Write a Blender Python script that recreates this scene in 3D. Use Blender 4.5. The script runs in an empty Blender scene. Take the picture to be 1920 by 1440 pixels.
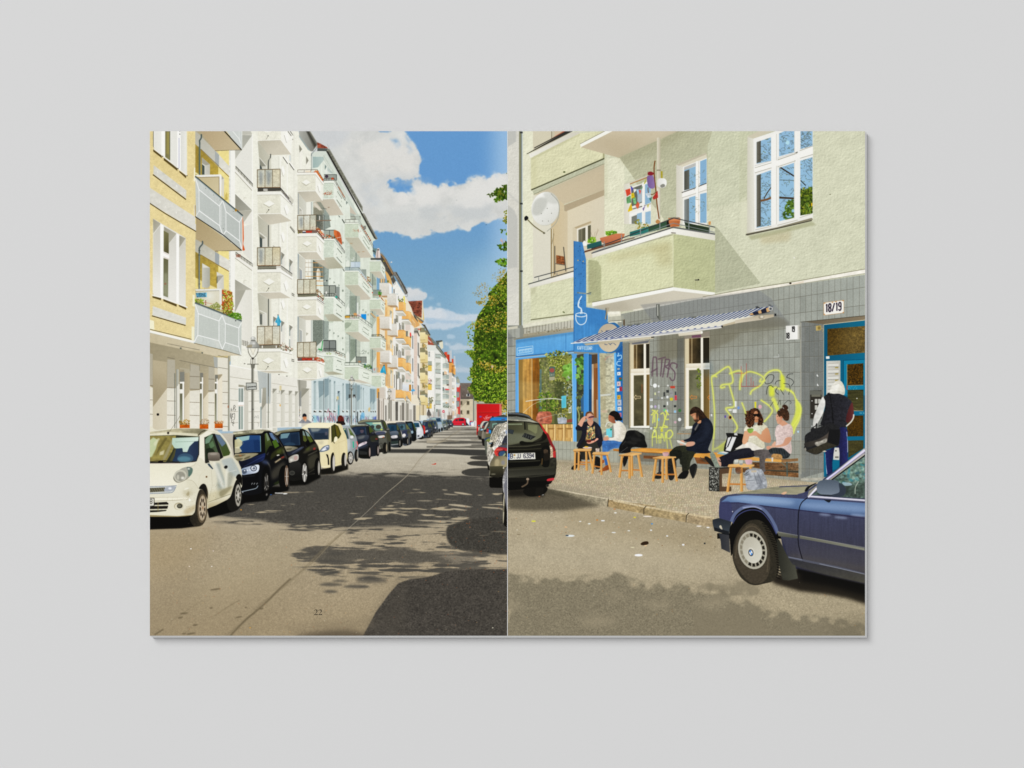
import bpy, bmesh, math
import numpy as np
from mathutils import Vector
from mathutils.geometry import tessellate_polygon

# ------------------------------------------------------------------ camera
scene = bpy.context.scene
PXM = 0.297 / 946.0            # one photograph pixel on the spread, in metres (an A4 page is 946 px tall)
TOP = 0.0050                   # height of the open pages above the table


def wx(x):
    return (x - 960.0) * PXM


def wy(y):
    return (720.0 - y) * PXM


cam = bpy.data.cameras.new('camera')
cam_ob = bpy.data.objects.new('camera', cam)
scene.collection.objects.link(cam_ob)
cam.sensor_fit = 'HORIZONTAL'
cam.sensor_width = 36.0
DIST = 3.0
cam.lens = 36.0 * DIST / (1920.0 * PXM)
cam.clip_end = 100.0
cam_ob.location = (0.0, 0.0, DIST + TOP)
scene.camera = cam_ob

# ------------------------------------------------------------------ light
world = bpy.data.worlds.new('World')
scene.world = world
world.use_nodes = True
bg = world.node_tree.nodes['Background']
bg.inputs['Color'].default_value = (1.0, 1.0, 1.0, 1.0)
bg.inputs['Strength'].default_value = 0.615     # even white studio all round

key = bpy.data.lights.new('softbox', 'AREA')
key.shape = 'DISK'
key.size = 7.0
key.energy = 1150.0
key.color = (1.0, 1.0, 1.0)
key_ob = bpy.data.objects.new('softbox', key)
scene.collection.objects.link(key_ob)
key_ob.location = (-7.2, 7.6, 9.0)
key_ob.rotation_euler = (-key_ob.location).to_track_quat('-Z', 'Y').to_euler()

vs = scene.view_settings
vs.view_transform = 'Standard'
vs.look = 'None'
vs.exposure = 0.0
vs.gamma = 1.0
vs.use_curve_mapping = False
scene.display_settings.display_device = 'sRGB'

# ------------------------------------------------------------------ the surface


def link(ob, parent=None):
    scene.collection.objects.link(ob)
    if parent is not None:
        ob.parent = parent
    return ob


def principled(name, color, rough=.8, spec=.1):
    m = bpy.data.materials.new(name)
    m.use_nodes = True
    b = m.node_tree.nodes['Principled BSDF']
    b.inputs['Base Color'].default_value = (*color, 1.0)
    b.inputs['Roughness'].default_value = rough
    b.inputs['Specular IOR Level'].default_value = spec
    return m, b


def mottled(name, color, amount, scale, rough=.8, spec=.1, bump=0.0):
    """a procedural paper or card: base colour with a faint fibre mottle and relief"""
    m, b = principled(name, color, rough, spec)
    nt = m.node_tree
    tc = nt.nodes.new('ShaderNodeTexCoord')
    nz = nt.nodes.new('ShaderNodeTexNoise')
    nz.inputs['Scale'].default_value = scale
    nz.inputs['Detail'].default_value = 4.0
    rp = nt.nodes.new('ShaderNodeMapRange')
    rp.inputs['To Min'].default_value = 1.0 - amount
    rp.inputs['To Max'].default_value = 1.0 + amount
    mx = nt.nodes.new('ShaderNodeVectorMath')
    mx.operation = 'SCALE'
    mx.inputs[0].default_value = color
    nt.links.new(tc.outputs['Object'], nz.inputs['Vector'])
    nt.links.new(nz.outputs['Fac'], rp.inputs['Value'])
    nt.links.new(rp.outputs['Result'], mx.inputs['Scale'])
    nt.links.new(mx.outputs['Vector'], b.inputs['Base Color'])
    if bump:
        bp = nt.nodes.new('ShaderNodeBump')
        bp.inputs['Strength'].default_value = bump
        bp.inputs['Distance'].default_value = .0002
        nt.links.new(nz.outputs['Fac'], bp.inputs['Height'])
        nt.links.new(bp.outputs['Normal'], b.inputs['Normal'])
    return m


M_TABLE = mottled('grey_board', (.672, .672, .672), .010, 900.0, .95, .02)
M_PAPER = mottled('white_paper', (.86, .86, .855), .012, 700.0, .8, .05)
M_COVER = mottled('cover_card', (.24, .24, .24), .02, 500.0, .8, .05)
M_INK, _b = principled('black_ink', (.006, .006, .005), .6, .1)

me = bpy.data.meshes.new('tabletop')
me.from_pydata([(-6, -6, 0), (6, -6, 0), (6, 6, 0), (-6, 6, 0)], [], [(0, 1, 2, 3)])
me.materials.append(M_TABLE)
table = link(bpy.data.objects.new('tabletop', me))
table['kind'] = 'structure'
table['label'] = 'plain light grey surface under the booklet'


# ---------------------------------------------------------------- print raster
# The two page pictures are drawn here, stroke by stroke, into one pixel array
# (a small anti-aliased vector painter); every coordinate is a spot on the spread.
SC=1.5
PX0,PY0,PX1,PY1=281.0,246.0,1622.0,1192.0
CW,CH=int(round((PX1-PX0)*SC)),int(round((PY1-PY0)*SC))
cv=np.zeros((CH,CW,3),np.float32)
rng=np.random.default_rng(11)
_T=[0.0,0.0,8.0]
_CL=[None]
_HX={}
def T(x,y,k=8.0):
 _T[:]=[float(x),float(y),float(k)]
def hx(c):
 if not isinstance(c,str):
  return np.asarray(c,np.float32)
 if c not in _HX:
  s=c if len(c)==6 else ''.join(q*2 for q in c)
  _HX[c]=np.array([int(s[i:i+2],16)/255.0 for i in(0,2,4)],np.float32)
 return _HX[c]
def pts_(p):
 if isinstance(p,str):
  p=[float(q)for q in p.replace(',',' ').split()]
 return np.asarray(p,np.float64).reshape(-1,2)
def xf(p):
 p=pts_(p)
 x=(_T[0]+p[:,0]/_T[2]-PX0)*SC
 y=(_T[1]+p[:,1]/_T[2]-PY0)*SC
 return np.stack([x,y],1)
def catmull(p,closed=True,n=8):
 m=len(p)
 out=[]
 for i in range(m if closed else m-1):
  if closed:
   a,b,c,d=p[i-1],p[i],p[(i+1)%m],p[(i+2)%m]
  else:
   a,b,c,d=p[max(i-1,0)],p[i],p[i+1],p[min(i+2,m-1)]
  t=(np.arange(n)/n)[:,None]
  out.append(0.5*(2*b+(c-a)*t+(2*a-5*b+4*c-d)*t*t+(3*b-a-3*c+d)*t**3))
 if not closed:
  out.append(p[-1:])
 return np.concatenate(out)
def blur(m,s):
 if s<0.3:
  return m
 r=int(math.ceil(s*2.5))
 k=np.exp(-0.5*(np.arange(-r,r+1)/s)**2)
 k=(k/k.sum()).astype(np.float32)
 if r>14:
  w=max(1,int(round(s*1.0)))
  for _ in range(3):
   for ax in(0,1):
    q=np.concatenate([np.zeros_like(np.take(m,[0],ax)),np.cumsum(np.pad(m,[(w,w)if a==ax else(0,0)for a in(0,1)],mode='edge'),ax)],ax)
    n=m.shape[ax]
    m=(np.take(q,np.arange(2*w+1,2*w+1+n),ax)-np.take(q,np.arange(0,n),ax))/(2*w+1)
  return m
 for ax in(0,1):
  q=np.pad(m,[(r,r)if a==ax else(0,0)for a in(0,1)],mode='edge')
  n=m.shape[ax]
  o=np.zeros_like(m)
  for i,w in enumerate(k):
   o+=w*(q[i:i+n]if ax==0 else q[:,i:i+n])
  m=o
 return m
SUB=4
def cover(polys,pad=0):
 """coverage of a list of canvas polygons -> (mask, x0, y0) or None"""
 al=np.concatenate(polys)
 x0=max(0,int(math.floor(al[:,0].min()))-pad)
 x1=min(CW,int(math.ceil(al[:,0].max()))+pad+1)
 y0=max(0,int(math.floor(al[:,1].min()))-pad)
 y1=min(CH,int(math.ceil(al[:,1].max()))+pad+1)
 if x1<=x0 or y1<=y0:
  return None
 w,h=x1-x0,y1-y0
 tot=None
 for p in polys:
  q=np.roll(p,-1,0)
  ax,ay,bx,by=p[:,0],p[:,1],q[:,0],q[:,1]
  sg=np.where(by>ay,1.0,-1.0)
  lo,hi=np.minimum(ay,by),np.maximum(ay,by)
  k0=np.maximum(np.ceil(lo*SUB-0.5),y0*SUB).astype(np.int64)
  k1=np.minimum(np.ceil(hi*SUB-0.5),y1*SUB).astype(np.int64)
  n=np.maximum(k1-k0,0)
  if n.sum()==0:
   continue
  e=np.repeat(np.arange(len(p)),n)
  k=np.arange(n.sum())-np.repeat(np.cumsum(n)-n,n)+k0[e]
  yy=(k+0.5)/SUB
  xx=ax[e]+(yy-ay[e])*(bx[e]-ax[e])/(by[e]-ay[e])
  xx=np.clip(xx-x0,0,w)
  ix=np.floor(xx).astype(np.int64)
  fr=xx-ix
  row=k//SUB-y0
  s=sg[e]/SUB
  acc=np.bincount(row*(w+2)+ix,s*(1-fr),h*(w+2))+np.bincount(row*(w+2)+ix+1,s*fr,h*(w+2))[:h*(w+2)]
  m=np.clip(np.abs(np.cumsum(acc.reshape(h,w+2),1)[:,:w]),0,1).astype(np.float32)
  tot=m if tot is None else np.maximum(tot,m)
 return None if tot is None else(tot,x0,y0)
def _noise(sx,sy):
 fy,fx=np.fft.fftfreq(CH)[:,None],np.fft.rfftfreq(CW)[None]
 n=np.fft.irfft2(np.fft.rfft2(rng.standard_normal((CH,CW)))*np.exp(-2*(math.pi**2)*((fx*sx)**2+(fy*sy)**2)),(CH,CW))
 n-=n.mean()
 return(n/n.std()).astype(np.float32)
 # 0 grain 1 fine 2 small 3 mid 4 broad 5 flat streak 6 long streak 7 clouds(fbm) 8 vertical streak 9 long dapple
NZ=[_noise(.7,.7),_noise(1.3,1.1),_noise(2.6,2.2),_noise(8,7),_noise(40,36),_noise(7,1.4),_noise(34,3.6)]
NZ.append((_noise(30,26)*.6+_noise(14,12)*.45+_noise(6,5)*.3+_noise(2.6,2.4)*.18).astype(np.float32))
NZ.append(_noise(1.2,16))
NZ.append((_noise(34,2.6)*.75+_noise(14,1.4)*.6+_noise(6,.8)*.25).astype(np.float32))
def put(c,mk,a=1.0,f=0.0,g=None,n=None,m=None):
 if mk is None:
  return
 cov,x0,y0=mk
 if f:
  cov=blur(cov,f/_T[2]*SC)
 h,w=cov.shape
 if _CL[0]is not None:
  cov=cov*_CL[0][y0:y0+h,x0:x0+w]
 cov=(cov*a)[...,None]
 col=hx(c)
 if g is not None:
  q=xf(g[1:5])
  d=q[1]-q[0]
  yy,xx=np.mgrid[y0:y0+h,x0:x0+w]
  t=np.clip(((xx+.5-q[0,0])*d[0]+(yy+.5-q[0,1])*d[1])/(d@d),0,1).astype(np.float32)[...,None]
  col=col*(1-t)+hx(g[0])*t
 if n is not None:
  for amp,idx in(n if isinstance(n[0],(tuple,list))else[n]):
   col=col*(1+amp*NZ[idx][y0:y0+h,x0:x0+w,None])
 z=cv[y0:y0+h,x0:x0+w]
 if m=='mul':
  col=z*col
 elif m=='scr':
  col=1-(1-z)*(1-col)
 z+=(col-z)*cov
def _pad(k):
 return int(math.ceil(3*k.get('f',0)/_T[2]*SC))
def P(c,p,**k):
 put(c,cover([xf(p)],_pad(k)),**k)
def C(c,p,**k):
 put(c,cover([catmull(xf(p))],_pad(k)),**k)
def R(c,x0,y0,x1,y1,**k):
 P(c,[x0,y0,x1,y0,x1,y1,x0,y1],**k)
def E(c,x,y,rx,ry=None,rot=0,**k):
 ry=rx if ry is None else ry
 t=np.linspace(0,2*math.pi,28,endpoint=False)
 u,v=rx*np.cos(t),ry*np.sin(t)
 r=math.radians(rot)
 put(c,cover([xf(np.stack([x+u*math.cos(r)-v*math.sin(r),y+u*math.sin(r)+v*math.cos(r)],1))],_pad(k)),**k)
def ring(c,x,y,rx,ry,w,rot=0,a0=0,a1=360,**k):
 t=np.radians(np.linspace(a0,a1,40))
 r=math.radians(rot)
 u,v=rx*np.cos(t),ry*np.sin(t)
 L(c,np.stack([x+u*math.cos(r)-v*math.sin(r),y+u*math.sin(r)+v*math.cos(r)],1),w,**k)
def _stroke(q,w):
 d=np.diff(q,axis=0)
 ln=np.maximum(np.hypot(d[:,0],d[:,1]),1e-6)
 nn=np.stack([-d[:,1],d[:,0]],1)/ln[:,None]
 out=[]
 for i in range(len(d)):
  o=nn[i]*w/2
  e=d[i]/ln[i]*min(w*.12,1)
  out.append(np.array([q[i]+o-e,q[i+1]+o+e,q[i+1]-o+e,q[i]-o-e]))
 return out
def L(c,p,w=8,**k):
 put(c,cover(_stroke(xf(p),max(w/_T[2]*SC,.5)),_pad(k)),**k)
def Q(c,p,w=8,**k):
 put(c,cover(_stroke(catmull(xf(p),False,6),max(w/_T[2]*SC,.5)),_pad(k)),**k)
def CL(p=None,smooth=False,f=0):
 if p is None:
  _CL[0]=None
  return
 q=xf(p)
 mk=cover([catmull(q)if smooth else q],0)
 full=np.zeros((CH,CW),np.float32)
 if mk is not None:
  full[mk[1+1]:mk[2]+mk[0].shape[0],mk[1]:mk[1]+mk[0].shape[1]]=mk[0]
 if f:
  full=blur(full,f/_T[2]*SC)
 _CL[0]=full
def puff(c,p,f=20,amp=.22,wd=.12,idx=7,a=1.0,g=None,n=None):
 """a shape whose edge is broken up by noise (clouds, dapples, hedges)"""
 mk=cover([xf(p)],int(4*f/_T[2]*SC)+4)
 if mk is None:
  return
 cov,x0,y0=mk
 h,w=cov.shape
 # shapes cut by the page edge keep going past it
 b=blur(np.pad(cov,60,mode='edge'),f/_T[2]*SC)[60:-60,60:-60]
 b=np.clip((b+amp*NZ[idx][y0:y0+h,x0:x0+w]*(4*b*(1-b))-.5+wd)/(2*wd),0,1)
 put(c,(b*b*(3-2*b),x0,y0),a=a,g=g,n=n)
def leaves(p,n,cols,s0,s1,smooth=True,a=1.0,jit=.12,flat=.6,ang=None):
 """n leaf-sized dabs spread through an outline"""
 q=xf(p)
 if smooth:
  q=catmull(q)
 mk=cover([q],0)
 if mk is None:
  return
 cov,x0,y0=mk
 ys,xs=np.nonzero(cov>.4)
 if len(ys)==0:
  return
 pick=rng.integers(0,len(ys),n)
 k=SC/_T[2]
 cols=[hx(c)for c in cols]
 for i in pick:
  s=rng.uniform(s0,s1)*k
  t=np.array([0,1.1,2.1,3.14,4.2,5.2])+rng.uniform(-.3,.3,6)
  th=rng.uniform(0,6.28)if ang is None else math.radians(ang)+rng.uniform(-.4,.4)
  u,v=s*np.cos(t)*rng.uniform(.8,1.2,6),s*flat*np.sin(t)*rng.uniform(.8,1.2,6)
  x,y=xs[i]+x0+rng.random(),ys[i]+y0+rng.random()
  pl=np.stack([x+u*math.cos(th)-v*math.sin(th),y+u*math.sin(th)+v*math.cos(th)],1)
  c=cols[rng.integers(len(cols))]*(1+rng.uniform(-jit,jit))
  put(c,cover([pl]),a=a)
def specks(p,n,cols,s0,s1,a=.8,flat=.5,smooth=False):
 leaves(p,n,cols,s0,s1,smooth=smooth,a=a,jit=.15,flat=flat,ang=0)
GL={'A':'0 6 2 0 4 6|1 4 3 4','B':'0 0 0 6 3 6 4 5 4 4 3 3 0 3|0 0 3 0 4 1 4 2 3 3','C':'4 1 3 0 1 0 0 1 0 5 1 6 3 6 4 5','D':'0 0 0 6 3 6 4 4 4 2 3 0 0 0','E':'4 0 0 0 0 6 4 6|0 3 3 3','F':'4 0 0 0 0 6|0 3 3 3','G':'4 1 3 0 1 0 0 1 0 5 1 6 3 6 4 5 4 3 2 3','H':'0 0 0 6|4 0 4 6|0 3 4 3','I':'2 0 2 6','J':'3 0 3 5 2 6 1 6 0 5','K':'0 0 0 6|4 0 0 3 4 6','L':'0 0 0 6 4 6','M':'0 6 0 0 2 4 4 0 4 6','N':'0 6 0 0 4 6 4 0','O':'1 0 3 0 4 1 4 5 3 6 1 6 0 5 0 1 1 0','P':'0 6 0 0 3 0 4 1 4 2 3 3 0 3','R':'0 6 0 0 3 0 4 1 4 2 3 3 0 3|2 3 4 6','S':'4 1 3 0 1 0 0 1 0 2 1 3 3 3 4 4 4 5 3 6 1 6 0 5','T':'0 0 4 0|2 0 2 6','U':'0 0 0 5 1 6 3 6 4 5 4 0','V':'0 0 2 6 4 0','W':'0 0 1 6 2 2 3 6 4 0','X':'0 0 4 6|4 0 0 6','Y':'0 0 2 3 4 0|2 3 2 6','Z':'0 0 4 0 0 6 4 6','0':'1 0 3 0 4 1 4 5 3 6 1 6 0 5 0 1 1 0','1':'1 1 2 0 2 6','2':'0 1 1 0 3 0 4 1 4 2 0 6 4 6','3':'0 0 4 0 2 2.5 4 4 4 5 3 6 1 6 0 5','4':'3 6 3 0 0 4 4 4','6':'4 1 3 0 1 0 0 1 0 5 1 6 3 6 4 5 4 4 3 3 0 3','8':'1 0 3 0 4 1 4 2 3 3 1 3 0 4 0 5 1 6 3 6 4 5 4 4 3 3|1 3 0 2 0 1 1 0','9':'4 3 1 3 0 2 0 1 1 0 3 0 4 1 4 5 3 6 1 6 0 5','/':'4 0 0 6','a':'0 2.6 1 2 3 2 4 3 4 6|4 4 1 4 0 5 1 6 3 6 4 5','e':'0 4 4 4 4 3 3 2 1 2 0 3 0 5 1 6 4 6','u':'0 2 0 5 1 6 3 6 4 5 4 2 4 6','t':'2 0 2 5 3 6|0 2 4 2','n':'0 2 0 6|0 3 1 2 3 2 4 3 4 6','r':'0 2 0 6|0 3 1 2 3 2','h':'0 0 0 6|0 3 1 2 3 2 4 3 4 6','s':'4 2 1 2 0 3 4 5 3 6 0 6','o':'1 2 3 2 4 3 4 5 3 6 1 6 0 5 0 3 1 2','f':'4 0 3 0 2 1 2 6|0 2 4 2','g':'4 2 1 2 0 3 0 5 1 6 4 6|4 2 4 7 3 8 0 8','d':'4 0 4 6|4 3 3 2 1 2 0 3 0 5 1 6 3 6 4 5','i':'2 2 2 6|2 0 2 .8','l':'2 0 2 6','-':'0 3 4 3','.':'2 5.4 2 6'}
def text(c,s,x,y,w,h,gap=.45,lw=2.0,sl=(0,0),**k):
 """text along a baseline box: w = glyph width, h = cap height, sl = (drop per x, shear per y)"""
 xs=x
 for ch in s:
  if ch in GL:
   for st in GL[ch].split('|'):
    q=pts_(st)
    px=x+q[:,0]/4*w
    py=y+q[:,1]/6*h
    q2=np.stack([px+(y-py)*sl[1],py+(px-xs)*sl[0]],1)
    L(c,q2,lw,**k)
  x+=w*(1+gap)if ch not in 'IJ1il.' else w*(.75+gap)
def page(side):
 """limit the drawing to one page of the spread"""
 k=list(_T)
 T(0,0,1)
 CL('270 230 951.5 230 951.5 1210 270 1210' if side=='L' else '951.5 230 1640 230 1640 1210 951.5 1210')
 _T[:]=k
_q=_noise(1.0,.9)
NZ.append(_q-np.roll(_q,(1,1),(0,1)))
_q=_noise(1.9,1.7)
NZ.append(_q-np.roll(_q,(2,2),(0,1)))
STU=((.02,10),(.02,11),(.01,3))
STF=((.015,10),(.014,11),(.008,3))
KR=5.2875

# ------------------------------------------------ left picture: sky and clouds
T(0,0,1)
page('L')
R('6c99c8',281,240,953,420)
R('6d99c5',281,380,953,560,g=('7fa5c0',0,380,0,540))
R('80a6c1',281,540,953,860,g=('a3b7c4',0,540,0,740))
P('a9c4df','925 200 990 200 990 900 925 900',a=.7,f=14)
P('a8c6da','870 500 953 470 953 640 870 640',a=.5,f=20)
T(600,240,5.3333)
puff('cfd0cd','-200 30 640 20 700 40 760 25 830 40 870 110 900 150 950 205 1010 240 1045 330 1010 400 1005 480 860 505 700 500 680 560 700 615 780 632 850 655 935 680 985 640 930 560 960 530 1050 590 1130 582 1250 570 1400 538 1560 500 1620 486 1690 525 1760 470 1950 480 1950 900 1650 960 1500 1010 1400 975 1250 1010 1050 1060 900 1092 780 1050 650 1040 540 1035 -200 900',f=24,amp=.6,wd=.36,n=((.012,7),(.008,3)))
C('6c99c5','725 130 760 110 800 150 795 200 760 205 750 170',f=12,a=.75)
C('6c99c5','700 100 740 130 720 150',f=10,a=.5)
C('6c99c5','860 170 900 190 930 235 900 262 870 240 890 215',f=12,a=.7)
C('6c99c5','850 60 890 120 900 160 870 120',f=10,a=.6)
puff('6f9ac4','530 20 700 20 690 52 600 62',f=14,amp=.5,wd=.35,a=.8)
C('6c97c0','900 560 930 590 965 640 940 672 905 650 910 610',f=10,a=.85)
puff('d9d7d2','200 180 620 60 760 220 980 270 1000 380 700 450 400 400',f=70,amp=.4,wd=.4,a=.75)
puff('b9c0c5','1000 560 1500 620 1000 520 700 480 560 520 450 640 640 760 460 780 400 560',f=50,amp=.4,wd=.45,a=.5)
puff('bfc3c4','1040 780 1850 760 1850 850 1300 900 1000 880',f=60,amp=.4,wd=.45,a=.75)
puff('c2c5c4','480 930 1050 850 1500 900 1100 1040 620 1010',f=50,amp=.4,wd=.45,a=.5)
puff('dcdbd7','1000 620 1400 570 1600 520 1850 520 1850 720 1300 740 900 720 640 700',f=50,amp=.5,wd=.45,a=.8)
puff('c4c7ca','-100 30 300 30 200 160 -100 200',f=60,amp=.3,wd=.5,a=.7)
C('c9d2da','1735 440 1765 450 1790 490 1760 500',f=14,a=.8)
T(640,400)
puff('c6ccd0','930 1080 1010 1130 1080 1150 1140 1120 1210 1180 1290 1200 1280 1260 1220 1310 900 1320',f=26,amp=.4,wd=.25)
puff('d3d4d4','980 1130 1150 1130 1250 1210 1000 1240',f=30,amp=.4,wd=.45,a=.7)
puff('b4c6d4','1420 1330 1480 1320 1500 1390 1430 1390',f=20,amp=.4,wd=.4,a=.6)
puff('b6c8d5','1290 1260 1380 1240 1400 1280 1330 1300',f=20,amp=.4,wd=.5,a=.4)
T(640,560)
puff('c3ced8','1180 150 1320 120 1430 170 1650 150 1760 220 2500 190 2500 330 1850 370 1870 400 1500 450 1180 440',f=26,amp=.55,wd=.4,a=.9)
puff('d2d6da','1240 160 1400 140 1500 230 1900 240 2200 260 1900 320 1500 300 1250 280',f=36,amp=.5,wd=.5,a=.7)
puff('8fb0cb','1250 300 1900 340 1800 370 1300 360',f=20,amp=.5,wd=.5,a=.45)
puff('b9cbd9','1600 550 1720 560 1700 600 1590 585',f=16,amp=.4,wd=.5,a=.6)
puff('c0cbd4','1540 650 1640 690 1720 660 1880 680 2400 660 2400 760 1640 800',f=24,amp=.5,wd=.45,a=.8)
puff('becad3','1640 720 2400 740 2400 830 1640 860',f=30,amp=.5,wd=.5,a=.55)
puff('c3cbd2','1660 1010 2400 1020 2400 1120 1690 1130',f=24,amp=.5,wd=.45,a=.6)
E('556',1635,86,5,a=.6)
E('556',1898,532,5,a=.5)
T(800,320,12)
E('444a52',680,664,9,6,a=.5)
E('333a44',1340,1217,10,7,a=.8)

# ------------------------------------- left picture: far end of the street
T(720,660)
# house closing the street
P('7b7168','1140 465 1330 465 1345 700 1150 700',g=('6c625b',0,465,0,690),n=(.03,1))
R('56504c',1150,690,1340,704)
P('cbbf a4'.replace(' ',''),'1148 704 1340 704 1340 1100 1148 1100',g=('cdc3ab',1150,700,1340,1000),n=(.015,2))
P('a99f8a','1148 704 1290 704 1230 760 1160 830 1148 840',a=.8)
P('7d8078','1336 704 1352 704 1352 1060 1336 1060')
P('b5b3a2','1352 710 1520 740 1520 1060 1352 1060')
P('ccc7b2','1400 850 1480 770 1520 745 1520 1060 1380 1060 1380 880')
for x,y in((1150,738),(1243,738),(1150,876),(1243,876)):
 R('8d8470',x-4,y+50,x+40,y+60)
 R('57503f',x,y,x+(25 if x<1200 else 38),y+50)
 L('8a8578',[x+18,y,x+18,y+50],4)
for y in(700,800):
 R('4c4a40',1394,y,1424,y+55)
 R('a9a48f',1394,y+55,1426,y+66)
P('8b8378','1232 640 1262 605 1296 640 1290 668 1236 668')
R('c9ccc8',1238,632,1290,664)
R('3f4248',1252,622,1280,662)
L('e4e4e0','1262 530 1260 600',5)
P('c0bfb8','1248 540 1278 535 1272 550 1250 550')
# red corner and far blocks, left of it
P('dd5a52','1090 500 1144 500 1144 985 1098 985',g=('b94a44',1090,0,1150,0))
P('d97c70','1098 700 1115 700 1115 985 1098 985',a=.5)
P('cfd6d3','1085 480 1140 470 1130 530 1088 530')
P('8a9894','1080 375 1110 365 1140 440 1140 470 1090 460')
P('b9b29a','1095 400 1135 410 1138 470 1095 460',a=.6)
for y in(600,740):
 P('9aa29f',[1082,y-6,1132,y-2,1132,y+80,1082,y+84])
 L('5d625f',[1082,y,1130,y+4],6)
 for x in(1092,1104,1116):
  L('7d8481',[x,y,x,y+76],3)
P('e7c7a8','1080 840 1110 850 1110 980 1080 980')
P('a8aca8','1090 930 1140 936 1140 985 1090 985')
# grey white block (x 950-1080)
P('d6d2c8','900 310 1030 310 1085 420 1085 990 900 990',g=('e2e0d8',940,0,1080,0),n=(.012,1))
P('d9d0c6','935 308 1020 308 1020 945 935 945',g=('cfc8bd',935,0,1020,0))
P('e8e6df','1020 308 1082 400 1082 985 1020 985')
for x in(1028,1050):
 for y in(390,500,590,690,800):
  L('8a8a84',[x,y,x,y+58],7,a=.9)
P('76796f','1022 305 1056 340 1060 385 1022 350',a=.9)
L('55584f','1022 308 1056 345',6)
R('d9a25e',1030,742,1050,770,a=.7)
R('cf9a5a',1026,540,1044,560,a=.6)
P('7cc850','1045 655 1075 668 1072 685 1050 672')
R('8a7a68',950,950,1022,1012,g=('7d6c5a',950,0,1022,0))
R('c9b9a0',985,955,1020,1012,a=.5)
R('e9c390',1028,890,1060,950,a=.6)
R('e6c6b0',1084,860,1100,930,a=.8)
# orange block with red roof
P('cf5133','905 0 950 0 985 40 985 150 915 150',g=('d96547',905,0,960,0))
P('b8402a','952 30 985 40 985 150 952 150')
P('9fa9b0','948 -15 1015 -20 1020 150 990 150 985 40 948 35',g=('c6ccd0',950,0,1015,0))
P('c2c6c8','1000 -30 1012 -30 1018 150 1005 150')
P('d0573c','1018 100 1045 108 1045 205 1018 205')
P('aab3b8','1040 55 1068 60 1074 215 1048 215',g=('c9ced2',1040,0,1070,0))
P('dd9b53','975 150 1020 150 1060 205 1074 260 1074 350 1050 330 1020 310 975 310',g=('e7ae67',975,0,1070,0))
P('b9793c','1018 205 1045 205 1045 300 1018 300',a=.7)
R('5c5248',1018,205,1065,214)
P('46443f','915 142 1018 150 1018 160 925 160')
P('8c7453','1010 250 1040 270 1040 325 1010 300',a=.6)
P('e7e6e0','1062 215 1078 220 1078 246 1062 246')
# pale block with many balconies (x 860-950)
P('dedfd6','765 0 870 0 960 120 960 990 765 990',g=('e9eae2',765,0,950,0),n=(.012,1))
P('6d6f66','850 -10 880 -10 935 75 915 90 870 40',g=('55574f',870,0,930,0))
P('c8cbc3','915 88 950 130 975 170 975 285 915 240')
P('e1b58c','905 280 945 300 945 360 905 350',a=.8)
for y in(180,345,425,560,640,770):
 P('b7c0b8',[872,y,930,y-8,930,y+60,872,y+62],a=.95)
 P('a3ada5',[930,y-8,975,y+6,975,y+62,930,y+60],a=.95)
 L('6f7871',[872,y,930,y-8,975,y+6],5)
 L('828b84',[872,y+26,930,y+20,975,y+32],3)
 P('d9d4bc',[880,y+64,970,y+64,970,y+84,880,y+86],a=.6)
for y in(300,530):
 P('717a72',[872,y,900,y-4,900,y+50,872,y+52])
P('e5504e','915 556 945 550 985 560 970 572 920 568')
leaves('900 810 1000 810 990 850 910 850',40,['596651','d9d8cf','8c9a7d','4b5548'],5,10)
P('6e5f50','878 320 905 320 905 352 878 350',a=.4)
R('d7a679',925,750,950,775,a=.8)
R('4c443c',940,480,975,505,a=.7)
# white corner house (x 655-860)
P('eceae2','650 -60 762 -60 762 1000 650 1000',n=(.01,1))
P('dfe1da','762 -60 800 -60 870 50 870 1000 762 1000',n=(.01,1))
L('b9bcb5','765 0 765 980',5)
P('f0f0ea','855 60 880 90 880 960 855 960')
R('7d817c',668,-5,690,70)
L('eee','678 -5 678 70',5)
L('eee','664 26 694 26',5)
R('c7cac4',662,70,694,76)
for y in(30,260,494,728):
 P('bfc8c0',[770,y,852,y+2,852,y+62,770,y+58])
 for x in(778,796,815,834):
  L('8b948c',[x,y,x,y+58],4)
 L('74706a',[770,y+2,852,y+4],5)
 L('5c5852',[776,y+58,852,y+62],7)
 P('dfe0d8',[770,y+62,852,y+66,852,y+128,770,y+124])
 P('a5aa9e',[776,y+128,850,y+130,850,y+146,776,y+200],a=.9)
 P('c5c9bd',[776,y+215,850,y+136,850,y+230,776,y+228])
 P('b1b6a9',[776,y+128,800,y+128,800,y+228,776,y+228],a=.6)
 for q in(0,3):
  P('d6b6a0',[780,y+44,790,y+40,790,y+50,780,y+52],a=.0 if q else .5)
  # yellow boxes on it
for y,hh in((195,90),(478,90),(765,82)):
 P('d9b85a',[618 if y>700 else 640,y,718,y+4,718,y+hh,618 if y>700 else 640,y+hh-4],g=('e3c468',640,0,718,0),n=(.02,1))
 L('5d5340',[640,y,718,y+4],8)
 L('c0a24e',[640,y+hh-4,718,y+hh],5)
R('aeb4a6',655,138,716,196)
for x in(662,680,700,714):
 L('757a6e',[x,138,x,196],4)
leaves('665 690 730 675 735 750 668 755',60,['6c6d4a','8a8560','55583c','a39c78'],5,10)
leaves('668 405 718 420 722 470 668 470',30,['7e7c66','a53b45','5d5d48','c9c0a8'],5,9)
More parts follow.
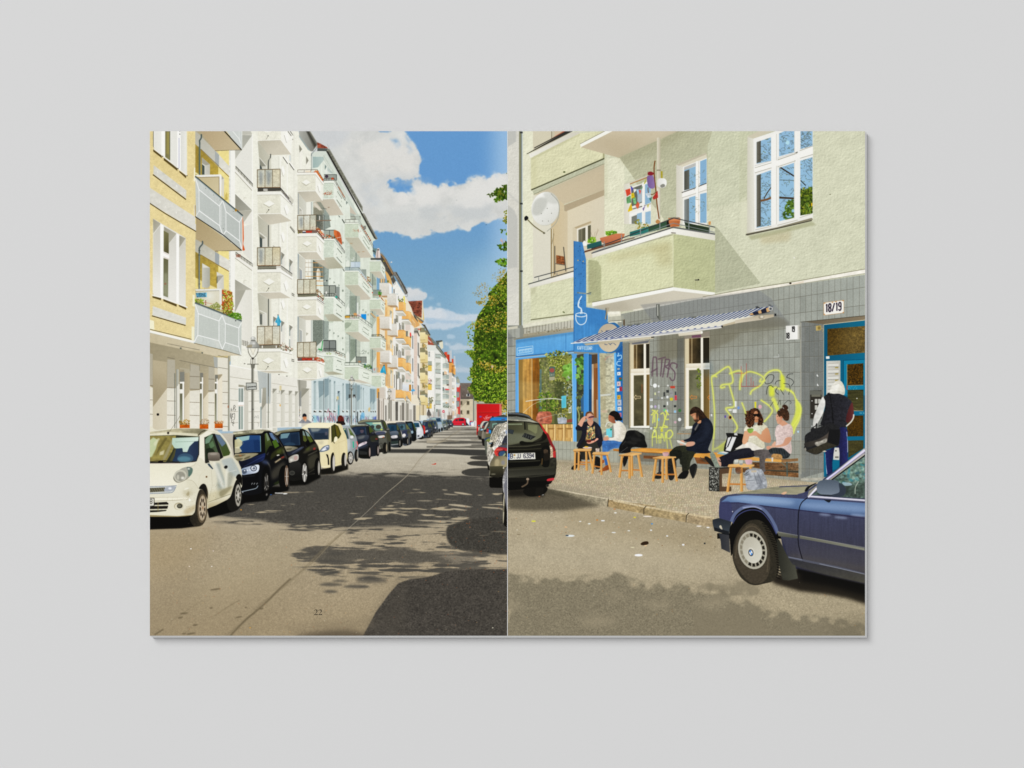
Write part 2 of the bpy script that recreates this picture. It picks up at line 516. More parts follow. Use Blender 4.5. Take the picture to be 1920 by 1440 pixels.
# roofs above it
T(640,560)
P('a3614c','1290 540 1330 580 1420 700 1290 700',n=((.06,1),(.04,2)))
P('8e4530','1300 640 1420 700 1290 705',a=.5)
P('7d8076','1325 560 1350 590 1475 740 1575 870 1550 885 1410 720 1360 640',n=(.05,1))
L('565850','1350 590 1480 745 1575 875',10)
L('9a9c90','1330 570 1450 720 1550 870',6)
P('dcd8c0','1470 650 1525 640 1530 740 1500 760 1470 700')
P('63645c','1415 640 1510 625 1520 640 1460 660 1470 690 1440 690')
L('46463f','1415 636 1515 628',7)
P('d9e0e2','1300 605 1350 650 1350 670 1300 625',a=.7)
P('8d9187','1480 830 1570 880 1565 905 1490 860',a=.8)
# cream house with yellow balconies (x 780-805)
P('e4d7b8','1170 350 1300 560 1300 1440 1170 1440',g=('ecdfc2',1170,0,1300,0),n=(.012,1))
P('c9b58c','1205 680 1295 690 1295 1430 1205 1430',a=.55)
P('6a665a','1205 380 1255 390 1335 540 1320 555 1290 500 1240 420',n=(.05,1))
L('4d4b44','1210 385 1262 420 1336 548',8)
L('d69a35','1260 480 1300 540 1330 560',10,a=.8)
for y in(440,740,1045,1380):
 P('8f8b6c',[1165,y,1250,y-4,1262,y+62,1165,y+66],a=.85)
 for x in(1178,1196,1214,1232,1248):
  L('5f5c46',[x,y,x,y+62],4)
 L('6b6650',[1165,y,1258,y-2],5)
 P('7d7860',[1258,y+30,1296,y+46,1296,y+110,1262,y+96],a=.8)
 if y<1900:
  P('eddfae',[1170,y+66,1258,y+70,1258,y+170,1170,y+176],g=('e0cf9a',0,y+60,0,y+175))
  P('e6d49c',[1258,y+90,1298,y+110,1298,y+215,1190,y+216,1190,y+178,1258,y+170],g=('d8c48c',0,y+90,0,y+215))
  L('a08c58',[1170,y+182,1258,y+176],6)
  L('9c8654',[1190,y+222,1296,y+222],7)
  P('8f8262',[1214,y+224,1240,y+224,1236,y+290,1214,y+290],a=.8)
  P('c79a4c',[1232,y+234,1256,y+240,1250,y+300,1232,y+296],a=.6)
  leaves([1225,y+250,1290,y+255,1290,y+300,1225,y+300],22,['6d7340','8c8a4f','56552f','b99a55'],5,10)
 leaves([1165,y+16,1190,y+10,1190,y+50,1165,y+50],8,['55552f','8a5a3a','a7412f'],5,9)
 # gables with red tiles (x 760-795, y 563-610)
P('86503e','962 42 1215 28 1210 290 1110 250 1020 120 962 100',n=((.12,1),(.06,2)))
for i in range(15):
 L('6d3424',[962+i*9,60+i*15,1212,46+i*15],3,a=.4)
for i in range(60):
 x=rng.uniform(1060,1205)
 y=rng.uniform(40,260)
 if x>980+(y-40)*.6:
  R('c9a58c',x,y,x+5,y+9,a=.35)
P('ded8c4','1215 28 1226 34 1240 330 1228 330 1204 300')
P('d7b55a','1226 100 1244 320 1228 330',a=.8)
P('e3c48f','1110 250 1210 290 1225 360 1170 380 1120 330')
P('c98f4a','1150 310 1235 350 1210 375 1165 350')
P('5c5950','1108 240 1240 345 1225 358 1100 262',a=.8)
L('454239','968 80 1060 200 1145 350',16)
L('7a766a','975 76 1070 200 1150 335',8)
P('7d8082','1160 290 1240 330 1230 350 1160 310',a=.6)

# walls behind everything on this side
T(440,240)
P('dde3d6','1340 330 1480 560 1700 1000 1920 1250 1920 1500 1340 1500',n=((.018,8),(.008,2)))
T(640,560)
P('e6dcc6','560 -80 770 -80 960 -40 1050 130 1100 300 1180 400 1180 1900 560 1900')
P('dde2d4','-400 -400 400 -300 480 100 530 200 530 1900 -400 1900',g=('d6ddcf',-400,0,500,0),n=((.012,8),(.008,2)))
P('d9dcd4','1285 690 1420 700 1420 780 1285 780')
P('d8a870','1030 200 1150 350 1180 400 1100 440 1030 370')
P('ecc793','1060 300 1110 360 1110 440 1060 420',a=.9)
for x in(1062,1078,1096):
 L('8d6a4a',[x,330+x-1062,x,390+x-1062],5)
 # --------------------- left picture: peach house with pale and orange balconies
T(640,560)
# rose and white house (x 760-788)
P('ded2c6','960 310 1030 370 1085 420 1090 500 1090 1440 960 1440',g=('e4dcd2',960,0,1090,0),n=(.01,1))
P('e6e5df','1040 390 1088 440 1088 1440 1040 1440')
P('d9c6b8','1090 520 1140 505 1140 1440 1090 1440',n=(.01,1))
P('e6e3da','1138 505 1175 570 1175 1440 1138 1440')
P('d8cbc0','960 375 1032 375 1032 470 960 480')
P('8f8b82','1098 445 1140 440 1175 560 1165 570 1140 520 1092 520 1092 490',n=(.05,1))
P('a8a59a','1098 445 1165 445 1165 485 1100 488',a=.9)
L('4f4c45','1092 490 1138 488 1172 560',10)
L('c04a35','1150 455 1190 462',18,a=.7)
for y in(550,890,1240):
 P('74777a',[1065,y,1078,y+8,1078,y+210,1065,y+195])
for y in(650,960,1290):
 P('85837c',[1146,y,1166,y+20,1166,y+215,1146,y+200])
 P('55534e',[1160,y+190,1178,y+200,1178,y+240,1160,y+230],a=.8)
P('d5cabc','965 790 1030 790 1030 830 1055 850 1040 862 965 845')
P('b3b1a4','970 850 1045 856 1045 960 970 960')
P('cfcdc0','1045 860 1045 960 985 960')
P('9fa59c','985 860 1000 860 1000 960 985 960',a=.8)
P('d8cbbf','965 1120 1040 1130 1040 1215 965 1215')
P('b5bdb0','970 1215 1050 1215 1050 1255 970 1250')
L('8d938a','985 1215 985 1255',4)
P('ddd8cf','1000 1215 1015 1200 1030 1235 1010 1245',a=.9)
R('77796f',970,485,1000,570)
P('eee6c0','1000 490 1015 485 1010 560 995 560',a=.7)
P('e24a40','1028 515 1045 505 1052 560 1048 600 1030 580')
P('3d7a3c','1030 570 1050 565 1050 600 1035 600')
# narrow slots and white piers (x 735-760)
P('e9e7e0','770 140 960 140 960 1440 770 1440',n=(.01,1))
P('e7c48f','655 0 780 90 780 1440 655 1440',g=('efcf9c',655,0,780,0),n=(.012,1))
P('d29a5c','655 130 690 130 690 1310 655 1310',a=.45)
for x,y,w,h in((795,300,10,75),(868,365,12,110),(888,395,10,80),(810,300,14,80),(795,710,8,140),(818,725,14,130),(870,770,9,125),(888,790,9,110),(848,770,10,120),(792,1140,9,200),(822,1150,13,220),(870,1180,9,190),(890,1200,9,165),(910,1215,8,140)):
 R('6d6a60',x,y,x+w,y+h)
for x,y,h in((728,170,130),(733,610,130),(735,1060,240)):
 P('a9a694',[x,y,x+34,y+24,x+34,y+40,x,y+78])
 P('d6d2c4',[x,y+78,x+34,y+40,x+34,y+h+20,x,y+h])
for x,y,h in((690,690,75),(712,690,75),(693,1120,190),(714,1140,190),(660,1090,250)):
 P('b09070',[x,y,x+12,y,x+12,y+h,x,y+h],a=.75)
E('8b918c',860,1140,18,55)
E('9aa09a',940,1195,14,40)
for x,y in((815,240),(905,350),(815,670),(905,740),(815,1085),(905,1135)):
 P('9d9b8c',[x,y,x+40,y+14,x+40,y+120,x+6,y+110],a=.9)
 P('6d6c62',[x+4,y+50,x+30,y+60,x+30,y+118,x+4,y+112],a=.45)
def obal(x0,x1,y0,y1,xs,lower):
 """orange box balcony: front x0-x1, side out to xs, white slab under it"""
 P('e9b878',[x0,y0,x1,y0,x1,y1,x0,y1],g=('e2ad69',0,y0,0,y1),n=(.012,1))
 P('eec488',[x1,y0,xs,y0+22,xs,y1+60,x1,y1+2],g=('e7b873',0,y0,0,y1))
 L('c98f4d',[x0,y0,x1,y0,xs,y0+22],5)
 if lower:
  P('8c8a80',[x0-4,y1,x1,y1,xs,y1+60,xs,y1+66,x1,y1+12,x0-4,y1+10])
  P('e9e8e1',[x0-4,y1+10,x1,y1+12,xs+4,y1+66,xs+4,y1+84,x1,y1+32,x0-4,y1+28])
  P('cfccc0',[x0-4,y1+28,x1,y1+32,xs+4,y1+84,x0+50,y1+84],g=('b9b6a9',x0,0,xs,0))
obal(910,1010,190,305,1050,1)
obal(860,938,470,590,968,0)
obal(910,1010,570,685,1048,1)
obal(815,935,478,592,968,1)
obal(815,925,50,178,968,1)
obal(860,925,890,1020,968,0)
obal(970,1015,962,1080,1048,1)
obal(815,920,892,1020,968,1)
P('e9e7e0','770 590 815 590 815 690 770 690')
obal(815,940,1370,1488,968,1)
obal(970,1015,1395,1496,1048,1)
P('dfe0dc','915 1270 1040 1262 1095 1275 1080 1290 1030 1285 920 1290')
P('dfe2e4','915 1288 1015 1290 1015 1385 915 1380',g=('cdd3d6',0,1290,0,1380))
P('b98434','1018 1290 1048 1290 1048 1385 1018 1385')
C('5fa9d8','1045 1385 1075 1352 1108 1378 1080 1390')
P('b9b5a2','1160 1380 1200 1366 1240 1380 1200 1392',a=.9)
def wbal(x0,x1,y0,y1,xs):
 P('dedad0',[x0,y0,x1,y0,x1,y1,x0,y1],g=('cdc8bc',0,y0,0,y1),n=(.01,1))
 P('f0efea',[x1,y0,xs,y0+30,xs,y1+24,x1,y1])
 L('bdb8aa',[x0,y0,x1,y0],4)
 L('f3f2ee',[x1,y0,x1,y1],3)
 P('b58e64',[x0,y1,x1,y1,xs,y1+26,x0+60,y1+26],g=('a9967c',x0,0,xs,0))
wbal(690,818,-60,105,852)
wbal(690,838,375,550,850)
wbal(690,840,850,1030,852)
wbal(572,725,270,450,758)
wbal(572,725,775,955,758)
wbal(690,785,1345,1510,805)
wbal(530,670,1310,1500,695)
T(640,400)
P('d9ad70','655 870 700 850 740 960 775 1110 700 1060',a=1)
P('edc58c','590 980 660 980 660 1040 590 1040')
for x in(575,612,642):
 R('8f8d86',x,985,x+18,1040)
wbal(572,720,1045,1235,758)
P('e9e8e0','775 1010 830 1020 960 1240 960 1440 850 1440 850 1210 770 1200',n=(.012,1))
wbal(690,830,1210,1380,852)
P('6c6b66','785 1135 800 1140 800 1200 785 1195')
P('55534e','850 1240 862 1240 862 1300 850 1300',a=.6)
obal(860,935,1330,1440,968,0)
leaves('865 1280 925 1285 925 1325 865 1322',26,['59663a','7d8a4a','3f4a2c','8d7a50'],6,12)
P('e3d55a','930 1250 950 1240 955 1330 962 1380 945 1350')
E('7d8040',700,1020,14,18)
# roof of the peach house
P('74716a','585 590 640 640 700 720 775 860 815 950 775 930 745 975 700 900 660 860 600 700',n=(.06,1))
P('55524b','595 610 650 700 775 925 742 970 690 880 600 720',n=(.05,1))
L('c08a45','590 605 650 690 775 915',9)
L('9a978c','600 580 680 690 765 850',7)
P('5c5a54','740 980 775 925 818 1010 782 1068')
P('77746d','780 875 830 880 880 970 960 1100 998 1190 975 1220 955 1215 880 1080 800 940',n=(.06,1))
L('47453f','822 885 880 990 990 1195',12)
L('a09d92','790 880 870 990 965 1200',6)
Q('8d918c','990 1200 992 1240 970 1252 962 1240',8)
Q('9aa09c','815 1015 808 1060 785 1078',8)
P('87908a','740 950 775 930 770 965 750 975')
L('9ba3a8','720 748 760 735',5)
E('d6d2cc',752,732,13,10,rot=-20)
# --------------------------- left picture: green house
T(640,400)
P('dfe4d6','0 0 130 0 300 0 330 30 430 250 545 385 475 420 470 480 480 640 530 700 530 1440 0 1440',g=('d5dccd',0,0,500,0),n=((.018,8),(.01,2)))
P('57564f','290 0 330 0 430 180 545 380 520 395 490 375 300 20')
P('8d8c80','318 0 345 0 450 200 545 378 530 385',n=(.06,1))
L('35342f','300 10 500 375',9)
P('cfd7c8','200 10 290 10 495 385 470 420 380 330 280 150 265 90')
P('6f8683','470 520 535 530 580 590 520 640 480 600',a=.9)
P('4f5654','470 545 500 560 520 590 470 575')
# parasol
C('cdbfb8','535 540 552 522 575 540 588 660 560 672 515 668 522 600',n=(.04,8))
L('8a7d78','548 560 538 665',8)
L('efe6e0','566 556 574 660',7)
E('2d2d2d',553,548,16,8)
def gbal(x0,x1,y0,y1,xs,ys0,ys1,sx,sy,wall=None,stains=0,marks=1):
 """green balcony: front x0-x1 y0-y1, side to xs (ys0..ys1), soffit apex (sx, sy)"""
 P('b7b6a2',[x0,y1,x1,y1-4,xs,ys1,sx,sy],g=('c6bfae',x0,y1,sx,sy))
 P('c9d2be',[x0,y0,x1,y0,x1,y1-4,x0,y1],g=('c3cdb8',0,y0,0,y1),n=((.012,0),(.01,2)))
 P('e2e7da',[x1,y0,xs,ys0,xs,ys1,x1,y1-4],g=('dce2d3',x1,0,xs,0),n=(.012,1))
 P('e6eadd',[x0+4,y0-10,x1+4,y0-12,xs+4,ys0-14,xs+4,ys0+4,x1,y0+8,x0,y0+10])
 L('97a08c',[x0,y0+12,x1,y0+10,xs,ys0+6],5,a=.8)
 L('f0f2e8',[x0,y1,x1,y1-4,xs,ys1],4,a=.8)
 if marks:
  dx,d0,d1=xs-x1,ys0-y0,ys1-y1
  for u,v,l in((.36,.33,.42),(.32,.68,.46)):
   a0=[x1+dx*u,y0+d0*u+(y1-y0)*v]
   a1=[x1+dx*(u+l),y0+d0*(u+l)+(y1-y0+(d1-d0)*.5)*v]
   L('6a7264',a0+a1,7,a=.85)
  for u,v in((.3,.52),(.76,.5)):
   L('7a8272',[x1+dx*u,y0+d0*u+(y1-y0)*v,x1+dx*u,y0+d0*u+(y1-y0)*v+18],6,a=.8)
def recess(x0,x1,y0,y1,pipe=None,lit=None):
 R('a9b3a3',x0,y0,x1,y1,g=('b7beb0',x0,0,x1,0),n=((.015,0),(.012,2)))
 if lit:
  P('dde3d5',lit)
 if pipe:
  L('5e6866',[pipe,y0,pipe,y1],8)
def railing(x0,x1,y0,y1,xs,dy,n=4,c='4d5350'):
 L(c,[x0,y0,x1,y0-4,xs,y0+dy],6)
 L(c,[x0,y1,x1,y1-4,xs,y1+dy],4)
 for i in range(n+1):
  x=x0+(x1-x0)*i/n
  L(c,[x,y0,x,y1],4)
 for i in range(1,5):
  t=i/4
  x,y=x1+(xs-x1)*t,dy*t
  L(c,[x,y0+y-4,x,y1+y-4],4)
  # recesses behind (column x 646-676)
recess(60,285,380,860,126)
P('c9d1c4','60 380 130 440 130 800 60 800',n=(.02,1))
P('dfe4d8','68 740 100 695 125 740 125 800 68 800')
recess(135,285,590,740,222)
P('cbd6dc','140 728 285 728 285 810 140 812',g=('b9c8d2',140,0,285,0))
L('8c9aa0','140 728 285 728',5)
L('8c9aa0','206 728 206 810',4)
Q('eef0ec','188 660 186 690 165 702 148 696',9)
recess(60,285,1080,1440,128)
P('c4ccbf','60 1080 130 1140 130 1440 60 1440',n=(.02,1))
P('8f9a8c','140 1240 220 1240 220 1440 140 1440',n=((.015,0),(.012,2)))
L('5a6362','224 1240 224 1440',8)
R('d7ddd3',232,1330,258,1440)
P('b8c1b5','95 1390 120 1380 128 1440 80 1440',a=.5)
# right-hand column x 693-725
recess(430,525,870,1150,470)
P('8d9a8c','475 930 525 1000 525 1150 475 1150',a=.6)
R('cdd4cb',470,1080,520,1150,a=.5)
gbal(50,258,150,362,468,480,662,290,668)
P('8e9488','135 42 286 42 286 95 135 95',a=.6)
L('59534c','135 44 286 44',6)
L('59534c','206 44 206 95',4)
L('59534c','284 44 284 100',6)
railing(60,262,95,138,480,390,3,'5a5852')
for i in range(9):
 t=i/9
 E(['a04e30','b8603a','7d4a38'][i%3],305+150*t,190+240*t,9,12,rot=30,a=.9)
R('6d6a64',330,185,372,240,a=.7)
for i in range(26):
 E('a2553a',rng.normal(225,34),rng.normal(258,10),rng.uniform(2,6),rng.uniform(2,5),a=.6)
P('a35a40','248 240 262 235 262 270 248 285',a=.6)
for x,y in((150,450),(262,580),(330,575)):
 E('a88562',x,y,22,6,a=.6)
gbal(48,255,870,1075,462,1110,1292,280,1300)
railing(52,262,815,855,468,270,2,'6d777c')
P('a9bccb','55 815 255 815 465 1075 460 1105 255 860 55 855',a=.35)
P('8d978f','300 845 375 845 375 950 330 900',a=.85)
L('555d5a','300 846 376 846',5)
leaves('385 950 430 970 440 1040 400 1030',22,['6d7c44','c4552f','a7663a','566139'],6,11)
for i in range(8):
 E(['b0603a','a04b30'][i%2],300+20*i,900+26*i+20,8,10,a=.55)
gbal(425,590,715,872,658,810,978,555,975)
P('55544e','440 672 600 672 670 800 660 815 590 700 440 700',a=.9)
L('38372f','440 674 596 674',7)
E('d6c832',640,716,9,6)
recess(470,600,1150,1270,None)
P('848e86','475 1148 598 1148 598 1215 475 1215',a=.8)
L('4f5653','475 1150 598 1150',5)
leaves('555 1185 600 1180 598 1225 560 1225',40,['4f8a2f','63a53a','356a22'],6,11)
P('b8603a','565 1225 592 1225 588 1255 570 1255')
L('7a5a48','470 1225 590 1225',6)
gbal(425,585,1290,1440,655,1370,1520,480,1520)
for i in range(12):
 E(['b5582f','6a7a40','a04b30'][i%3],602+5*i,1270+8*i,7,10,a=.9)
E('c23b2a',466,1190,7,10)
T(640,560)
recess(65,280,-40,290,126)
P('c4ccbf','60 -40 125 -40 125 240 68 240',n=(.02,1))
P('dfe4d8','68 150 100 100 125 150 125 240 68 240')
P('8f9a8c','135 -40 218 -40 218 230 135 230',n=((.015,0),(.012,2)))
L('5a6362','224 -40 224 230',8)
R('d7ddd3',232,60,258,230)
recess(60,285,520,970,124)
P('c4ccbf','60 520 122 560 122 950 66 950',n=(.02,1))
P('dfe4d8','68 830 100 785 122 830 122 950 68 950')
P('8a9586','135 610 218 610 218 950 135 950',n=((.015,0),(.012,2)))
P('d3dacb','135 955 218 860 218 955')
L('525a59','222 610 222 880',9)
gbal(425,590,10,155,650,70,240,540,250)
recess(430,525,190,580,466)
P('b9c3b5','430 200 470 240 470 540 430 540',n=(.02,1))
P('d9dfd2','470 420 525 320 525 540 470 540',a=.8)
P('d3d5c8','430 205 450 205 520 285 510 292 430 230')
L('c98a3c','445 215 515 285',9)
L('6a5a48','430 222 500 292',6)
recess(430,525,760,1120,465)
P('d5dccd','470 960 525 860 525 1100 470 1100',a=.8)
P('d9dcd4','525 885 560 905 545 915 520 905')
R('e7b26a',530,270,572,760,n=(.02,8))
R('c98b4c',560,300,576,700,a=.6)
R('e2a965',530,800,580,1110,n=(.02,8))
P('b7824a','575 980 690 985 690 1140 600 1140',a=.6)
gbal(48,258,310,500,456,452,645,282,645)
P('c79a3c','50 256 132 256 132 286 55 290')
P('e9d3d6','120 285 150 280 215 300 190 312')
P('e4cfd0','215 240 300 232 300 265 230 268')
P('1f8fd8','298 232 375 232 375 318 330 300 298 270')
leaves('140 245 250 240 260 275 150 280',26,['6b7266','8b8d80','55583f','c8864a'],6,11)
P('d8985a','180 220 215 210 235 225 230 260 190 255',a=.8)
railing(60,262,255,300,460,140,3,'565953')
C('9aa592','50 380 90 355 150 370 140 400 90 440 60 440',a=.8)
Q('a7b29e','150 380 160 300 100 330',5,a=.7)
Q('8d9884','48 470 120 400 160 340',5,a=.6)
gbal(425,590,580,740,668,640,780,540,798)
railing(455,595,540,570,668,75,5,'5f655f')
leaves('480 535 600 540 640 580 500 560',20,['8a5a4a','6c7a50','9a9a80'],5,9)
gbal(48,258,1020,1215,456,1085,1275,250,1270)
railing(52,262,960,1000,462,90,3,'4e524c')
R('7b8079',222,872,374,965,a=.8)
L('4a4e4a','222 873 374 873 374 965',7)
L('4a4e4a','296 873 296 965',5)
L('4a4e4a','222 873 222 965',5)
E('a9876a',272,945,22,14)
leaves('330 985 440 1000 460 1050 360 1040',80,['4d7a34','6f9440','3f5f9a','2f4f28','7fa046','c8c8d8'],6,12)
Q('5b625c','305 800 330 770 345 790 320 830',5)
L('6d746e','275 826 370 826',4)
for x,y in((328,170),(370,205),(20,590),(370,795),(405,818),(404,240)):
 E('98a292',x,y,12,16,a=.9)
 E('cfd5c8',x+8,y+4,5,8)
gbal(455,600,1150,1330,660,1180,1330,480,1335)
P('d9d8cc','460 1112 600 1105 672 1140 668 1160 600 1135 460 1135')
P('a9b5b8','470 1040 560 1030 560 1112 470 1112',a=.5)
C('2f9fc4','585 1095 640 995 650 1000 672 1120 655 1128 640 1110 610 1115')
P('7fc4dc','640 1000 650 1060 640 1105 628 1060',a=.7)
E('333',640,1000,8)
P('c45a50','490 1045 502 1045 502 1080 490 1080',a=.7)

# --------------------------- left picture: white house, first two balcony columns
T(440,240)
P('e9e8da','-60 40 960 40 970 120 1150 350 1150 1440 1150 4000 -60 4000',n=((.008,0),(.008,2)))
# green house above/right of it
P('dde3d6','1150 380 1340 330 1480 560 1660 1060 1650 1200 1650 3700 1150 3700',n=((.018,8),(.008,2)))
P('cfd6cb','1170 360 1380 345 1400 400 1330 420 1170 425')
P('9fb2ae','1172 430 1330 430 1340 480 1330 490 1250 590 1172 600',g=('b2c1bb',1172,0,1330,0))
P('d9dfd3','1330 480 1400 560 1480 680 1340 690',n=(.012,0))
P('b3c0ba','1390 580 1480 680 1440 680 1390 640',a=.8)
P('7f8f8a','1352 545 1380 580 1352 630')
P('e1e6dc','1355 640 1390 590 1390 690 1355 690')
for d,c,w in((0,'7b857e',5),(26,'9aa39a',4),(60,'838c84',4)):
 L(c,[1335-d*.2,410+d*.5,1500,690+d,1900,1400+d],w,a=.7)
P('c4cdc2','1340 400 1400 395 1900 1380 1900 1440 1860 1440',a=.6)
# tiles and eaves
P('945340','1235 210 1385 285 1400 305 1240 300',n=((.1,1),(.08,2)))
for i in range(6):
 L('6a2f20',[1240+i*6,222+i*15,1300+i*18,236+i*12],4,a=.6)
P('5c625f','1240 300 1400 308 1430 330 1400 345 1240 345')
L('3d4240','1245 338 1400 344',5)
P('7c7c70','1390 310 1425 315 1920 1180 1920 1260 1380 345',n=(.07,1))
P('33322c','1370 345 1400 350 1920 1290 1920 1330',n=(.05,1))
L('a3a396','1420 318 1920 1185',5)
L('9aa0a0','1388 240 1430 330',4)
# white house roof edge at top
P('a9a9a2','968 45 1070 45 1210 260 1180 345 1140 350 1040 240 968 100',g=('85857e',980,0,1180,0))
P('6d6c64','1068 45 1130 45 1240 220 1235 260 1190 320 1180 290')
P('4b4a43','1080 45 1105 45 1225 255 1200 290')
L('a6a598','1130 45 1240 225',9)
P('9aa5a3','968 100 1140 350 1100 330 968 140',a=.9)
Q('9ba3a0','1240 265 1215 320 1160 385 1150 420',13)
L('c3c9c6','1165 400 1165 640',9)
L('5c6462','1150 380 1150 640',6)
# slim windows of the upper wall
for x,y,w,h in((968,250,45,360),(1072,420,38,200),(855,120,30,60)):
 P('8e8c80',[x,y,x+w,y+68,x,y+130])
 P('eceade',[x,y+130,x+w,y+68,x+w,y+h,x,y+h])
P('dcdcd0','968 330 975 330 975 600 968 600',a=.8)
# vertical joints
for x,y0,y1,c in((268,90,3200,'f4f3ea'),(690,420,3400,'f2f1e8'),(790,420,3600,'f3f2ea'),(890,60,3800,'dedccf'),(660,420,3400,'d9d8cb'),(840,200,600,'d5d4c8')):
 L(c,[x,y0,x,y1],16,a=.8)
 # left wall recess windows between yellow and first column
P('bdbcb1','110 45 240 45 265 100 110 105')
P('e0dfd6','265 105 265 850 20 560 8 470 110 330')
P('a9a99f','110 105 262 108 10 465 8 330 100 330',g=('b5b5aa',100,100,10,460))
L('f6f5ee','262 90 262 860',5)
for o in(0,1280-160):
 pass
def louvre(x,y,dx,dy):
 L('e9e7de',[x,y+50,x+dx,y+dy+50],26)
 L('8d897c',[x,y+76,x+dx-10,y+dy+78],7)
 for j,(c,w)in enumerate((('2f2e2a',7),('6b6961',4),('55544c',4),('77756c',4))):
  L(c,[x+16,y+j*14-8,x+dx,y+dy+j*14-22],w)
 for i in range(7):
  t=i/6
  L('55534c',[x+16+(dx-16)*t,y-8+(dy-14)*t,x+16+(dx-16)*t,y+36+(dy-14)*t],4)
louvre(0,580,270,280)
T(440,400)
louvre(0,590,270,190)
R('7d3a26',20,615,90,660,a=.5)
# triangular soffits in the left bay
T(440,240)
P('8f8e82','8 985 262 1232 10 1250',g=('a5a498',8,1000,200,1240))
P('aeac9f','8 1250 262 1236 120 1440 20 1440',g=('bdbbaf',0,1250,0,1440))
P('e2e0d6','262 1240 262 1440 130 1440')
L('f8f7f0','5 980 264 1230',7)
L('f2f1ea','262 1236 262 1440',5)
Q('c4c1b2','140 1075 142 1048 175 1050',9)
T(440,400)
P('dddcd2','262 160 262 740 110 560 110 200')
P('e4e2d8','262 -40 262 160 130 160')
L('f2f1ea','264 -40 264 780',5)
P('a09f92','0 985 262 1145 0 1150',g=('b3b1a5',0,1000,200,1150))
P('aeac9f','0 1150 262 1148 40 1440 0 1440',g=('bfbdb1',0,1150,0,1440))
P('e4e2d8','262 1150 262 1560 30 1560 20 1480',g=('dbd9cf',0,1150,0,1560))
L('f8f7f0','0 982 264 1142',7)
L('f4f3ec','268 1150 268 1640',6)
Q('c4c1b2','140 1055 142 1005 175 1010',9)
T(440,560)
P('a8a699','0 -130 170 -130 10 200 0 200')
P('e6e4da','165 -130 260 -130 260 780 110 640 110 280 10 200',g=('dcdacf',0,0,260,0))
for j in range(4):
 L('5f5c53',[105,622+j*20,210,660+j*20],5)
L('ebe9e0','105 705 200 755',18)
for x in(130,160,190):
 L('5f5c53',[x,630,x,710],4)
def lozenge(x,y,rx,ry,sk=0):
 P('a5a28e',[x-rx-6,y+6,x+2,y-ry+10,x+rx-6,y+6,x-2,y+ry+14],a=.8)
 P('efeee4',[x-rx,y,x,y-ry+sk,x+rx,y+sk*1.5,x,y+ry])
def slozenge(x,y,rx,ry):
 P('7d7a6c',[x-rx-4,y-ry*.35,x-rx+2,y-ry*.4,x+6,y+ry,x-4,y+ry+2],a=.85)
 P('f4f3ec',[x-rx,y-ry*.4,x,y-ry,x+rx,y+ry*.25,x,y+ry])
def wb(x0,x1,y0,y1,xs,ds0,ds1,sx,sy,loz=True,drain=True,lx=.5):
 """white balcony with lozenge: front box, side running back, soffit"""
 P('b5b1a2',[x0,y1+6,x1,y1-2,xs-14,y1+ds1,sx,sy],g=('c9c3b2',x0,y1,sx,sy))
 P('e0decd',[x0,y0,x1,y0,x1,y1-4,x0,y1],g=('dbd9c7',0,y0,0,y1),n=((.012,0),(.01,2)))
 P('efeee3',[x1,y0,xs,y0+ds0,xs-8,y1+ds1,x1,y1-4],g=('e9e8db',x1,0,xs,0),n=(.006,0))
 L('f5f4ec',[x0,y1,x1,y1-6,xs-10,y1+ds1],7)
 # coping
 P('ecebe1',[x0-10,y0-44,x1,y0-48,x1,y0-4,x0-10,y0])
 P('f3f2ea',[x1,y0-48,xs+14,y0+ds0-34,xs+4,y0+ds0-4,x1,y0-6])
 L('a8a596',[x0-8,y0+2,x1,y0-4,xs,y0+ds0],9,a=.75)
 if loz:
  lozenge(x0+(x1-x0)*lx,(y0+y1)/2-12,(x1-x0)*.25,(y1-y0)*.17)
  slozenge(x1+(xs-x1)*.5,(y0+y1)/2+ds0*.45,(xs-x1)*.21,(y1-y0)*.29)
 if drain:
  L('7d7a6c',[x0+128,y1-10,x0+165,y1-56],9,a=.75)
  E('111',x0+166,y1-62,7)
def glass3(x0,x1,y0,y1,tint=('c9cabb','b4b7ac','d0c8ae'),dark=0,rust=1):
 w=(x1-x0)/3
 for i in range(3):
  R(tint[i],x0+i*w,y0,x0+(i+1)*w,y1,g=('cfcab4',0,y0,0,y1),n=((.03,0),(.02,2)))
  if dark and i<dark:
   C('7d858a',[x0+i*w+35,y0+40,x0+i*w+75,y0+60,x0+i*w+70,y1-60,x0+i*w+40,y1-40],f=16,a=.75)
 for i in range(4):
  L('6b5c45',[x0+i*w,y0,x0+i*w,y1],9 if i in(0,3)else 7)
 L('6f614c',[x0,y0+4,x1,y0-6],10)
 L('7a5b3e' if rust else '5c5446',[x0,y1,x1,y1-4],10)
T(440,240)
# column 1, top piece
P('b6b1a0','345 190 692 176 855 395 510 410',g=('cbc5b4',345,190,520,410))
P('e3e1d1','345 45 695 45 695 172 345 185',n=((.012,0),(.01,2)))
P('efeee4','695 45 870 45 880 130 860 190 850 390 695 172')
L('f6f5ed','345 187 690 176 852 396',7)
P('efeee4','420 45 560 45 500 66')
slozenge(780,135,36,84)
L('8a877a','470 175 500 122',8,a=.7)
E('111',502,117,7)
for x,y in((800,50),(830,45)):
 L('4a4840',[x,y,x+50,y+70],8)
L('dedcd0','850 45 888 125',10)
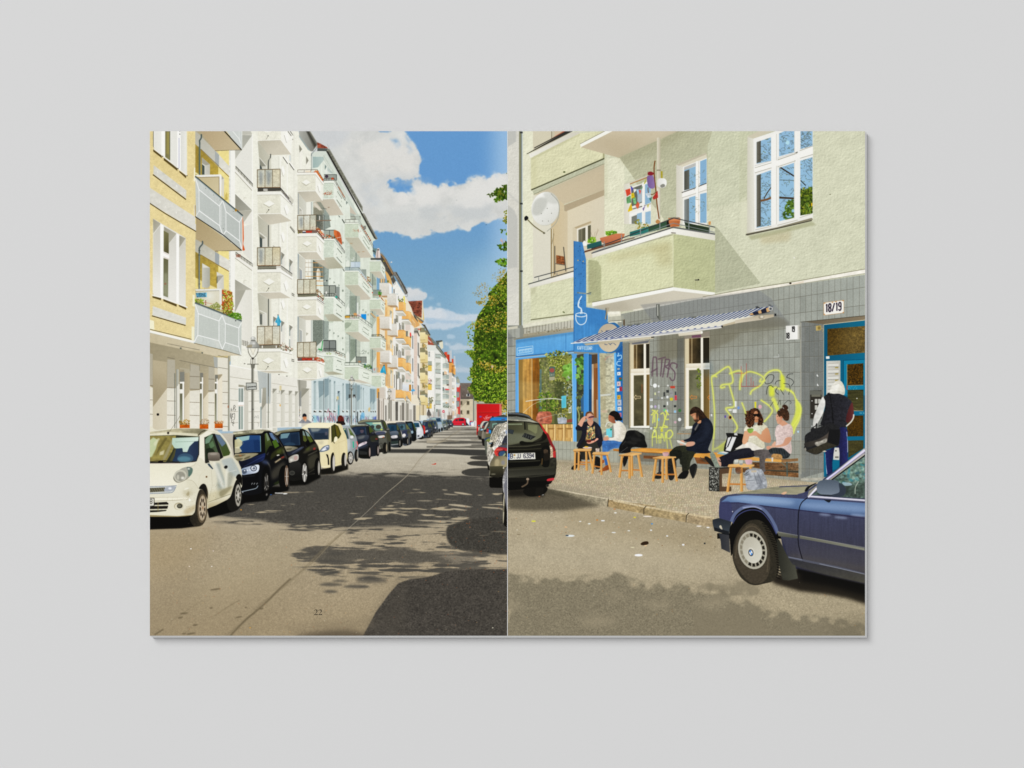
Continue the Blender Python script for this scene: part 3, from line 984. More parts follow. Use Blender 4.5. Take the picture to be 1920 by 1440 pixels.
# recess below it
P('b4b2a2','345 195 520 415 545 415 545 620 380 620 365 440',g=('c5c3b3',350,0,540,0))
P('7c7c72','372 440 478 570 478 612 380 612',a=.6)
P('8d8c80','380 470 460 575 380 575',a=.7)
P('c9c7ba','410 575 478 572 478 614 410 614')
P('4d5654','376 545 410 600 410 616 376 616')
L('f1f0e8','372 444 476 570 476 612',7)
Q('62645e','540 390 535 450 508 500 506 615',17)
P('d0cebf','520 470 548 440 552 615 520 615',a=.8)
# slots in the side wall
P('d6d4c8','555 420 660 420 660 620 555 620',a=.25)
slozenge(728,640,30,82)
for x,y in((820,500),(725,405)):
 L('3f3d37',[x,y+30,x+70,y+130],9)
 L('f6f5ee',[x+4,y+8,x+78,y+110],14)
P('cfd6d6','820 410 840 410 840 500 820 490')
# balcony 1
wb(345,690,1005,1288,872,165,105,500,1456)
glass3(340,684,622,895,dark=2)
P('34322c','345 895 695 895 695 940 345 955',a=.85)
R('e8e6dc',430,912,495,945,a=.85)
for y in(910,930,950):
 L('55504a',[345,y,695,y-6],4)
L('2f2d2a','690 900 865 1110',9)
for j in range(10):
 t=j/9
 L('3a3833',[695+170*t,905+205*t,695+170*t,945+195*t],5)
for j in range(1,4):
 L('55524c',[692,900+14*j,862,1105+14*j],4)
leaves('720 940 860 1090 840 1110 710 960',50,['6b675e','8a8478','3a3833','a8a196','59506a'],5,10)
P('dfddd0','700 855 750 900 745 925 700 890')
P('cac8bb','820 1000 888 1080 870 1140 820 1080')
# column 2, top balcony
P('aaa79a','945 965 960 965 960 1300 945 1300',a=.8)
P('c3c2b4','960 975 1075 1110 1075 1310 960 1310',g=('cfcec2',960,0,1075,0))
P('a3a196','975 1190 1015 1235 1015 1305 975 1305',a=.7)
P('d8d6ca','975 1250 1010 1235 1010 1305 975 1305',a=.7)
L('eeede5','970 1185 1016 1235 1018 1305',7)
L('8f979a','955 980 955 1300',9)
P('eae9dd','1080 1115 1150 1110 1150 1310 1080 1310')
L('838b89','1150 1110 1150 1310',7)
L('b3b9b5','1165 1110 1165 1310',6)
# green house balcony next to it
P('bdb5a3','1180 1110 1330 1070 1490 1065 1640 1305 1400 1315 1180 1190',g=('c9c1b0',1180,1110,1600,1300))
P('8d8c7c','1180 1190 1310 1200 1330 1310 1180 1310',n=(.03,0))
P('d3ccbc','1200 1115 1320 1235 1270 1235 1180 1150')
P('7d8478','1225 1110 1290 1110 1345 1190 1345 1310 1320 1310 1320 1235',a=.7)
P('96a098','1345 1200 1420 1310 1420 1440 1345 1440',n=(.02,0))
P('e3e7db','1484 815 1660 1080 1640 1300 1484 1055',g=('dce2d4',1484,0,1660,0),n=(.01,0))
P('ccd5c5','1335 820 1484 815 1484 1055 1335 1060',n=((.02,0),(.015,2)))
P('eaeee2','1330 795 1488 790 1665 1060 1655 1085 1484 825 1330 825')
L('8b948a','1335 828 1484 826 1650 1082',5)
L('f2f3ec','1335 1062 1484 1055 1638 1304',5)
for i in range(60):
 E(['a5462f','8d5a45','b8705a'][i%3],rng.normal(1395,38),rng.normal(985,14),rng.uniform(3,9),rng.uniform(2,6),a=.65)
R('777c76',1340,695,1530,790,a=.65)
L('4a4e4c','1340 697 1530 697 1530 790',7)
E('4a3a48',1380,725,26,22)
E('d8572a',1468,758,22,16)
railing(1340,1490,755,790,1660,300,4,'4f4b46')
for a0,a1 in(('1540 950','1610 1060'),('1530 1075','1605 1185')):
 L('5d655a',a0+' '+a1,8)
 L('8f978b',a0+' '+a1,3)
for x,y in((1525,1020),(1605,1090),(1570,1160)):
 L('7a8272',[x,y,x,y+22],6,a=.7)
for i in range(8):
 E('b0603a',1560+12*i,890+20*i,8,12,a=.7)
L('4f5653','1320 1200 1380 1215',6)
E('6a4a3a',1410,1190,16,5,a=.6)
P('7f8a84','1672 1090 1700 1120 1672 1150')
L('59605a','1560 1315 1580 1340',9)
L('3f443f','1612 1370 1648 1425',12)
P('9aa59c','1730 1160 1800 1290 1800 1320 1730 1320',a=.7)
P('c4bcac','1730 1160 1830 1300 1800 1300 1730 1270')
wb(945,1215,705,948,1328,148,140,1068,1112,drain=False,lx=.48)
railing(945,1240,628,665,1335,150,3,'5b4f44')
for i in range(14):
 t=i/14
 E(['c8703a','b85a2c','d99a5c'][i%3],1240+85*t,665+120*t,13,15,a=.95)
R('f0c8a0',1060,640,1150,665,a=.35)
leaves('1200 640 1250 640 1260 670 1200 668',16,['c8502c','d8823c'],6,10)
# ---- next storey
T(440,400)
P('b5b3a3','345 30 520 180 548 180 548 505 380 505 360 300',g=('c6c4b5',350,0,540,0))
P('8d8c80','378 310 470 385 380 390',a=.9)
P('4d5654','376 350 415 385 415 510 376 510')
P('d0cec2','415 385 472 370 472 510 415 510')
L('f1f0e8','372 286 474 365 476 505',8)
L('62645e','508 178 508 500',15)
P('d7d5c6','520 190 548 180 548 500 525 500')
slozenge(728,352,31,82)
L('3f3d37','830 205 900 295',8)
L('3f3d37','835 190 905 275',5)
P('e6e4d9','575 470 605 490 605 500 575 500')
P('a5a396','575 480 610 500 580 500')
for x,y in((697,575),(820,680)):
 P('8e8c80',[x,y,x+54,y+45,x+8,y+130,x,y+130])
 P('dcdad0',[x+8,y+130,x+54,y+45,x+54,y+250,x+8,y+210])
 L('f5f4ed',[x,y-4,x+58,y+44],6)
 R('7a8686',x,y+60,x+14,y+190,a=.75)
wb(345,690,890,1185,862,100,85,505,1283)
glass3(340,684,512,785,dark=1,tint=('c3c5b8','c4c2ac','d0c5a4'))
R('6d6b5c',345,792,625,838,a=.8)
L('35332e','345 838 625 830',6)
L('45433c','345 796 625 790',6)
R('efede4',625,790,695,840,a=.9)
for y in(800,818):
 L('6d6a60',[625,y,695,y-4],4)
L('2f2d2a','695 785 862 905',8)
L('77746a','700 810 860 925',4)
L('77746a','700 830 860 945',4)
for j in range(9):
 t=j/8
 L('6b685f',[700+160*t,790+115*t,700+160*t,840+110*t],4)
for o in(0,24):
 L('3f3d37',[855,1195+o,895,1220+o],8)
 # column 2 second and third balcony
P('c3c2b4','950 610 1060 690 1060 985 950 985',g=('cfcec2',950,0,1060,0))
P('8d9aa0','945 600 965 615 955 985 945 985',a=.8)
P('aaa9a0','968 810 1012 855 1012 985 968 985',a=.9)
P('8f9aa8','975 850 1010 860 1010 985 975 985',a=.5)
L('eeede5','968 808 1014 852 1016 985',7)
P('edece0','1065 700 1150 695 1150 985 1065 985')
P('c8c6b6','1080 880 1110 910 1085 935',a=.9)
P('5d655d','1172 700 1330 700 1330 985 1172 985',g=('7d857c',1172,0,1330,0),n=(.04,0))
P('8b9388','1172 700 1240 700 1330 790 1330 830',a=.7)
P('9aa49b','1335 760 1415 835 1405 1080 1335 1080',n=(.02,0))
L('4a5452','1338 740 1338 1080',9)
L('8f9795','1150 695 1150 985',6)
C('e3e1d4','1250 828 1285 880 1280 1000 1258 1035 1232 1000 1228 880')
L('b0ad9c','1262 850 1272 1010',8)
for y,x0,x1 in((740,1060,1330),(808,1060,1325),(876,1060,1325),(945,1060,1330),(1014,1225,1330),(1084,1230,1330)):
 L('c08a45' if x0>1100 or y>900 else 'a89a86',[x0,y,x1,y+2],7)
 L('d3944c',[1175,y,1325,y+2],8)
for x in(1062,1110,1185,1215,1275,1325):
 L('b5a58c',[x,700,x,985],4,a=.8)
L('cfcdc4','1258 1030 1390 1018',6)
E('2c3438',1383,1010,9,13)
P('c0b7a5','1180 700 1340 700 1490 655 1640 820 1400 835',g=('b2b09c',1300,700,1500,830))
P('bdbba8','1340 665 1484 655 1635 822 1410 832',g=('aeac98',1340,660,1500,830))
P('ccd5c5','1335 395 1490 400 1484 655 1340 658',n=((.02,0),(.015,2)))
P('e2e7da','1490 400 1650 600 1635 820 1484 655',g=('dce2d4',1490,0,1650,0),n=(.01,0))
P('eaeee2','1335 378 1495 380 1655 580 1648 608 1490 405 1335 402')
L('8b948a','1335 406 1490 408 1648 606',5)
R('8d958b',1335,250,1510,345,a=.75)
L('3d413f','1330 252 1510 252',7)
L('3d413f','1424 252 1424 345',6)
C('b9603a','1490 255 1540 262 1585 300 1610 420 1605 470 1560 420 1500 350',g=('d67a44',1580,300,1500,300))
L('8a4428','1545 270 1560 420',6)
L('e6e0d4','1530 370 1595 355',7)
railing(1335,1500,355,380,1650,215,4,'3d3f3b')
leaves('1340 325 1500 330 1500 375 1345 372',50,['b8452c','5d6a3a','7a3a2a','45522e','d8632f'],6,11)
for a0,a1 in(('1540 525','1610 610'),('1530 655','1605 740')):
 L('5d655a',a0+' '+a1,8)
for x,y in((1527,605),(1605,640)):
 L('7a8272',[x,y,x,y+20],6,a=.7)
Q('a0a898','1345 480 1400 430 1380 460',4,a=.7)
wb(945,1230,350,580,1335,105,115,1062,690,drain=False)
glass3(945,1222,28,255,dark=1,tint=('d0d2c6','cfd0c4','b9bbac'))
P('5d6158','1225 20 1330 20 1330 250 1225 250',g=('7a7c72',1225,0,1330,0),n=(.05,0))
P('8d968e','1345 20 1420 30 1440 200 1345 250',n=(.02,0))
L('525a5a','1340 20 1340 250',10)
L('8a7563','1228 110 1445 105',13)
R('eeece4',1268,40,1280,100)
P('6b5148','945 258 1240 250 1240 295 945 300',a=.85)
R('b3442f',1070,262,1160,292)
R('d8d6cc',1020,262,1066,278)
R('3b4a66',1020,280,1066,294)
leaves('945 255 1000 255 1000 296 948 298',14,['8a9a3a','55602c','c8c05a'],5,9)
leaves('1240 210 1330 300 1320 350 1240 280',60,['c8562c','e0883c','6f7a3a','d86a6a','a8402c','e6c050'],6,12)
leaves('1130 210 1240 205 1240 250 1140 250',30,['a89a86','c2b7a4','8d7d6c','d8a8a0'],5,10)
L('6d3a2c','1240 260 1335 380',14)
L('4a4640','1240 300 1340 400',6)
# third
gl='8a8f86'
R(gl,1335,1085,1515,1250,a=.8)
R('6f7672',1520,1100,1575,1290,a=.7)
L('3d413f','1332 1084 1515 1084 1515 1200',8)
L('3d413f','1422 1084 1422 1250',8)
P('c0c9b9','1335 1270 1485 1275 1480 1640 1340 1640',n=((.02,0),(.015,2)))
P('e2e7da','1485 1275 1650 1400 1640 1900 1480 1790',g=('dce2d4',1490,0,1650,0),n=(.01,0))
P('eaeee2','1335 1248 1490 1255 1655 1380 1648 1408 1490 1280 1335 1275')
railing(1340,1490,1205,1245,1650,150,4,'3d3f3b')
E('2fa898',1525,1255,18,14)
E('e8e6de',1375,1190,12,20)
glass3(942,1222,990,1210,tint=('c9cabc','cbc9b4','bdb9a2'),dark=0)
R('6f6d58',945,1212,1235,1255,a=.85)
L('2f2f2a','945 1215 1235 1208',9)
L('5d5b4c','945 1240 1235 1235',5)
leaves('1240 1140 1340 1250 1345 1310 1240 1230',60,['7a5c40','a58a60','5d6a3a','c0a884','b04a34'],6,13)
L('3a3630','1235 1215 1345 1300',9)
L('3a3630','1235 1245 1340 1330',5)
E('d8d6cc',1260,1212,8)
wb(945,1225,1300,1540,1338,75,70,1060,1600,drain=False)
L('9a9888','1170 1200 1210 1180 1220 1200',6)
for i in range(4):
 E('8a9486',1625,440+i*0+[0,720,1180,1600][i],12,18,a=.8)
for x,y in((1430,195),(1358,905),(1430,980),(1492,1035),(1565,1080),(1620,1160)):
 P('7f887c',[x-8,y-18,x+14,y,x-8,y+20],a=.8)
L('4a4e48','1620 100 1645 150',10)
L('4a4e48','1622 830 1645 870',10)
# ---- lowest storey
T(440,560)
P('b5b3a3','342 -86 505 4 548 4 548 410 380 410 360 150',g=('c8c6b7',350,0,540,0))
L('62645e','508 4 508 405',15)
P('6d706a','376 210 415 235 415 390 376 385')
P('8a8a80','376 210 412 240 376 240',a=.9)
P('d3d1c6','415 230 474 215 474 408 415 400')
L('f1f0e8','372 176 474 222 476 405',8)
P('d7d5c6','520 10 548 4 548 405 522 405')
slozenge(728,82,31,80)
for x,y in((578,262),(697,325),(820,390)):
 P('8e8c80',[x,y,x+54,y+34,x+8,y+100,x,y+100])
 P('dddbd1',[x+8,y+100,x+54,y+34,x+54,y+330,x+8,y+330])
 L('f5f4ed',[x,y-4,x+62,y+36],6)
 R('7a8686',x,y+40,x+14,y+170,a=.8)
R('8b9696',818,600,832,720,a=.8)
L('f4f4f0','818 602 840 604',9)
C('4aa8c8','608 350 635 290 648 242 655 242 672 290 698 345 685 370 680 420 640 420 636 370')
P('8fd0e0','648 250 655 300 645 350 640 300',a=.7)
L('2f7f9a','660 280 680 350',6)
L('2f7f9a','640 290 622 345',5)
E('222',650,243,7)
wb(335,690,800,1080,855,38,35,500,1118,lx=.48)
glass3(338,680,415,692,tint=('cccabb','cdc6b2','c9c9bb'))
C('7d6a50','470 640 520 600 560 650 560 680 470 685',f=14,a=.45)
R('6f6a58',370,700,700,745,a=.7)
L('3a352e','370 705 700 690',8)
for y in(722,742):
 L('4f4a42',[372,y,640,y],4)
for x in(415,625):
 R('e9e7de',x-8,705,x+8,740)
leaves('640 700 850 730 855 800 690 760',90,['5d5a4c','8a7d66','3f3d34','9a5a48','6d6f4a','b5ab98'],6,12)
leaves('690 650 770 680 770 720 700 700',24,['8a6a58','a0826a','6d5a4c'],4,8)
for o in(0,24):
 L('3f3d37',[852,908+o,893,920+o],8)
for x,y in((665,1138),(782,1162),(150,975)):
 E('6b6960',x,y,14,6)
 # column 2 low
P('c3c2b4','950 270 1065 320 1065 650 950 650',g=('cfcec2',950,0,1060,0))
P('8f9a9c','942 265 965 275 960 650 942 650',a=.8)
P('b5b4a8','968 455 1012 480 1012 650 968 650',a=.9)
P('9aa3a8','975 470 1010 485 1010 650 975 650',a=.45)
L('eeede5','968 452 1014 476 1016 650',7)
P('eceade','1070 325 1150 322 1150 650 1070 650')
P('b5b3a4','1072 505 1108 520 1072 560')
L('8f9795','1150 322 1150 650',6)
L('c5cac6','1164 322 1164 650',6)
P('7d857b','1172 322 1325 322 1325 620 1225 720 1172 720',n=(.04,0))
P('d3d9cc','1225 740 1325 610 1325 790 1225 770')
P('3f9a58','1315 630 1328 628 1310 780 1290 790 1300 690',a=.9)
P('e9eee6','1295 690 1312 640 1300 770',a=.8)
P('4fae68','1255 745 1310 760 1305 782 1255 765')
P('9aa49b','1335 330 1415 340 1405 640 1335 640',n=(.02,0))
L('4a5452','1335 325 1335 610',9)
P('bdbba8','1345 235 1480 228 1632 338 1412 342',g=('aeac98',1340,230,1500,340))
P('ccd5c5','1335 -10 1485 -6 1480 228 1340 236',n=((.02,0),(.015,2)))
P('e2e7da','1485 0 1650 120 1635 335 1480 228',g=('dce2d4',1490,0,1650,0),n=(.01,0))
for a0,a1 in(('1530 85','1600 140'),('1525 215','1605 270')):
 L('5d655a',a0+' '+a1,9)
for x,y in((1525,165),(1605,170)):
 L('7a8272',[x,y,x,y+20],6,a=.7)
R('7b807c',1330,628,1520,790,a=.9)
L('3d413f','1328 628 1518 628 1520 790',10)
L('3d413f','1422 628 1422 790',8)
L('3d413f','1330 750 1520 750',8)
P('bcb9a6','1345 1100 1480 1090 1640 1138 1410 1142',g=('aaa893',1340,1090,1500,1140))
P('c3ccbb','1340 865 1480 862 1478 1090 1345 1098',n=((.02,0),(.015,2)))
P('e2e7da','1480 862 1650 925 1640 1135 1478 1090',g=('dce2d4',1490,0,1650,0),n=(.01,0))
P('eaeee2','1240 815 1330 845 1485 838 1655 905 1648 925 1480 862 1310 862 1240 840')
L('8b948a','1240 842 1310 864 1480 864 1648 926',5)
railing(1230,1490,770,800,1655,65,6,'55584f')
leaves('1380 810 1440 815 1440 835 1380 832',12,['7a9a44','9ab05a'],5,9)
leaves('1500 790 1640 840 1645 880 1510 830',26,['7a5a48','55584f','8d6a50'],5,10)
for a0,a1 in(('1535 925','1600 950'),('1525 1060','1605 1080')):
 L('5d655a',a0+' '+a1,9)
for x,y in((1525,1005),(1605,975)):
 L('7a8272',[x,y,x,y+20],6,a=.7)
wb(945,1235,955,1205,1345,45,30,1060,1222,drain=False)
P('d9d8c8','945 -20 1230 -40 1230 0 945 10',a=.9)
wb(945,1225,20,250,1335,75,70,1060,318,drain=False)
L('3a3630','1235 0 1345 75',7)
glass3(940,1222,655,880,tint=('c9c6b4','c6c2ae','c5c3b2'))
P('5c2f26','945 888 1230 885 1235 930 945 932',a=.9)
R('a93f2a',1010,890,1230,925,n=(.08,1))
R('6d6a66',945,888,1005,925,a=.8)
E('b8bfb4',1180,905,14,18)
leaves('1220 880 1320 900 1345 960 1240 935',70,['b0442c','c8583a','7a3424','8a8a50','d07a5a'],6,12)
for x in(1060,1160):
 L('7a2f22',[x,886,x,928],5)
for x,y in((1428,470),(1490,515),(1555,560),(1620,590)):
 P('7a8378',[x-10,y-14,x+14,y,x-8,y+22],a=.85)

# --------------------------- left picture: yellow house at the left edge
T(280,240)
P('c6b78a','690 40 1215 40 1215 3500 690 3500')
P('dfcd99','0 0 690 0 690 3200 0 3060',g=('e3d19d',0,0,0,2600),n=((.012,0),(.012,2),(.008,3)))
P('c8b47c','60 320 560 720 560 900 60 560',f=30,a=.22)
P('f0ecc8','560 45 568 45 568 700 560 700')
P('efead0','672 590 690 600 690 810 665 790')
P('efead0','670 1150 690 1160 690 1340 672 1310')
# top window
P('e6e5de','58 45 560 45 565 722 58 312',g=('dddcd4',60,0,560,0))
L('43402f','60 45 60 300',7)
P('f4f3ee','180 45 236 45 236 470 180 410')
P('7c7753','238 45 312 45 312 490 238 435',g=('8d8860',238,0,312,0))
P('a99c58','262 60 296 60 296 400 255 380',a=.5)
R('5f5f55',300,45,314,480,a=.5)
P('f4f3ee','418 45 470 45 470 650 418 600')
L('8d8fae','446 150 446 600',9,a=.8)
L('4b4a45','450 45 462 60',5)
E('3a3a35',457,92,8,7)
P('d6d6cf','474 45 552 45 552 700 474 640',g=('e6e5dd',474,0,552,0),a=.9)
P('dad9d1','80 45 180 45 180 400 80 320',g=('e6e5de',80,0,180,0),a=.7)
P('5d4f28','58 318 186 414 186 452 58 352')
P('5d4f28','216 445 422 600 420 645 216 484')
P('5d4f28','450 640 552 716 550 756 450 662')
L('eceae0','60 306 190 408',12)
L('eceae0','214 428 432 606',12)
L('eceae0','450 622 572 716',12)
for x,y in((200,425),(430,608),(565,716)):
 E('3d3a30',x,y,8)
E('cfc29a',64,298,10,16)
# plaques and band
P('cfcec4','66 558 556 935 552 1058 60 690',g=('d6d4ca',60,600,556,1000),n=(.015,2))
L('453a1e','55 700 548 1072',15)
P('d2d0c6','8 895 700 1342 706 1552 8 1128',g=('d8d6cc',8,900,700,1440),n=(.012,2))
L('453a1e','8 1130 240 1284 700 1552',13)
for x,y in((125,660),(160,1110),(245,1180),(405,1270),(410,870),(530,970)):
 E('eceae2',x,y,7,16,a=.8)
T(280,400)
# window in the middle
P('dedcd4','55 78 545 368 545 1412 50 1240')
P('9c998a','55 82 165 150 165 165 60 300',g=('aeab9c',60,80,160,160))
P('c8c6bc','60 320 165 180 165 1270 55 1230',g=('e4e2da',0,300,0,1100))
P('f6f5f0','165 155 212 178 206 1290 165 1275')
P('7d7a56','215 255 292 300 292 612 215 575',g=('5c583c',215,250,215,600))
P('8d8863','225 300 235 300 235 570 225 560',a=.5)
P('f4f3ee','210 570 300 612 300 690 208 660')
L('8a5a45','212 585 290 625',4,a=.7)
L('8a5a45','212 650 296 688',4,a=.7)
P('6c6b50','212 670 285 695 280 1262 210 1235',g=('85866c',212,680,250,1260))
P('a3a58c','225 900 270 900 275 1250 215 1200',f=14,a=.55)
P('9a5a48','225 1045 255 1040 255 1070 225 1075',a=.5)
P('9c998a','220 200 408 305 295 450 292 300 220 255',g=('b0ad9e',220,220,400,330))
P('d2d0c7','298 455 405 310 408 1345 300 1300',g=('e4e2da',0,400,0,1200))
P('f6f5f0','405 300 448 322 442 1362 405 1350')
P('979485','450 330 545 375 448 518',g=('a8a596',450,340,540,380))
P('ccc9be','448 520 545 380 545 1400 445 1372',g=('e0ded5',0,450,0,1300))
for p in('45 1240 178 1270 172 1302 50 1262','210 1285 412 1362 408 1400 210 1312','442 1370 556 1412 550 1450 442 1392'):
 P('5d4f28',p)
L('f0eee6','40 1222 185 1268',16)
L('f0eee6','208 1272 430 1352',16)
L('f0eee6','440 1358 570 1410',16)
E('cfc29a',54,1212,9,14)
# recess beside: soffits, olive shade, grey balcony
T(280,240)
P('dccb8f','690 45 1200 45 1200 1500 690 1440')
P('9c8742','690 230 1035 560 1035 730 690 730',g=('b19c4c',690,400,1030,600),n=((.03,2),(.015,0)))
P('e8d894','1035 330 1200 330 1200 1150 1035 1000',n=(.012,2))
P('b5b3a6','690 45 740 75 1050 400 1045 590 690 240',g=('c3c2b8',700,100,1040,480))
P('9fa5a6','985 350 1048 405 1045 590 985 520',a=.8)
P('d9d7cc','1048 405 1205 580 1200 720 1045 585',n=(.015,2))
L('6e5520','770 315 1045 575',6)
L('7a5f24','1045 585 1198 735',9)
P('b2a182','690 45 1140 45 1385 325 985 340 740 80',g=('c3b495',800,60,1300,320))
P('aaa389','690 45 760 45 985 335 740 90',a=.6)
L('2f2c22','1125 45 1385 330',17)
P('c9cdc9','1150 45 1392 45 1392 325')
L('e9ebe6','1250 45 1350 165 1372 240',10)
L('dfe2dd','1348 45 1350 160',6)
L('e4e6e0','1390 45 1390 325',7)
L('4a4436','985 342 1385 328',5)
P('cfcdc2','788 440 910 545 910 700 790 700',g=('bdbbb0',790,0,910,0))
P('a3a093','790 445 908 545 850 560 790 530')
P('4f5852','790 540 832 572 832 702 790 702')
L('e2e1d6','790 535 832 570 832 700',7)
Q('55625f','780 95 778 150 752 195 756 250 755 700',22)
L('8b9694','762 250 762 690',5)
L('77815a','740 280 742 690',5)
L('5a4a20','730 270 730 690',5,a=.6)
P('ded6a0','690 660 740 690 740 712 690 690')
P('d9d7cc','1195 335 1215 335 1215 1160 1195 1130',n=(.04,1))
P('efeee6','1215 335 1285 335 1285 1215 1215 1160')
P('b9b8ad','1285 335 1380 335 1290 465',a=.9)
# beige screen
P('e6e5df','690 705 1075 695 1085 760 1070 1010 1040 980 1050 735 770 735 700 725')
P('c0b391','730 745 1045 735 1050 1005',g=('cbbf9e',760,740,1040,990))
L('8a7d63','728 742 1046 732 1048 1000',9)
P('eceae4','1055 700 1085 715 1080 1060 1060 1040')
P('d3d0c4','1085 715 1122 760 1118 1060 1085 1010')
P('9a978a','1085 715 1120 755 1085 775',a=.7)
for i in range(9):
 x=1130+i*5
 L('a88f3a',[x,1080,x+rng.uniform(-18,30),940+rng.uniform(0,60)],4,a=.8)
 # big grey balcony
P('c6cac5','690 735 1400 1320 1388 1830 700 1335',g=('b8bdb8',690,800,1300,1700),n=((.008,8),(.006,0)))
P('b6bbb6','745 930 1050 1170 1050 1460 750 1240',a=.6)
P('b6bbb6','1150 1260 1350 1415 1350 1690 1150 1535',a=.6)
L('4e585a','690 728 1400 1315',22)
L('7f9092','694 738 1400 1322',9)
L('23251f','690 722 1398 1306',5)
wl='f2f3f0'
for p,w in(('695 760 745 925 1050 1170 1098 1090',11),('745 925 748 1240',8),('748 1240 1055 1465 1105 1610',12),('748 1240 698 1325',7),('1055 1170 1057 1465',8),('1075 1165 1075 1455',5),('1105 1100 1150 1255 1352 1415 1392 1340',11),('1150 1255 1150 1540',8),('1105 1610 1150 1540 1355 1695 1385 1810',12),('1352 1415 1355 1695',8)):
 L(wl,p,w)
L('f0f2ee','1392 1330 1392 1830',6)
for x,y in((845,905),(965,1005),(1060,1080),(1260,1250),(1110,1510)):
 E('55594f',x,y,5)
P('5d3a20','680 1160 692 1160 692 1340 684 1330',a=.6)
leaves('1285 1205 1335 1235 1330 1260 1285 1240',12,['d99a2a','c8802a','8a7a30'],7,12)
P('d9703c','1396 1320 1412 1420 1418 1660 1408 1740 1434 1830 1418 1840 1396 1835 1400 1700',g=('c85a2c',1396,0,1420,0))
P('e89058','1398 1380 1408 1500 1404 1700 1398 1700',a=.7)
# its underside and the next bay
P('aa9a78','700 1345 1385 1835 985 1845 700 1670',g=('bdae8d',720,1400,1200,1820))
L('23201a','690 1330 840 1430 1110 1605 1385 1838',12)
L('4a4436','985 1848 1385 1836',6)
T(280,400)
P('b1af a1'.replace(' ',''),'690 390 740 410 985 572 985 735 690 575',g=('c5c3b6',700,400,980,650),n=(.012,2))
P('98862f'.replace('2f','44'),'690 575 1035 790 1035 1130 690 965',g=('b59f50',690,600,1030,900),n=((.03,2),(.015,0)))
P('e8d894','1035 565 1200 565 1200 1160 1035 1100',n=(.012,2))
P('9fa5a6','985 575 1050 615 1050 790 985 740')
P('d9d7cc','1050 615 1205 705 1200 870 1050 790',n=(.015,2))
L('6e5520','770 620 1045 785',7)
L('7a5f24','1045 785 1198 872',10)
P('e6d48c','690 965 750 990 820 1060 820 1130 690 1130')
P('e9d794','905 1080 1010 1125 1010 1135 905 1135')
P('c3c2b6','790 745 910 815 910 1090 870 1120 790 1110',g=('a9a99e',800,0,905,0))
P('dad8cc','800 755 905 815 800 815')
P('d9d7cd','1010 875 1115 930 1120 1135 1015 1135',g=('c9c7bc',1010,0,1115,0))
P('a9a699','1010 935 1115 932 1020 1045')
P('55584a','1010 950 1020 950 1020 1050 1010 1050')
Q('5c6664','796 415 796 460 752 520 750 600 748 1130',22)
L('9aa5a2','752 600 752 1130',7)
for y in(560,625,1060):
 L('3d4745',[735,y,768,y],6)
L('5a4a20','728 620 728 1100',5,a=.6)
P('efeee6','1215 565 1285 565 1285 1440 1215 1440')
P('d9d7cc','1195 565 1215 565 1215 1200 1195 1200',n=(.05,1))
P('dddbd0','1285 560 1382 560 1382 600 1285 575')
# low balcony things
P('e3e3dc','690 1140 1085 1130 1090 1440 1050 1440 1050 1170 700 1170')
P('cdc9b2','700 1175 1050 1165 1050 1440 690 1340',g=('d8d4c0',700,0,1050,0))
E('eef0ea',905,1240,60,60,a=.6,f=30)
L('8a8570','690 1168 1048 1160',7)
P('55859a','695 1195 860 1188 862 1255 710 1262',n=((.12,1),(.06,0)))
P('7fc0d8','845 1190 862 1190 862 1255 845 1258')
for x in(745,825):
 L('c9c9c0',[x,1135,x,1190],7)
leaves('690 1280 810 1310 800 1370 690 1330',50,['7a9a2a','93b03a','55702a','a8c04a','c06a80'],7,14)
for y in(1315,1340,1365):
 E('7a2a20',845,y,8,9)
L('b8603a','815 1335 940 1355',4)
leaves('890 1400 1000 1360 1065 1370 1050 1440 900 1440',90,['7a8a3a','93a04a','55602a','a8a862','6a7a40'],6,14,flat=.3)
P('b4532c','1090 1150 1200 1165 1245 1180 1250 1440 1200 1440 1090 1440')
P('efeee6','1100 1200 1120 1280 1120 1330 1100 1320')
P('3f9a90','1095 1210 1110 1220 1105 1250 1095 1240')
leaves('1110 1185 1240 1190 1245 1440 1120 1440',260,['a8b83a','d8d890','7a8a2a','c0c860','5d6a20','e8e4b0','b0602c'],7,14)
T(280,560)
leaves('1095 60 1250 60 1260 200 1200 240 1095 200',130,['a8b83a','d8d890','7a8a2a','b4532c','5d6a20','8a6a38'],7,14)
leaves('690 0 810 20 800 75 700 60',60,['7a9a2a','93b03a','55702a','c05a70','a8c04a'],7,14)
leaves('900 110 1000 60 1065 90 1055 185 1000 160',90,['7a8a3a','93a04a','6a602a','a89a52','6a7a40'],6,14,flat=.3)
# wall below
P('dfcd99','8 -30 45 -30 180 0 430 85 572 140 680 100 675 640 8 460',g=('e2d09c',0,0,600,0),n=((.012,0),(.012,2)))
for p in('45 -38 178 -8 172 24 50 -14','210 8 412 84 408 120 210 36','442 92 556 134 550 168 442 114'):
 P('5d4f28',p)
L('f0eee6','208 -8 430 74',16)
L('f0eee6','440 80 570 132',16)
P('d8d7ce','52 112 552 285 548 392 45 248',n=(.012,2))
L('453a1e','40 258 542 402',13)
P('eeeacb','8 315 70 335 75 465 8 452')
P('eeeacb','634 415 676 425 670 640 634 610')
P('eeeacb','650 -60 682 -50 680 120 650 110')
L('4a4636','8 458 70 475 632 610',8)
P('f1efe6','8 472 670 632 668 668 8 508')
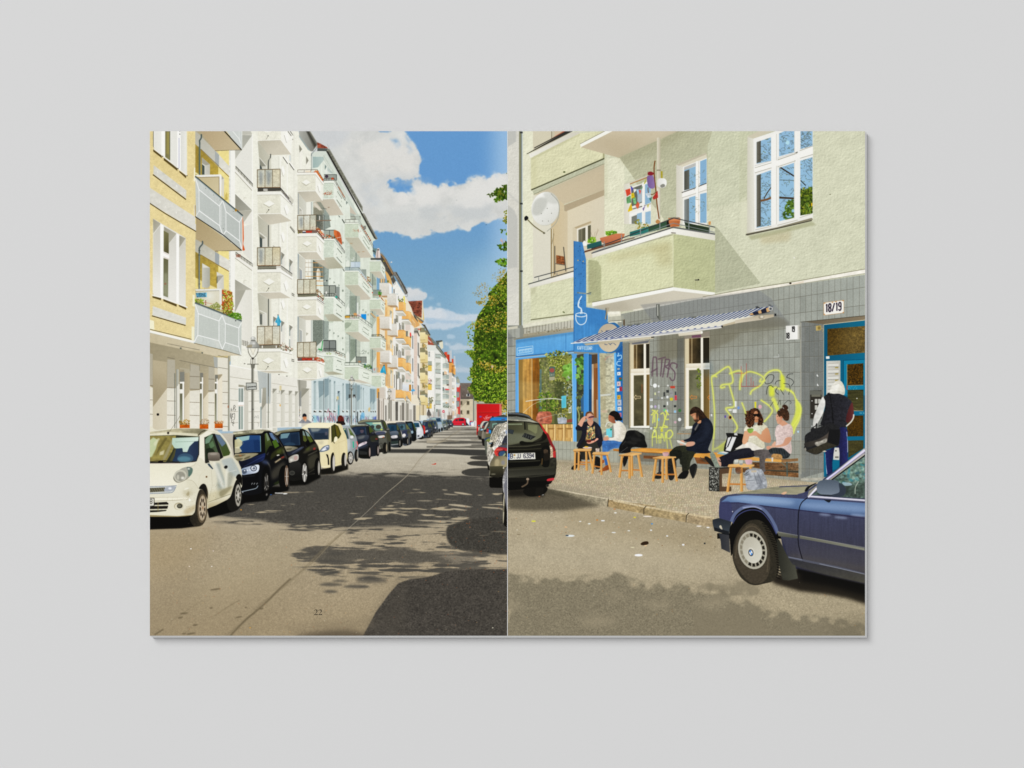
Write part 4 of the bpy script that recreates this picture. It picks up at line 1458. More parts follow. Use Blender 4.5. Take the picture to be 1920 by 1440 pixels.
# low grey balcony
P('ccd0ca','686 58 1385 340 1380 850 672 660',g=('bfc4bd',690,100,1300,800),n=((.008,8),(.006,0)))
P('bcc1ba','735 235 1045 335 1045 630 725 550',a=.7)
P('bcc1ba','1142 375 1340 440 1340 720 1140 660',a=.7)
for p,w in(('688 80 735 225 1045 335 1092 248',11),('735 225 728 548',9),('672 655 728 548 1045 632 1095 758',11),('1045 335 1045 632',10),('1092 248 1140 370 1342 440 1380 362',11),('1140 370 1138 660',9),('1095 758 1138 658 1342 722 1375 845',11),('1342 440 1342 722',9)):
 L(wl,p,w)
P('d8d9d0','960 590 1030 620 1060 740 1000 720',f=20,a=.6)
L('5d6665','686 62 1385 335',24)
L('8a9594','688 74 1385 345',7)
leaves('1100 170 1250 200 1250 250 1120 230',60,['8a6a2a','5d6a20','a8b83a','6a5a28'],7,14)
leaves('1190 225 1330 215 1390 270 1370 310 1290 300 1200 260',180,['4f7a1e','6f9a2a','35571a','86ac3a','5a8426'],7,14)
E('555',1295,330,10)
# underside
P('c2b79b','8 510 668 668 1378 852 985 860 8 660',g=('cfc5ac',8,560,1200,850),n=(.01,2))
L('5d5442','672 668 1100 770 1380 852',6)
P('9c8f6c','450 770 800 790 780 850 560 830',a=.4,f=12)
# ground floor in shade and in sun
P('a59a7f','8 655 985 862 1025 880 1025 1440 8 1440',g=('b0a68d',8,700,900,900))
P('bcb196','8 660 50 670 50 1440 8 1440',a=.6)
P('b9bcb8','960 870 1025 885 1025 1060 975 1050',a=.7)
P('dcd8c6','1025 880 1195 910 1195 1440 1025 1440',n=(.008,2))
P('b3a78c','55 930 262 965 262 1340 55 1440',g=('a4987b',60,1000,250,1300))
P('c2b290','55 930 262 962 258 975 60 955')
R('3c3a34',24,1078,46,1128)
P('dddad0','14 1045 50 1050 50 1155 14 1150')
text('3c3a34','8',26,1080,14,40,lw=4)
# pipe
L('6d7268','380 740 385 1440',12)
Q('686e66','470 735 470 800 425 860 422 1000 425 1440',26)
L('a5aaa0','425 1060 425 1440',8)
Q('5f655d','480 800 620 830 770 845 795 805',22)
L('8f9588','490 798 620 825 740 840',6)
L('5a6058','480 820 440 930',16)
R('4a504a',402,1060,442,1100)

# --------------------------- left picture: ground floor fronts and street lamps
T(280,700)
P('cfc6b0','8 -280 1025 -240 1025 900 8 900')
P('9d947c','8 -460 985 -258 1025 -240 1025 -80 980 -130 975 270 880 285 610 262 605 235 265 215 265 225 130 385 55 500 52 220 8 180',g=('aea58d',8,-400,900,100),n=(.01,2))
# panels in shadow (lighter blocks)
for p in('270 -210 385 -200 390 205 265 212','610 -140 755 -110 752 232 606 238','890 -110 978 -90 975 262 888 268','8 -300 50 -290 50 175 8 180'):
 P('b4afa0',p,a=.8)
P('a8adac','960 -250 1025 -235 1025 -80 978 -90',a=.8)
P('c3bfae','455 -20 610 0 610 -60 455 -90',a=.3)
# sunlit panels
sun='dedacb'
for p in('8 205 52 215 50 880 8 880','265 218 400 215 400 880 260 880','605 265 755 250 752 850 600 830','885 288 978 270 975 850 882 850','1095 -240 1180 -220 1180 870 1095 870','440 160 458 160 458 830 420 830'):
 P(sun,p,g=('e3dfd1',0,200,0,850),n=(.008,2))
P('dedacb','1025 -240 1180 -230 1180 20 1095 25 1025 20')
# doorway left
P('a2977d','55 -200 262 -170 262 230 55 505',g=('b5aa90',60,300,250,0))
P('cbc2ab','55 505 262 232 262 860 55 860',g=('d2cab5',55,0,262,0))
E('1c1712',128,617,19)
for x0,x1,ys in((265,395,(215,412,625)),(605,755,(45,235,432,628)),(885,978,(85,262,440,628)),(8,52,(185,398,612,835)),(1098,1178,(118,285,452,625,795))):
 for y in ys:
  L('6f6455',[x0,y,x1,y+(x1-x0)*.045],6)
for p in('270 -240 385 -215','450 -195 1025 -80','270 -445 300 -440 755 -350','1030 -90 1178 -65','1030 -270 1178 -230'):
 L('6f6a5d',p,6)
L('7d7868','755 -140 755 -40',5)
L('7d7868','612 -150 612 -30',5)
# door and windows
P('b5aa90','455 -70 520 -50 520 125 455 130',g=('7d7868',455,-60,520,120))
for i in range(14):
 L('77726a',[456,-58+i*13,525,-48+i*13],4,a=.7)
def gwin(x,w,rev,ytop,sh):
 """recessed ground-floor window: frame x..x+w, reveal to rev"""
 P('a79c84',[x+w,ytop,rev,ytop-10,rev,sh,x+w,sh+110],g=('b4a98f',x+w,0,rev,0))
 P('d3c8b0',[x+w,sh+110,rev,sh,rev,820,x+w,830],g=('ddd4be',x+w,0,rev,0))
 R('8b8877',x,ytop,x+w,800)
 R('6d6b59',x,150,x+w*.55,240)
 R('6a6a55',x,310,x+w*.55,720,g=('9a9c86',0,330,0,720))
 R('f1efe8',x+w*.62,60,x+w,820)
 R('eceae2',x,240,x+w,300)
 R('f3f1ea',x,128,x+w,152)
 L('a8a494',[x+w,160,x+w,800],5)
gwin(458,64,602,0,280)
R('8f8f86',458,-20,526,126)
for i in range(12):
 L('6f6f68',[458,-16+i*12,526,-12+i*12],4)
gwin(760,46,884,0,285)
R('807f76',762,-8,806,58)
gwin(984,42,1096,20,20)
P('e2dac6','1028 110 1096 30 1096 730 1028 730')
P('a59a82','1026 20 1096 25 1026 115')
R('7f7e75',985,28,1028,80)
L('6a6e66','382 0 382 820',12,a=.9)
R('8f9086',402,-60,440,830,g=('c3c3b8',402,0,440,0))
P('dddbd0','415 200 440 160 440 830 415 830')
# flower boxes
for x0,x1,y0,y1 in((456,606,768,822),(756,886,764,832),(982,1102,752,824)):
 P('c96a1e',[x0,y0,x1,y0,x1,y1,x0,y1],g=('b4560f',0,y0,0,y1),n=(.05,1))
 L('8a420c',[x0,y0+3,x1,y0+3],5)
leaves('460 710 590 700 600 765 460 765',80,['b0822e','6f6a22','93702c','d0a04a','8d5a24'],5,11)
leaves('765 700 880 680 888 765 760 765',90,['8a6a4a','a8865c','6d5038','7a6a58','b89a70'],5,10,flat=.35)
leaves('985 720 1100 715 1100 752 985 752',60,['b87a4a','a86a3a','d09a6a','8d6a40'],5,9)
R('e9e7e0',985,824,1105,850)
L('4d4a42','985 848 1100 848',6)
# drain pipe and white house ground floor
R('8d8b7c',1180,-260,1206,860,g=('aaa898',1180,0,1206,0),n=(.02,8))
E('a05030',1182,500,8,22,a=.7)
P('e3e0d4','1206 -125 1530 -62 1660 -32 1920 20 1920 880 1206 870',g=('e8e6da',1206,0,1920,0),n=(.006,2))
P('f1f0e8','1206 -130 1530 -66 1660 -40 1660 -26 1206 -112')
P('c9ccc8','1340 110 1420 100 1480 160 1480 870 1340 870',a=.15)
for p in('1210 52 1525 98','1570 112 1920 158','1210 228 1335 240','1210 400 1330 408','1210 575 1330 575','1210 742 1330 740','1488 268 1660 262','1488 418 1660 415','1488 578 1660 575','1488 740 1660 735','1760 290 1840 285','1760 440 1840 438','1760 582 1840 580','1760 735 1840 730'):
 L('85806f',p,5,a=.85)
 # window 1
P('a09c8c','1338 168 1420 180 1420 210 1338 205')
R('e9e8e0',1332,205,1420,860)
R('87928c',1340,225,1372,430,g=('a9b3ac',1340,0,1372,0))
R('87928c',1378,225,1408,430)
R('7f8d86',1340,495,1366,840)
R('95a29a',1376,495,1404,840)
R('f4f3ee',1332,432,1420,470)
P('c9c6ba','1422 260 1485 200 1485 860 1422 860')
P('a6a396','1422 185 1480 190 1485 205 1422 265')
L('b8502c','1335 485 1410 485',4,a=.6)
# window 2 and big shadow of the balcony
P('b9beba','1622 -40 1780 0 1826 0 1826 455 1650 445 1640 150',g=('adb3b1',1640,0,1820,0))
R('9aa5a2',1668,225,1700,440)
R('eceae2',1680,230,1698,830)
P('a8a698','1700 215 1752 215 1755 450 1680 560',g=('9a988b',0,220,0,500))
P('c9c6ba','1680 560 1755 452 1755 830 1690 830')
R('8b9a98',1666,500,1682,820)
P('c3c8c4','1755 0 1826 0 1826 455 1755 450',a=.5)
L('55554c','1785 0 1785 350',11)
L('9a9a8e','1787 350 1785 820',15)
L('6a6a60','1782 350 1780 820',5)
P('9d9b8d','1848 225 1912 235 1850 320')
P('c6c4b6','1850 322 1912 237 1912 870 1850 870',g=('d3d1c4',1850,0,1912,0))
# graffiti tags
for st in('1230 520 1225 560 1245 550 1228 540','1260 560 1270 480 1290 500 1265 530 1295 540 1280 570','1225 590 1230 690 1250 600 1240 640 1262 660','1250 620 1280 600 1275 690 1240 700','1230 700 1240 740 1270 720','1245 750 1275 745 1250 770 1262 790','1222 600 1215 640 1232 690'):
 Q('4a4a46',st,7,a=.85)
for st in('1566 640 1580 670 1596 635 1606 672','1610 660 1630 630 1640 672 1620 660','1622 740 1640 760 1630 800 1645 745'):
 Q('7a7a76',st,5,a=.7)
 # further ground floor (x 505-600)
T(480,700)
P('e2dfd3','235 2 620 80 760 108 840 112 840 800 200 820',g=('e6e4da',200,0,840,0),n=(.006,2))
P('e2dfd3','-20 -20 220 20 220 830 -20 830',a=.0)
for p in('235 148 620 205','235 275 250 275','310 300 365 305','435 310 490 312','545 320 582 322','235 435 248 435','312 450 362 450','435 455 488 455','545 460 582 460','312 580 362 580','435 582 488 582','545 582 582 582','240 720 248 720','312 725 362 725','435 722 488 722','545 722 582 720','800 235 825 238','800 355 825 355','800 472 825 472','800 600 825 600'):
 L('85806f',p,4,a=.8)
for x0,x1,yt in((250,312,228),(372,434,248),(492,545,260),(586,634,268)):
 P('98968a',[x0,yt,x1,yt+4,x1,yt+10,x0,yt+80])
 P('c9c7ba',[x0,yt+80,x1,yt+10,x1,800,x0,800],g=('d6d4c8',x0,0,x1,0))
P('cdbf92','350 188 382 182 382 255 350 255')
R('e9e4d0',352,190,366,250,a=.6)
L('8a8a80','350 258 350 290',8)
E('d99a3a',362,480,7,18)
P('a09e92','622 95 760 110 760 200 680 380 680 495 645 490 640 300',g=('aeaca0',622,0,760,0))
P('8d9090','645 300 680 250 680 495 645 490',a=.7)
P('9d9b8e','682 222 796 228 796 240 682 370',g=('8f8d80',682,230,790,300))
P('c4c1b4','682 372 796 240 796 800 682 800',g=('cfccc0',682,0,796,0))
L('8f8f86','655 360 655 640',10)
L('77776c','655 100 658 360',6)
for _ in range(18):
 E(['5a6a8a','8a5a5a','6a6a60','c0a050'][_%4],rng.uniform(645,665),rng.uniform(520,720),5,7,a=.5)
 # blue-grey ground floor of the green house
P('cfdad9','832 110 1100 40 1700 170 1815 210 1815 760 832 800',g=('c6d4d5',832,0,1815,0),n=(.006,2))
P('d8e2e2','1120 30 1330 85 1330 100 1110 60',a=.9)
P('e0e2d4','1120 18 1330 80 1740 195 1740 205 1330 95')
L('8d9488','1110 40 1330 98',5)
L('8d9488','1570 160 1720 200',5)
for x0,x1,y0,sh in((865,905,112,0),(945,1008,112,330),(1030,1090,80,330),(1098,1128,95,0),(1168,1192,115,0),(1298,1320,148,0),(1350,1400,155,380),(1460,1482,180,340),(1515,1560,180,390),(1570,1586,205,0),(1605,1620,215,0),(1712,1745,230,420),(1750,1785,240,430)):
 P('a3b2b2',[x0,y0,x1,y0+4,x1,545,x0,545],g=('b8c5c4',x0,0,x1,0))
 P('7d8f92',[x0,y0,x1,y0+4,x1,y0+22,x0,y0+46],a=.7)
 if sh:
  P('7f9296',[x0,y0,x1,y0+4,x1,sh-10,x0,sh+40],a=.85)
  P('8fa1a5',[x0-8,y0,x1+30,y0,x1+28,sh-20,x0,sh+10],a=.3)
P('8b9ea3','925 115 1010 112 1092 60 1092 330 1010 300 945 330',a=.55)
P('8b9ea3','1345 150 1560 170 1560 395 1515 400 1460 350 1400 350 1350 400',a=.5)
P('8b9ea3','1712 225 1810 230 1790 400 1745 440 1712 420',a=.4)
for x in(1016,1406,1500):
 L('5f6a6a',[x,90 if x<1100 else 150,x,780],8)
 L('a5adab',[x+6,90 if x<1100 else 150,x+6,780],4)
for y in(160,280,410,530):
 L('a9b5b4',[835,y,1330,y+30],3,a=.6)
for x in(885,965,1045,1112,1180,1308,1368,1475,1570,1612,1728,1760,1792):
 w=20 if x<1200 else 12 if x<1600 else 8
 R('4a463f',x-w,560,x+w,584)
 P('e6e8e2',[x-w*.3,552,x+w,556,x+w,572,x+w*.2,570])
P('8fa0a2','1226 265 1262 268 1262 700 1226 700',g=('a3b5b8',1226,0,1262,0))
P('55626a','1226 265 1262 268 1228 310')
P('cdbf92','1210 345 1240 345 1240 395 1210 395')
L('6a6a60','1212 390 1212 420',9)
L('1f9aa8','1240 480 1236 620',14,a=.35)
for st in('1065 600 1090 530 1080 560 1115 600 1065 700','1100 590 1120 720 1130 590','1140 590 1150 730 1165 600','1175 640 1195 720 1200 600','1070 640 1080 700'):
 Q('a8566a',st,8,a=.75)
for i in range(150):
 x=rng.uniform(832,1815)
 Q(['4a5560','7a8a92','3a4a6a','a8607a','5a6a5a','5aa0c8','2f3538'][i%7],[x,rng.uniform(620,740),x+rng.uniform(-14,14),rng.uniform(630,750),x+rng.uniform(-20,20),rng.uniform(620,750)],rng.uniform(3,8),a=rng.uniform(.3,.75))
for p,c in(('860 640 900 640 900 740 870 740','8fd0e0'),('1580 600 1620 590 1630 660 1570 690','5aa6d8'),('1765 660 1805 650 1800 700 1770 700','5a6ac8'),('1690 520 1712 515 1705 570 1688 570','d8a040'),('910 640 945 650 945 720 920 710','5a7ab0')):
 C(c,p,a=.6,f=5)
Q('30343a','840 640 860 660 845 700 858 710',8,a=.8)
Q('30343a','1360 650 1385 640 1370 690 1388 660 1360 720',6,a=.8)
L('2d2d2d','1525 575 1525 740',16,a=.8)
# peach house ground floor (x 705-...)
P('d9cfc0','1812 210 1930 380 1930 760 1812 760',g=('d2c8bb',1812,0,1930,0))
R('dba35c',1812,225,1852,375)
L('b4813f','1838 225 1838 375',5)
P('cdc3b6','1852 210 1930 210 1930 380 1860 375')
L('4d4238','1812 384 1930 384',6)
for x in(1840,1875,1905):
 L('6d6257',[x,390,x,740],6,a=.8)
T(640,660)
# rest of the ground floor to the corner, from x 705
P('d8d0c4','530 690 640 700 1120 790 1120 1040 530 1040',g=('ded8cc',530,0,1300,0),n=(.006,2))
for x,y0,c in((545,700,'8d8276'),(566,720,'7a6f64'),(600,735,'a59a8e'),(628,700,'6d645a'),(652,720,'aaa093'),(690,690,'77706a'),(720,700,'c8beb0'),(738,780,'847a70'),(760,740,'b5aa9c')):
 R(c,x,y0,x+12,1040,a=.8)
T(720,660)
P('dfdbd0','0 705 480 785 480 1030 0 1030')
for x0,x1,y0,c in((-90,-70,600,'6d6a64'),(20,38,800,'5d5a54'),(60,75,760,'a9a498'),(90,120,700,'8f8a80'),(140,160,780,'cfc9bd'),(172,212,750,'55524c'),(212,225,760,'e6e2d8'),(240,262,800,'9a948a'),(268,305,760,'6f6a62'),(318,330,770,'b8b0a4'),(345,372,770,'8d877d'),(380,420,860,'b5b0a6'),(428,440,800,'d9d4ca'),(440,475,800,'6a665f'),(460,476,810,'8f8a80')):
 R(c,x0,y0,x1,1030,a=.85)
P('5d5a54','172 745 212 740 212 890 172 880',a=.6)
P('d8cfc4','80 560 170 545 170 720 80 720',a=.8)
R('e3d6b6',482,800,640,1030,g=('d9ccb0',482,0,640,0))
R('c9b892',560,780,575,1030,a=.6)
R('8f7f60',580,790,600,950,a=.7)
R('dfe2da',530,950,640,1030)
R('e6e4dc',640,850,770,1000)
P('dedfd9','765 840 960 840 960 1010 765 1010',a=.9)
R('8d9a92',778,855,812,900)
R('aeb4b0',770,900,850,975,a=.6)
R('6d6f6a',815,860,850,970,a=.5)
for _ in range(60):
 x=rng.uniform(650,1080)
 L(['6a6a66','8a8a86','a8a8a0','55554f','b06a5a'][_%5],[x,rng.uniform(860,960),x+rng.uniform(-6,6),rng.uniform(960,1010)],rng.uniform(3,7),a=.5)
P('7d6a58','950 950 1022 950 1022 1015 950 1015',a=.7)
# street sign, no-entry plate
E('c8283c',893,892,19)
R('f2e8e8',880,887,906,897)
L('8a8a84','915 905 915 1000',5)
def lamp(x,y,s,base):
 """cast gas lamp: dome, glass, yoke, post; s = scale, base = foot y"""
 L('7b7a70',[x-2*s,y+80*s,x-2*s,base],12*s)
 L('b5b4a8',[x+1*s,y+96*s,x+1*s,base],3.5*s)
 L('55544c',[x-6*s,y+96*s,x-6*s,base],3*s)
 P('77766c',[x-12*s,y+76*s,x+9*s,y+76*s,x+6*s,y+96*s,x-9*s,y+96*s])
 L('5c5a52',[x-28*s,y+76*s,x+25*s,y+76*s],2.5*s)
 P('e3e1d4',[x-22*s,y,x+22*s,y,x+20*s,y+18*s,x+4*s,y+44*s,x-6*s,y+44*s,x-20*s,y+18*s],a=.35)
 P('ece6d2',[x-15*s,y,x+13*s,y,x+2*s,y+34*s,x-3*s,y+34*s],a=.6)
 L('8f8c80',[x-14*s,y+2*s,x-1*s,y+33*s,x+11*s,y+2*s],1.6*s,a=.7)
 Q('56524a',[x-24*s,y,x-22*s,y+20*s,x-12*s,y+40*s,x-2*s,y+49*s],2.6*s)
 Q('56524a',[x+23*s,y,x+21*s,y+20*s,x+10*s,y+40*s,x-2*s,y+49*s],2.6*s)
 L('5d5b54',[x-11*s,y+50*s,x-11*s,y+76*s],2*s)
 L('5d5b54',[x+8*s,y+50*s,x+8*s,y+76*s],2*s)
 L('9a988c',[x-2*s,y+52*s,x-2*s,y+76*s],6*s)
 E('4a4742',x-2*s,y+50*s,6*s,5*s)
 C('b4b4ae',[x-30*s,y+1*s,x-29*s,y-9*s,x-19*s,y-15*s,x-15*s,y-26*s,x-8*s,y-32*s,x+8*s,y-32*s,x+18*s,y-25*s,x+27*s,y-12*s,x+29*s,y+1*s,x,y+3*s],g=('85857e',x-5*s,0,x+32*s,0))
 P('9a9076',[x-29*s,y-8*s,x-17*s,y-14*s,x-4*s,y-14*s,x-6*s,y,x-29*s,y],a=.75)
 E('f2f2ee',x+3*s,y-20*s,7*s,4*s,a=.9,f=3*s)
 L('6a6a64',[x-28*s,y,x+28*s,y],1.6*s)
 E('b5b5ae',x,y-42*s,12*s,10*s)
 E('f4f4f0',x-2*s,y-45*s,5*s,4*s,a=.9,f=2*s)
 L('4a4944',[x-11*s,y-33*s,x+11*s,y-33*s],2.4*s)
T(280,560)
lamp(1558,735,3.25,1990)
P('3d3d38','1450 1262 1608 1258 1616 1362 1456 1374')
P('b9bbb4','1456 1270 1602 1266 1609 1356 1462 1366',n=(.02,1))
for i in range(22):
 x=1468+i*6
 L('333',[x,1318-i*.3+rng.uniform(-4,4),x+3,1332-i*.4+rng.uniform(-6,6)],4)
L('444','1468 1330 1600 1318',4)
L('777','1468 1350 1500 1346',5,a=.7)
E('555',1550,1660,20,8,a=.7)
T(480,700)
lamp(1436,112,1.55,770)
R('4a4a46',1392,318,1418,370)
R('4a4a46',1455,318,1490,365)
R('eee',1465,350,1480,366)
T(640,560)
lamp(722,1400,1.15,1800)
T(720,660)
lamp(343,688,.7,1030)
lamp(672,798,.7,870)
lamp(540,745,.5,1020)
lamp(760,805,.45,1000)
C('6b6660','650 900 672 872 700 910 705 950 690 960 660 960 645 940')
R('8a8a86',664,955,690,985)
E('55514c',672,880,14,16)

# --------------------------- left picture: roadway with its shade
def dapple(c,p,thr=.6,sw=.5,idx=9,a=1.0,f=0,sgn=1):
 mk=cover([xf(p)],_pad({'f':f}))
 if mk is None:
  return
 m,x0,y0=mk
 if f:
  m=blur(m,f/_T[2]*SC)
 h,w=m.shape
 q=np.clip((sgn*NZ[idx][y0:y0+h,x0:x0+w]-thr)/sw,0,1)
 put(c,(m*q*q*(3-2*q),x0,y0),a=a)
T(0,0,1)
SUN,SHD='b4ab98','56534d'
P('bcb6a8','281 816 440 812 560 808 700 803 800 800 953 797 953 860 281 860',g=('b9b3a4',0,797,0,860),n=(.012,5))
R('b9b2a2',281,858,953,1000,g=('a89c86',0,858,0,1000),n=((.014,5),(.012,0)))
R('a89c86',281,999,953,1195,g=('9d8f76',0,999,0,1192),n=((.022,0),(.018,1),(.01,4)))
P('a89470','281 985 420 985 340 1080 281 1080',a=.35,f=20)
P('b3a68a','440 1010 640 1000 520 1110 330 1130',a=.35,f=20)
P('9a8c72','281 1100 560 1080 480 1195 281 1195',a=.3,f=24)
# patch joints in the distance
T(720,840)
P('bdb7a6','0 75 1300 75 1560 130 0 130',a=.55)
P('b3ac9b','0 130 1560 130 1580 180 0 180',a=.6)
# far bands of shade
T(800,770,12)
P('c3bba8','0 610 560 620 560 640 0 650',a=.8,f=6)
for p,a in(('560 372 1100 362 1100 392 600 396',.75),('400 430 1130 420 1130 448 380 446',.7),('420 405 1130 396 1130 412 440 414',.35),('250 484 1150 470 1150 492 240 500',.6),('100 525 1160 505 1160 560 160 556',.55),('0 600 500 598 1180 580 1180 640 600 632 0 612',.55),('980 650 1230 640 1230 670 990 662',.5),('0 672 700 672 1250 690 1250 745 980 740 500 750 0 735',.8),('1000 760 1280 755 1300 790 1010 785',.7),('0 795 400 800 1320 815 1320 838 600 836 0 832',.7),('0 862 600 866 1330 880 1360 1010 1000 1005 500 968 0 945',1.0)):
 P('4d4b46',p,a=a,f=5)
dapple('bfb5a0','0 500 1200 500 1250 745 0 745',.7,.5,a=.55,f=8)
dapple('55524b','-300 420 1150 380 1330 860 -700 860',.75,.9,a=.55,f=10)
dapple('bfb5a0','0 670 1250 690 1250 745 0 740',.9,.5,a=.7)
P('474744','0 872 1340 890 1350 1000 960 1000 500 962 0 938',a=.9,f=6)
for p in('985 1040 1080 1025 1360 1030 1360 1105 1100 1095 1000 1065','915 1180 980 1150 1100 1135 1370 1140 1380 1245 1150 1235 950 1210','790 1385 880 1330 1050 1300 1400 1305 1420 1440 1420 1470 1000 1470 830 1430'):
 C('494742',p,f=4)
T(720,840)
P('464541','0 18 700 15 1100 22 1540 35 1540 118 1200 105 900 78 0 72',f=5)
C('494742','1168 360 1200 335 1330 308 1590 310 1600 425 1300 415 1200 390',f=5)
C('494742','1250 228 1300 205 1400 198 1560 205 1560 270 1340 262 1270 245',f=4)
C('494742','1296 145 1340 125 1540 120 1545 178 1400 172 1310 160',f=4)
L('6b665a','1000 325 1200 330',5,a=.5,f=3)
L('6b665a','1200 212 1260 214',5,a=.6,f=2)
# wide shade of the trees
T(0,0,1)
P(SHD,'395 965 470 915 560 888 600 890 720 892 870 895 915 897 955 897 955 985 870 978 835 976 800 984 760 986 690 988 640 987 600 986 560 984 520 980 480 974 440 970',f=3,n=((.03,0),(.03,1)))
puff(SHD,'395 968 470 915 640 892 955 900 955 985 835 980 760 990 690 990 640 987 560 985 520 980 470 974',f=7,amp=.9,wd=.45,idx=9,n=((.03,0),(.03,1)))
P('4f4d48','560 893 955 898 955 940 560 930',a=.5,f=12)
CL('400 905 640 905 951 915 951 1012 400 985')
dapple('b0a48c','440 925 955 905 955 1010 480 985',1.0,.9,f=6,a=.95)
page('L')
T(720,840)
for p in('900 682 1000 690 1120 702 1050 706 920 694','1060 658 1200 672 1330 702 1220 700 1080 676','980 842 1150 850 1320 885 1200 885 1000 860','1480 882 1640 890 1770 905 1700 912 1500 895','1010 905 1120 910 1250 935 1150 935 1030 918','500 1080 800 1085 1200 1095 1150 1108 800 1100 600 1098','880 622 950 628 940 636 885 632','480 790 620 786 745 792 620 798','540 995 640 995 600 1005','1110 1030 1270 1036 1130 1040','430 616 560 622 470 626','215 795 330 796 250 802'):
 C('c0b49c',p,f=5,a=.95)
C('b8a88e','1500 1085 1780 1090 1780 1108 1500 1105',f=8,a=.6)
C('b8a88e','1450 1140 1780 1135 1780 1160 1480 1158',f=8,a=.6)
C('b8a88e','1600 1370 1846 1350 1846 1385 1500 1385',f=8,a=.55)
C('b8a88e','1600 1410 1846 1405 1846 1440 1560 1432',f=8,a=.45)
# sunny zone with leaf shade below
T(600,930,5.3333)
puff(SHD,'-100 545 160 510 420 510 560 505 840 460 1000 500 1200 510 1330 540 1540 570 1700 640 1600 720 1300 735 1130 700 900 740 700 690 420 680 200 740 -60 700 -300 640',f=30,amp=1.6,wd=.6,idx=9,a=.85,n=((.03,0),(.03,1)))
dapple(SHD,'-60 740 300 690 900 690 1330 620 1700 620 1500 720 1100 790 800 840 600 860 300 840 0 830',.1,1.0,f=20,a=.85)
dapple(SHD,'250 300 1260 300 1260 520 700 520 300 430',.1,1.0,f=16,a=.9)
C(SHD,'360 830 480 795 600 820 680 845 600 862 420 858',f=14,a=.85)
for x,y,rx,ry in((110,885,120,16),(110,955,75,14),(360,905,130,16),(140,790,60,9),(440,905,60,10),(200,850,80,10),(120,650,150,14),(230,710,70,14),(430,715,60,12),(150,575,120,20),(-60,570,100,18)):
 C(SHD,[x-rx,y+2,x-rx*.4,y-ry,x+rx*.3,y-ry*.8,x+rx,y+3,x+rx*.2,y+ry,x-rx*.5,y+ry*.8],f=8,a=.8)
 # right blob and near shadow with clean edges
C('4c4943','1262 370 1275 310 1330 280 1450 245 1600 225 1950 230 1950 560 1600 565 1420 540 1330 505 1280 450',f=6,n=((.05,0),(.05,1)))
dapple('b0a48c','1560 230 1870 230 1870 560 1600 500',1.5,.6,f=10,a=.4)
P('bdb09a','1100 560 1250 540 1560 565 1870 640 1870 720 1500 715 1400 690',f=16,a=.35)
dapple(SHD,'1100 560 1560 565 1880 640 1880 720 1400 700',.1,.6,f=10,a=.8)
P('504c46','425 1410 560 1160 690 980 782 875 870 842 900 832 1000 822 1120 800 1220 768 1330 742 1420 734 1950 730 1950 1410',n=((.055,0),(.06,1),(.02,3)),f=3)
P('5c574e','425 1410 560 1160 782 875 870 842 870 1410',a=.35,f=40)
# seam down the middle
T(0,0,1)
Q('8d8470','868 803 800 848 762 893 723 926',1.6,a=.5)
Q('a8a090','816 834 790 862 762 893 720 929 690 958 650 994',1.1,a=.75)
Q('8f846e','650 994 620 1020 585 1056 540 1090',1.6,a=.7)
Q('857a64','640 1000 600 1036 560 1076 520 1110 490 1132 470 1155 420 1195',3.4,a=.5,f=1)
Q('6d634f','545 1085 520 1108 505 1124 478 1148 465 1158 447 1176 432 1192',3.4,a=.7,f=.8)
Q('837861','450 1125 430 1136 402 1155',2.0,a=.6,f=.7)
Q('837861','380 1125 350 1145 320 1165',1.6,a=.4,f=.7)
Q('6d634f','290 1190 306 1180',3,a=.7,f=.7)
for x,y,w in((404,1105,10),(448,1157,6),(490,1141,4),(366,1172,5),(358,1188,9),(345,1188,4),(345,1150,8),(338,1158,5),(396,1140,3),(461,1139,2)):
 E('6d634f',x,y,w,1.6,rot=-8,a=.75,f=.7)
C('5a5246','560 1190 640 1180 690 1190 690 1200 560 1200',f=4,a=.7)
P('857a66','520 1175 700 1160 700 1172 540 1186',a=.5,f=7)
specks('281 1000 953 1000 953 1192 281 1192',150,['c87a4a','b0633a','d8d2c0','e0b070','a85a3a','7a5a40'],.5,1.1,a=.75)
specks('281 880 953 880 953 1000 281 1000',70,['c87a4a','a85a3a','d8d2c0'],.4,.9,a=.7)
specks('820 960 951 930 951 1080 830 1060',60,['a8552c','c8703a','6a3a24'],.5,1.2,a=.85)
for x,y,c in((397,1062,'e8e0d8'),(358,1029,'fff'),(355,1062,'e8d8c8'),(400,1033,'d8c8c0'),(469,1177,'d8a04a'),(924,1177,'d8d4c0'),(452,956,'e8a030')):
 E(c,x,y,1.4,.9)
P('c43a2e','808 871 817 871 818 868 813 870')

# --------------------------- left picture: parked cars, far to near
T(800,770,12)
# --- end of the street
P('e6e4da','0 100 1100 100 1100 345 0 345',a=.0)
P('b9bdb0','540 200 600 165 700 165 640 210 560 235')
C('cfd4d0','840 170 900 160 950 180 960 240 970 340 860 340')
P('3a3638','855 175 890 190 905 250 985 335 870 340 850 240')
C('e9ebea','900 190 950 180 965 240 975 335 900 260')
C('cf2236','565 265 590 235 640 180 700 165 830 162 870 200 880 300 870 330 600 325 575 300',g=('e23a4c',0,170,0,330))
P('b0182c','600 265 870 255 875 320 610 318',a=.35)
P('5d3a40','640 232 665 195 700 188 700 235')
P('3a2a2e','722 182 832 182 842 230 722 232')
P('6d5a5e','728 188 790 188 780 215 728 228',a=.5)
L('e86a78','595 262 865 256',4,a=.8)
E('3a3436',820,310,30,32)
E('b9b5b2',818,310,20,23)
E('2f2a2c',592,308,14,28)
L('2a2425','600 335 880 338',10)
C('c04050','970 240 1000 230 1040 235 1060 260 1060 330 975 330')
C('5a7ab0','968 270 990 260 995 320 970 320')
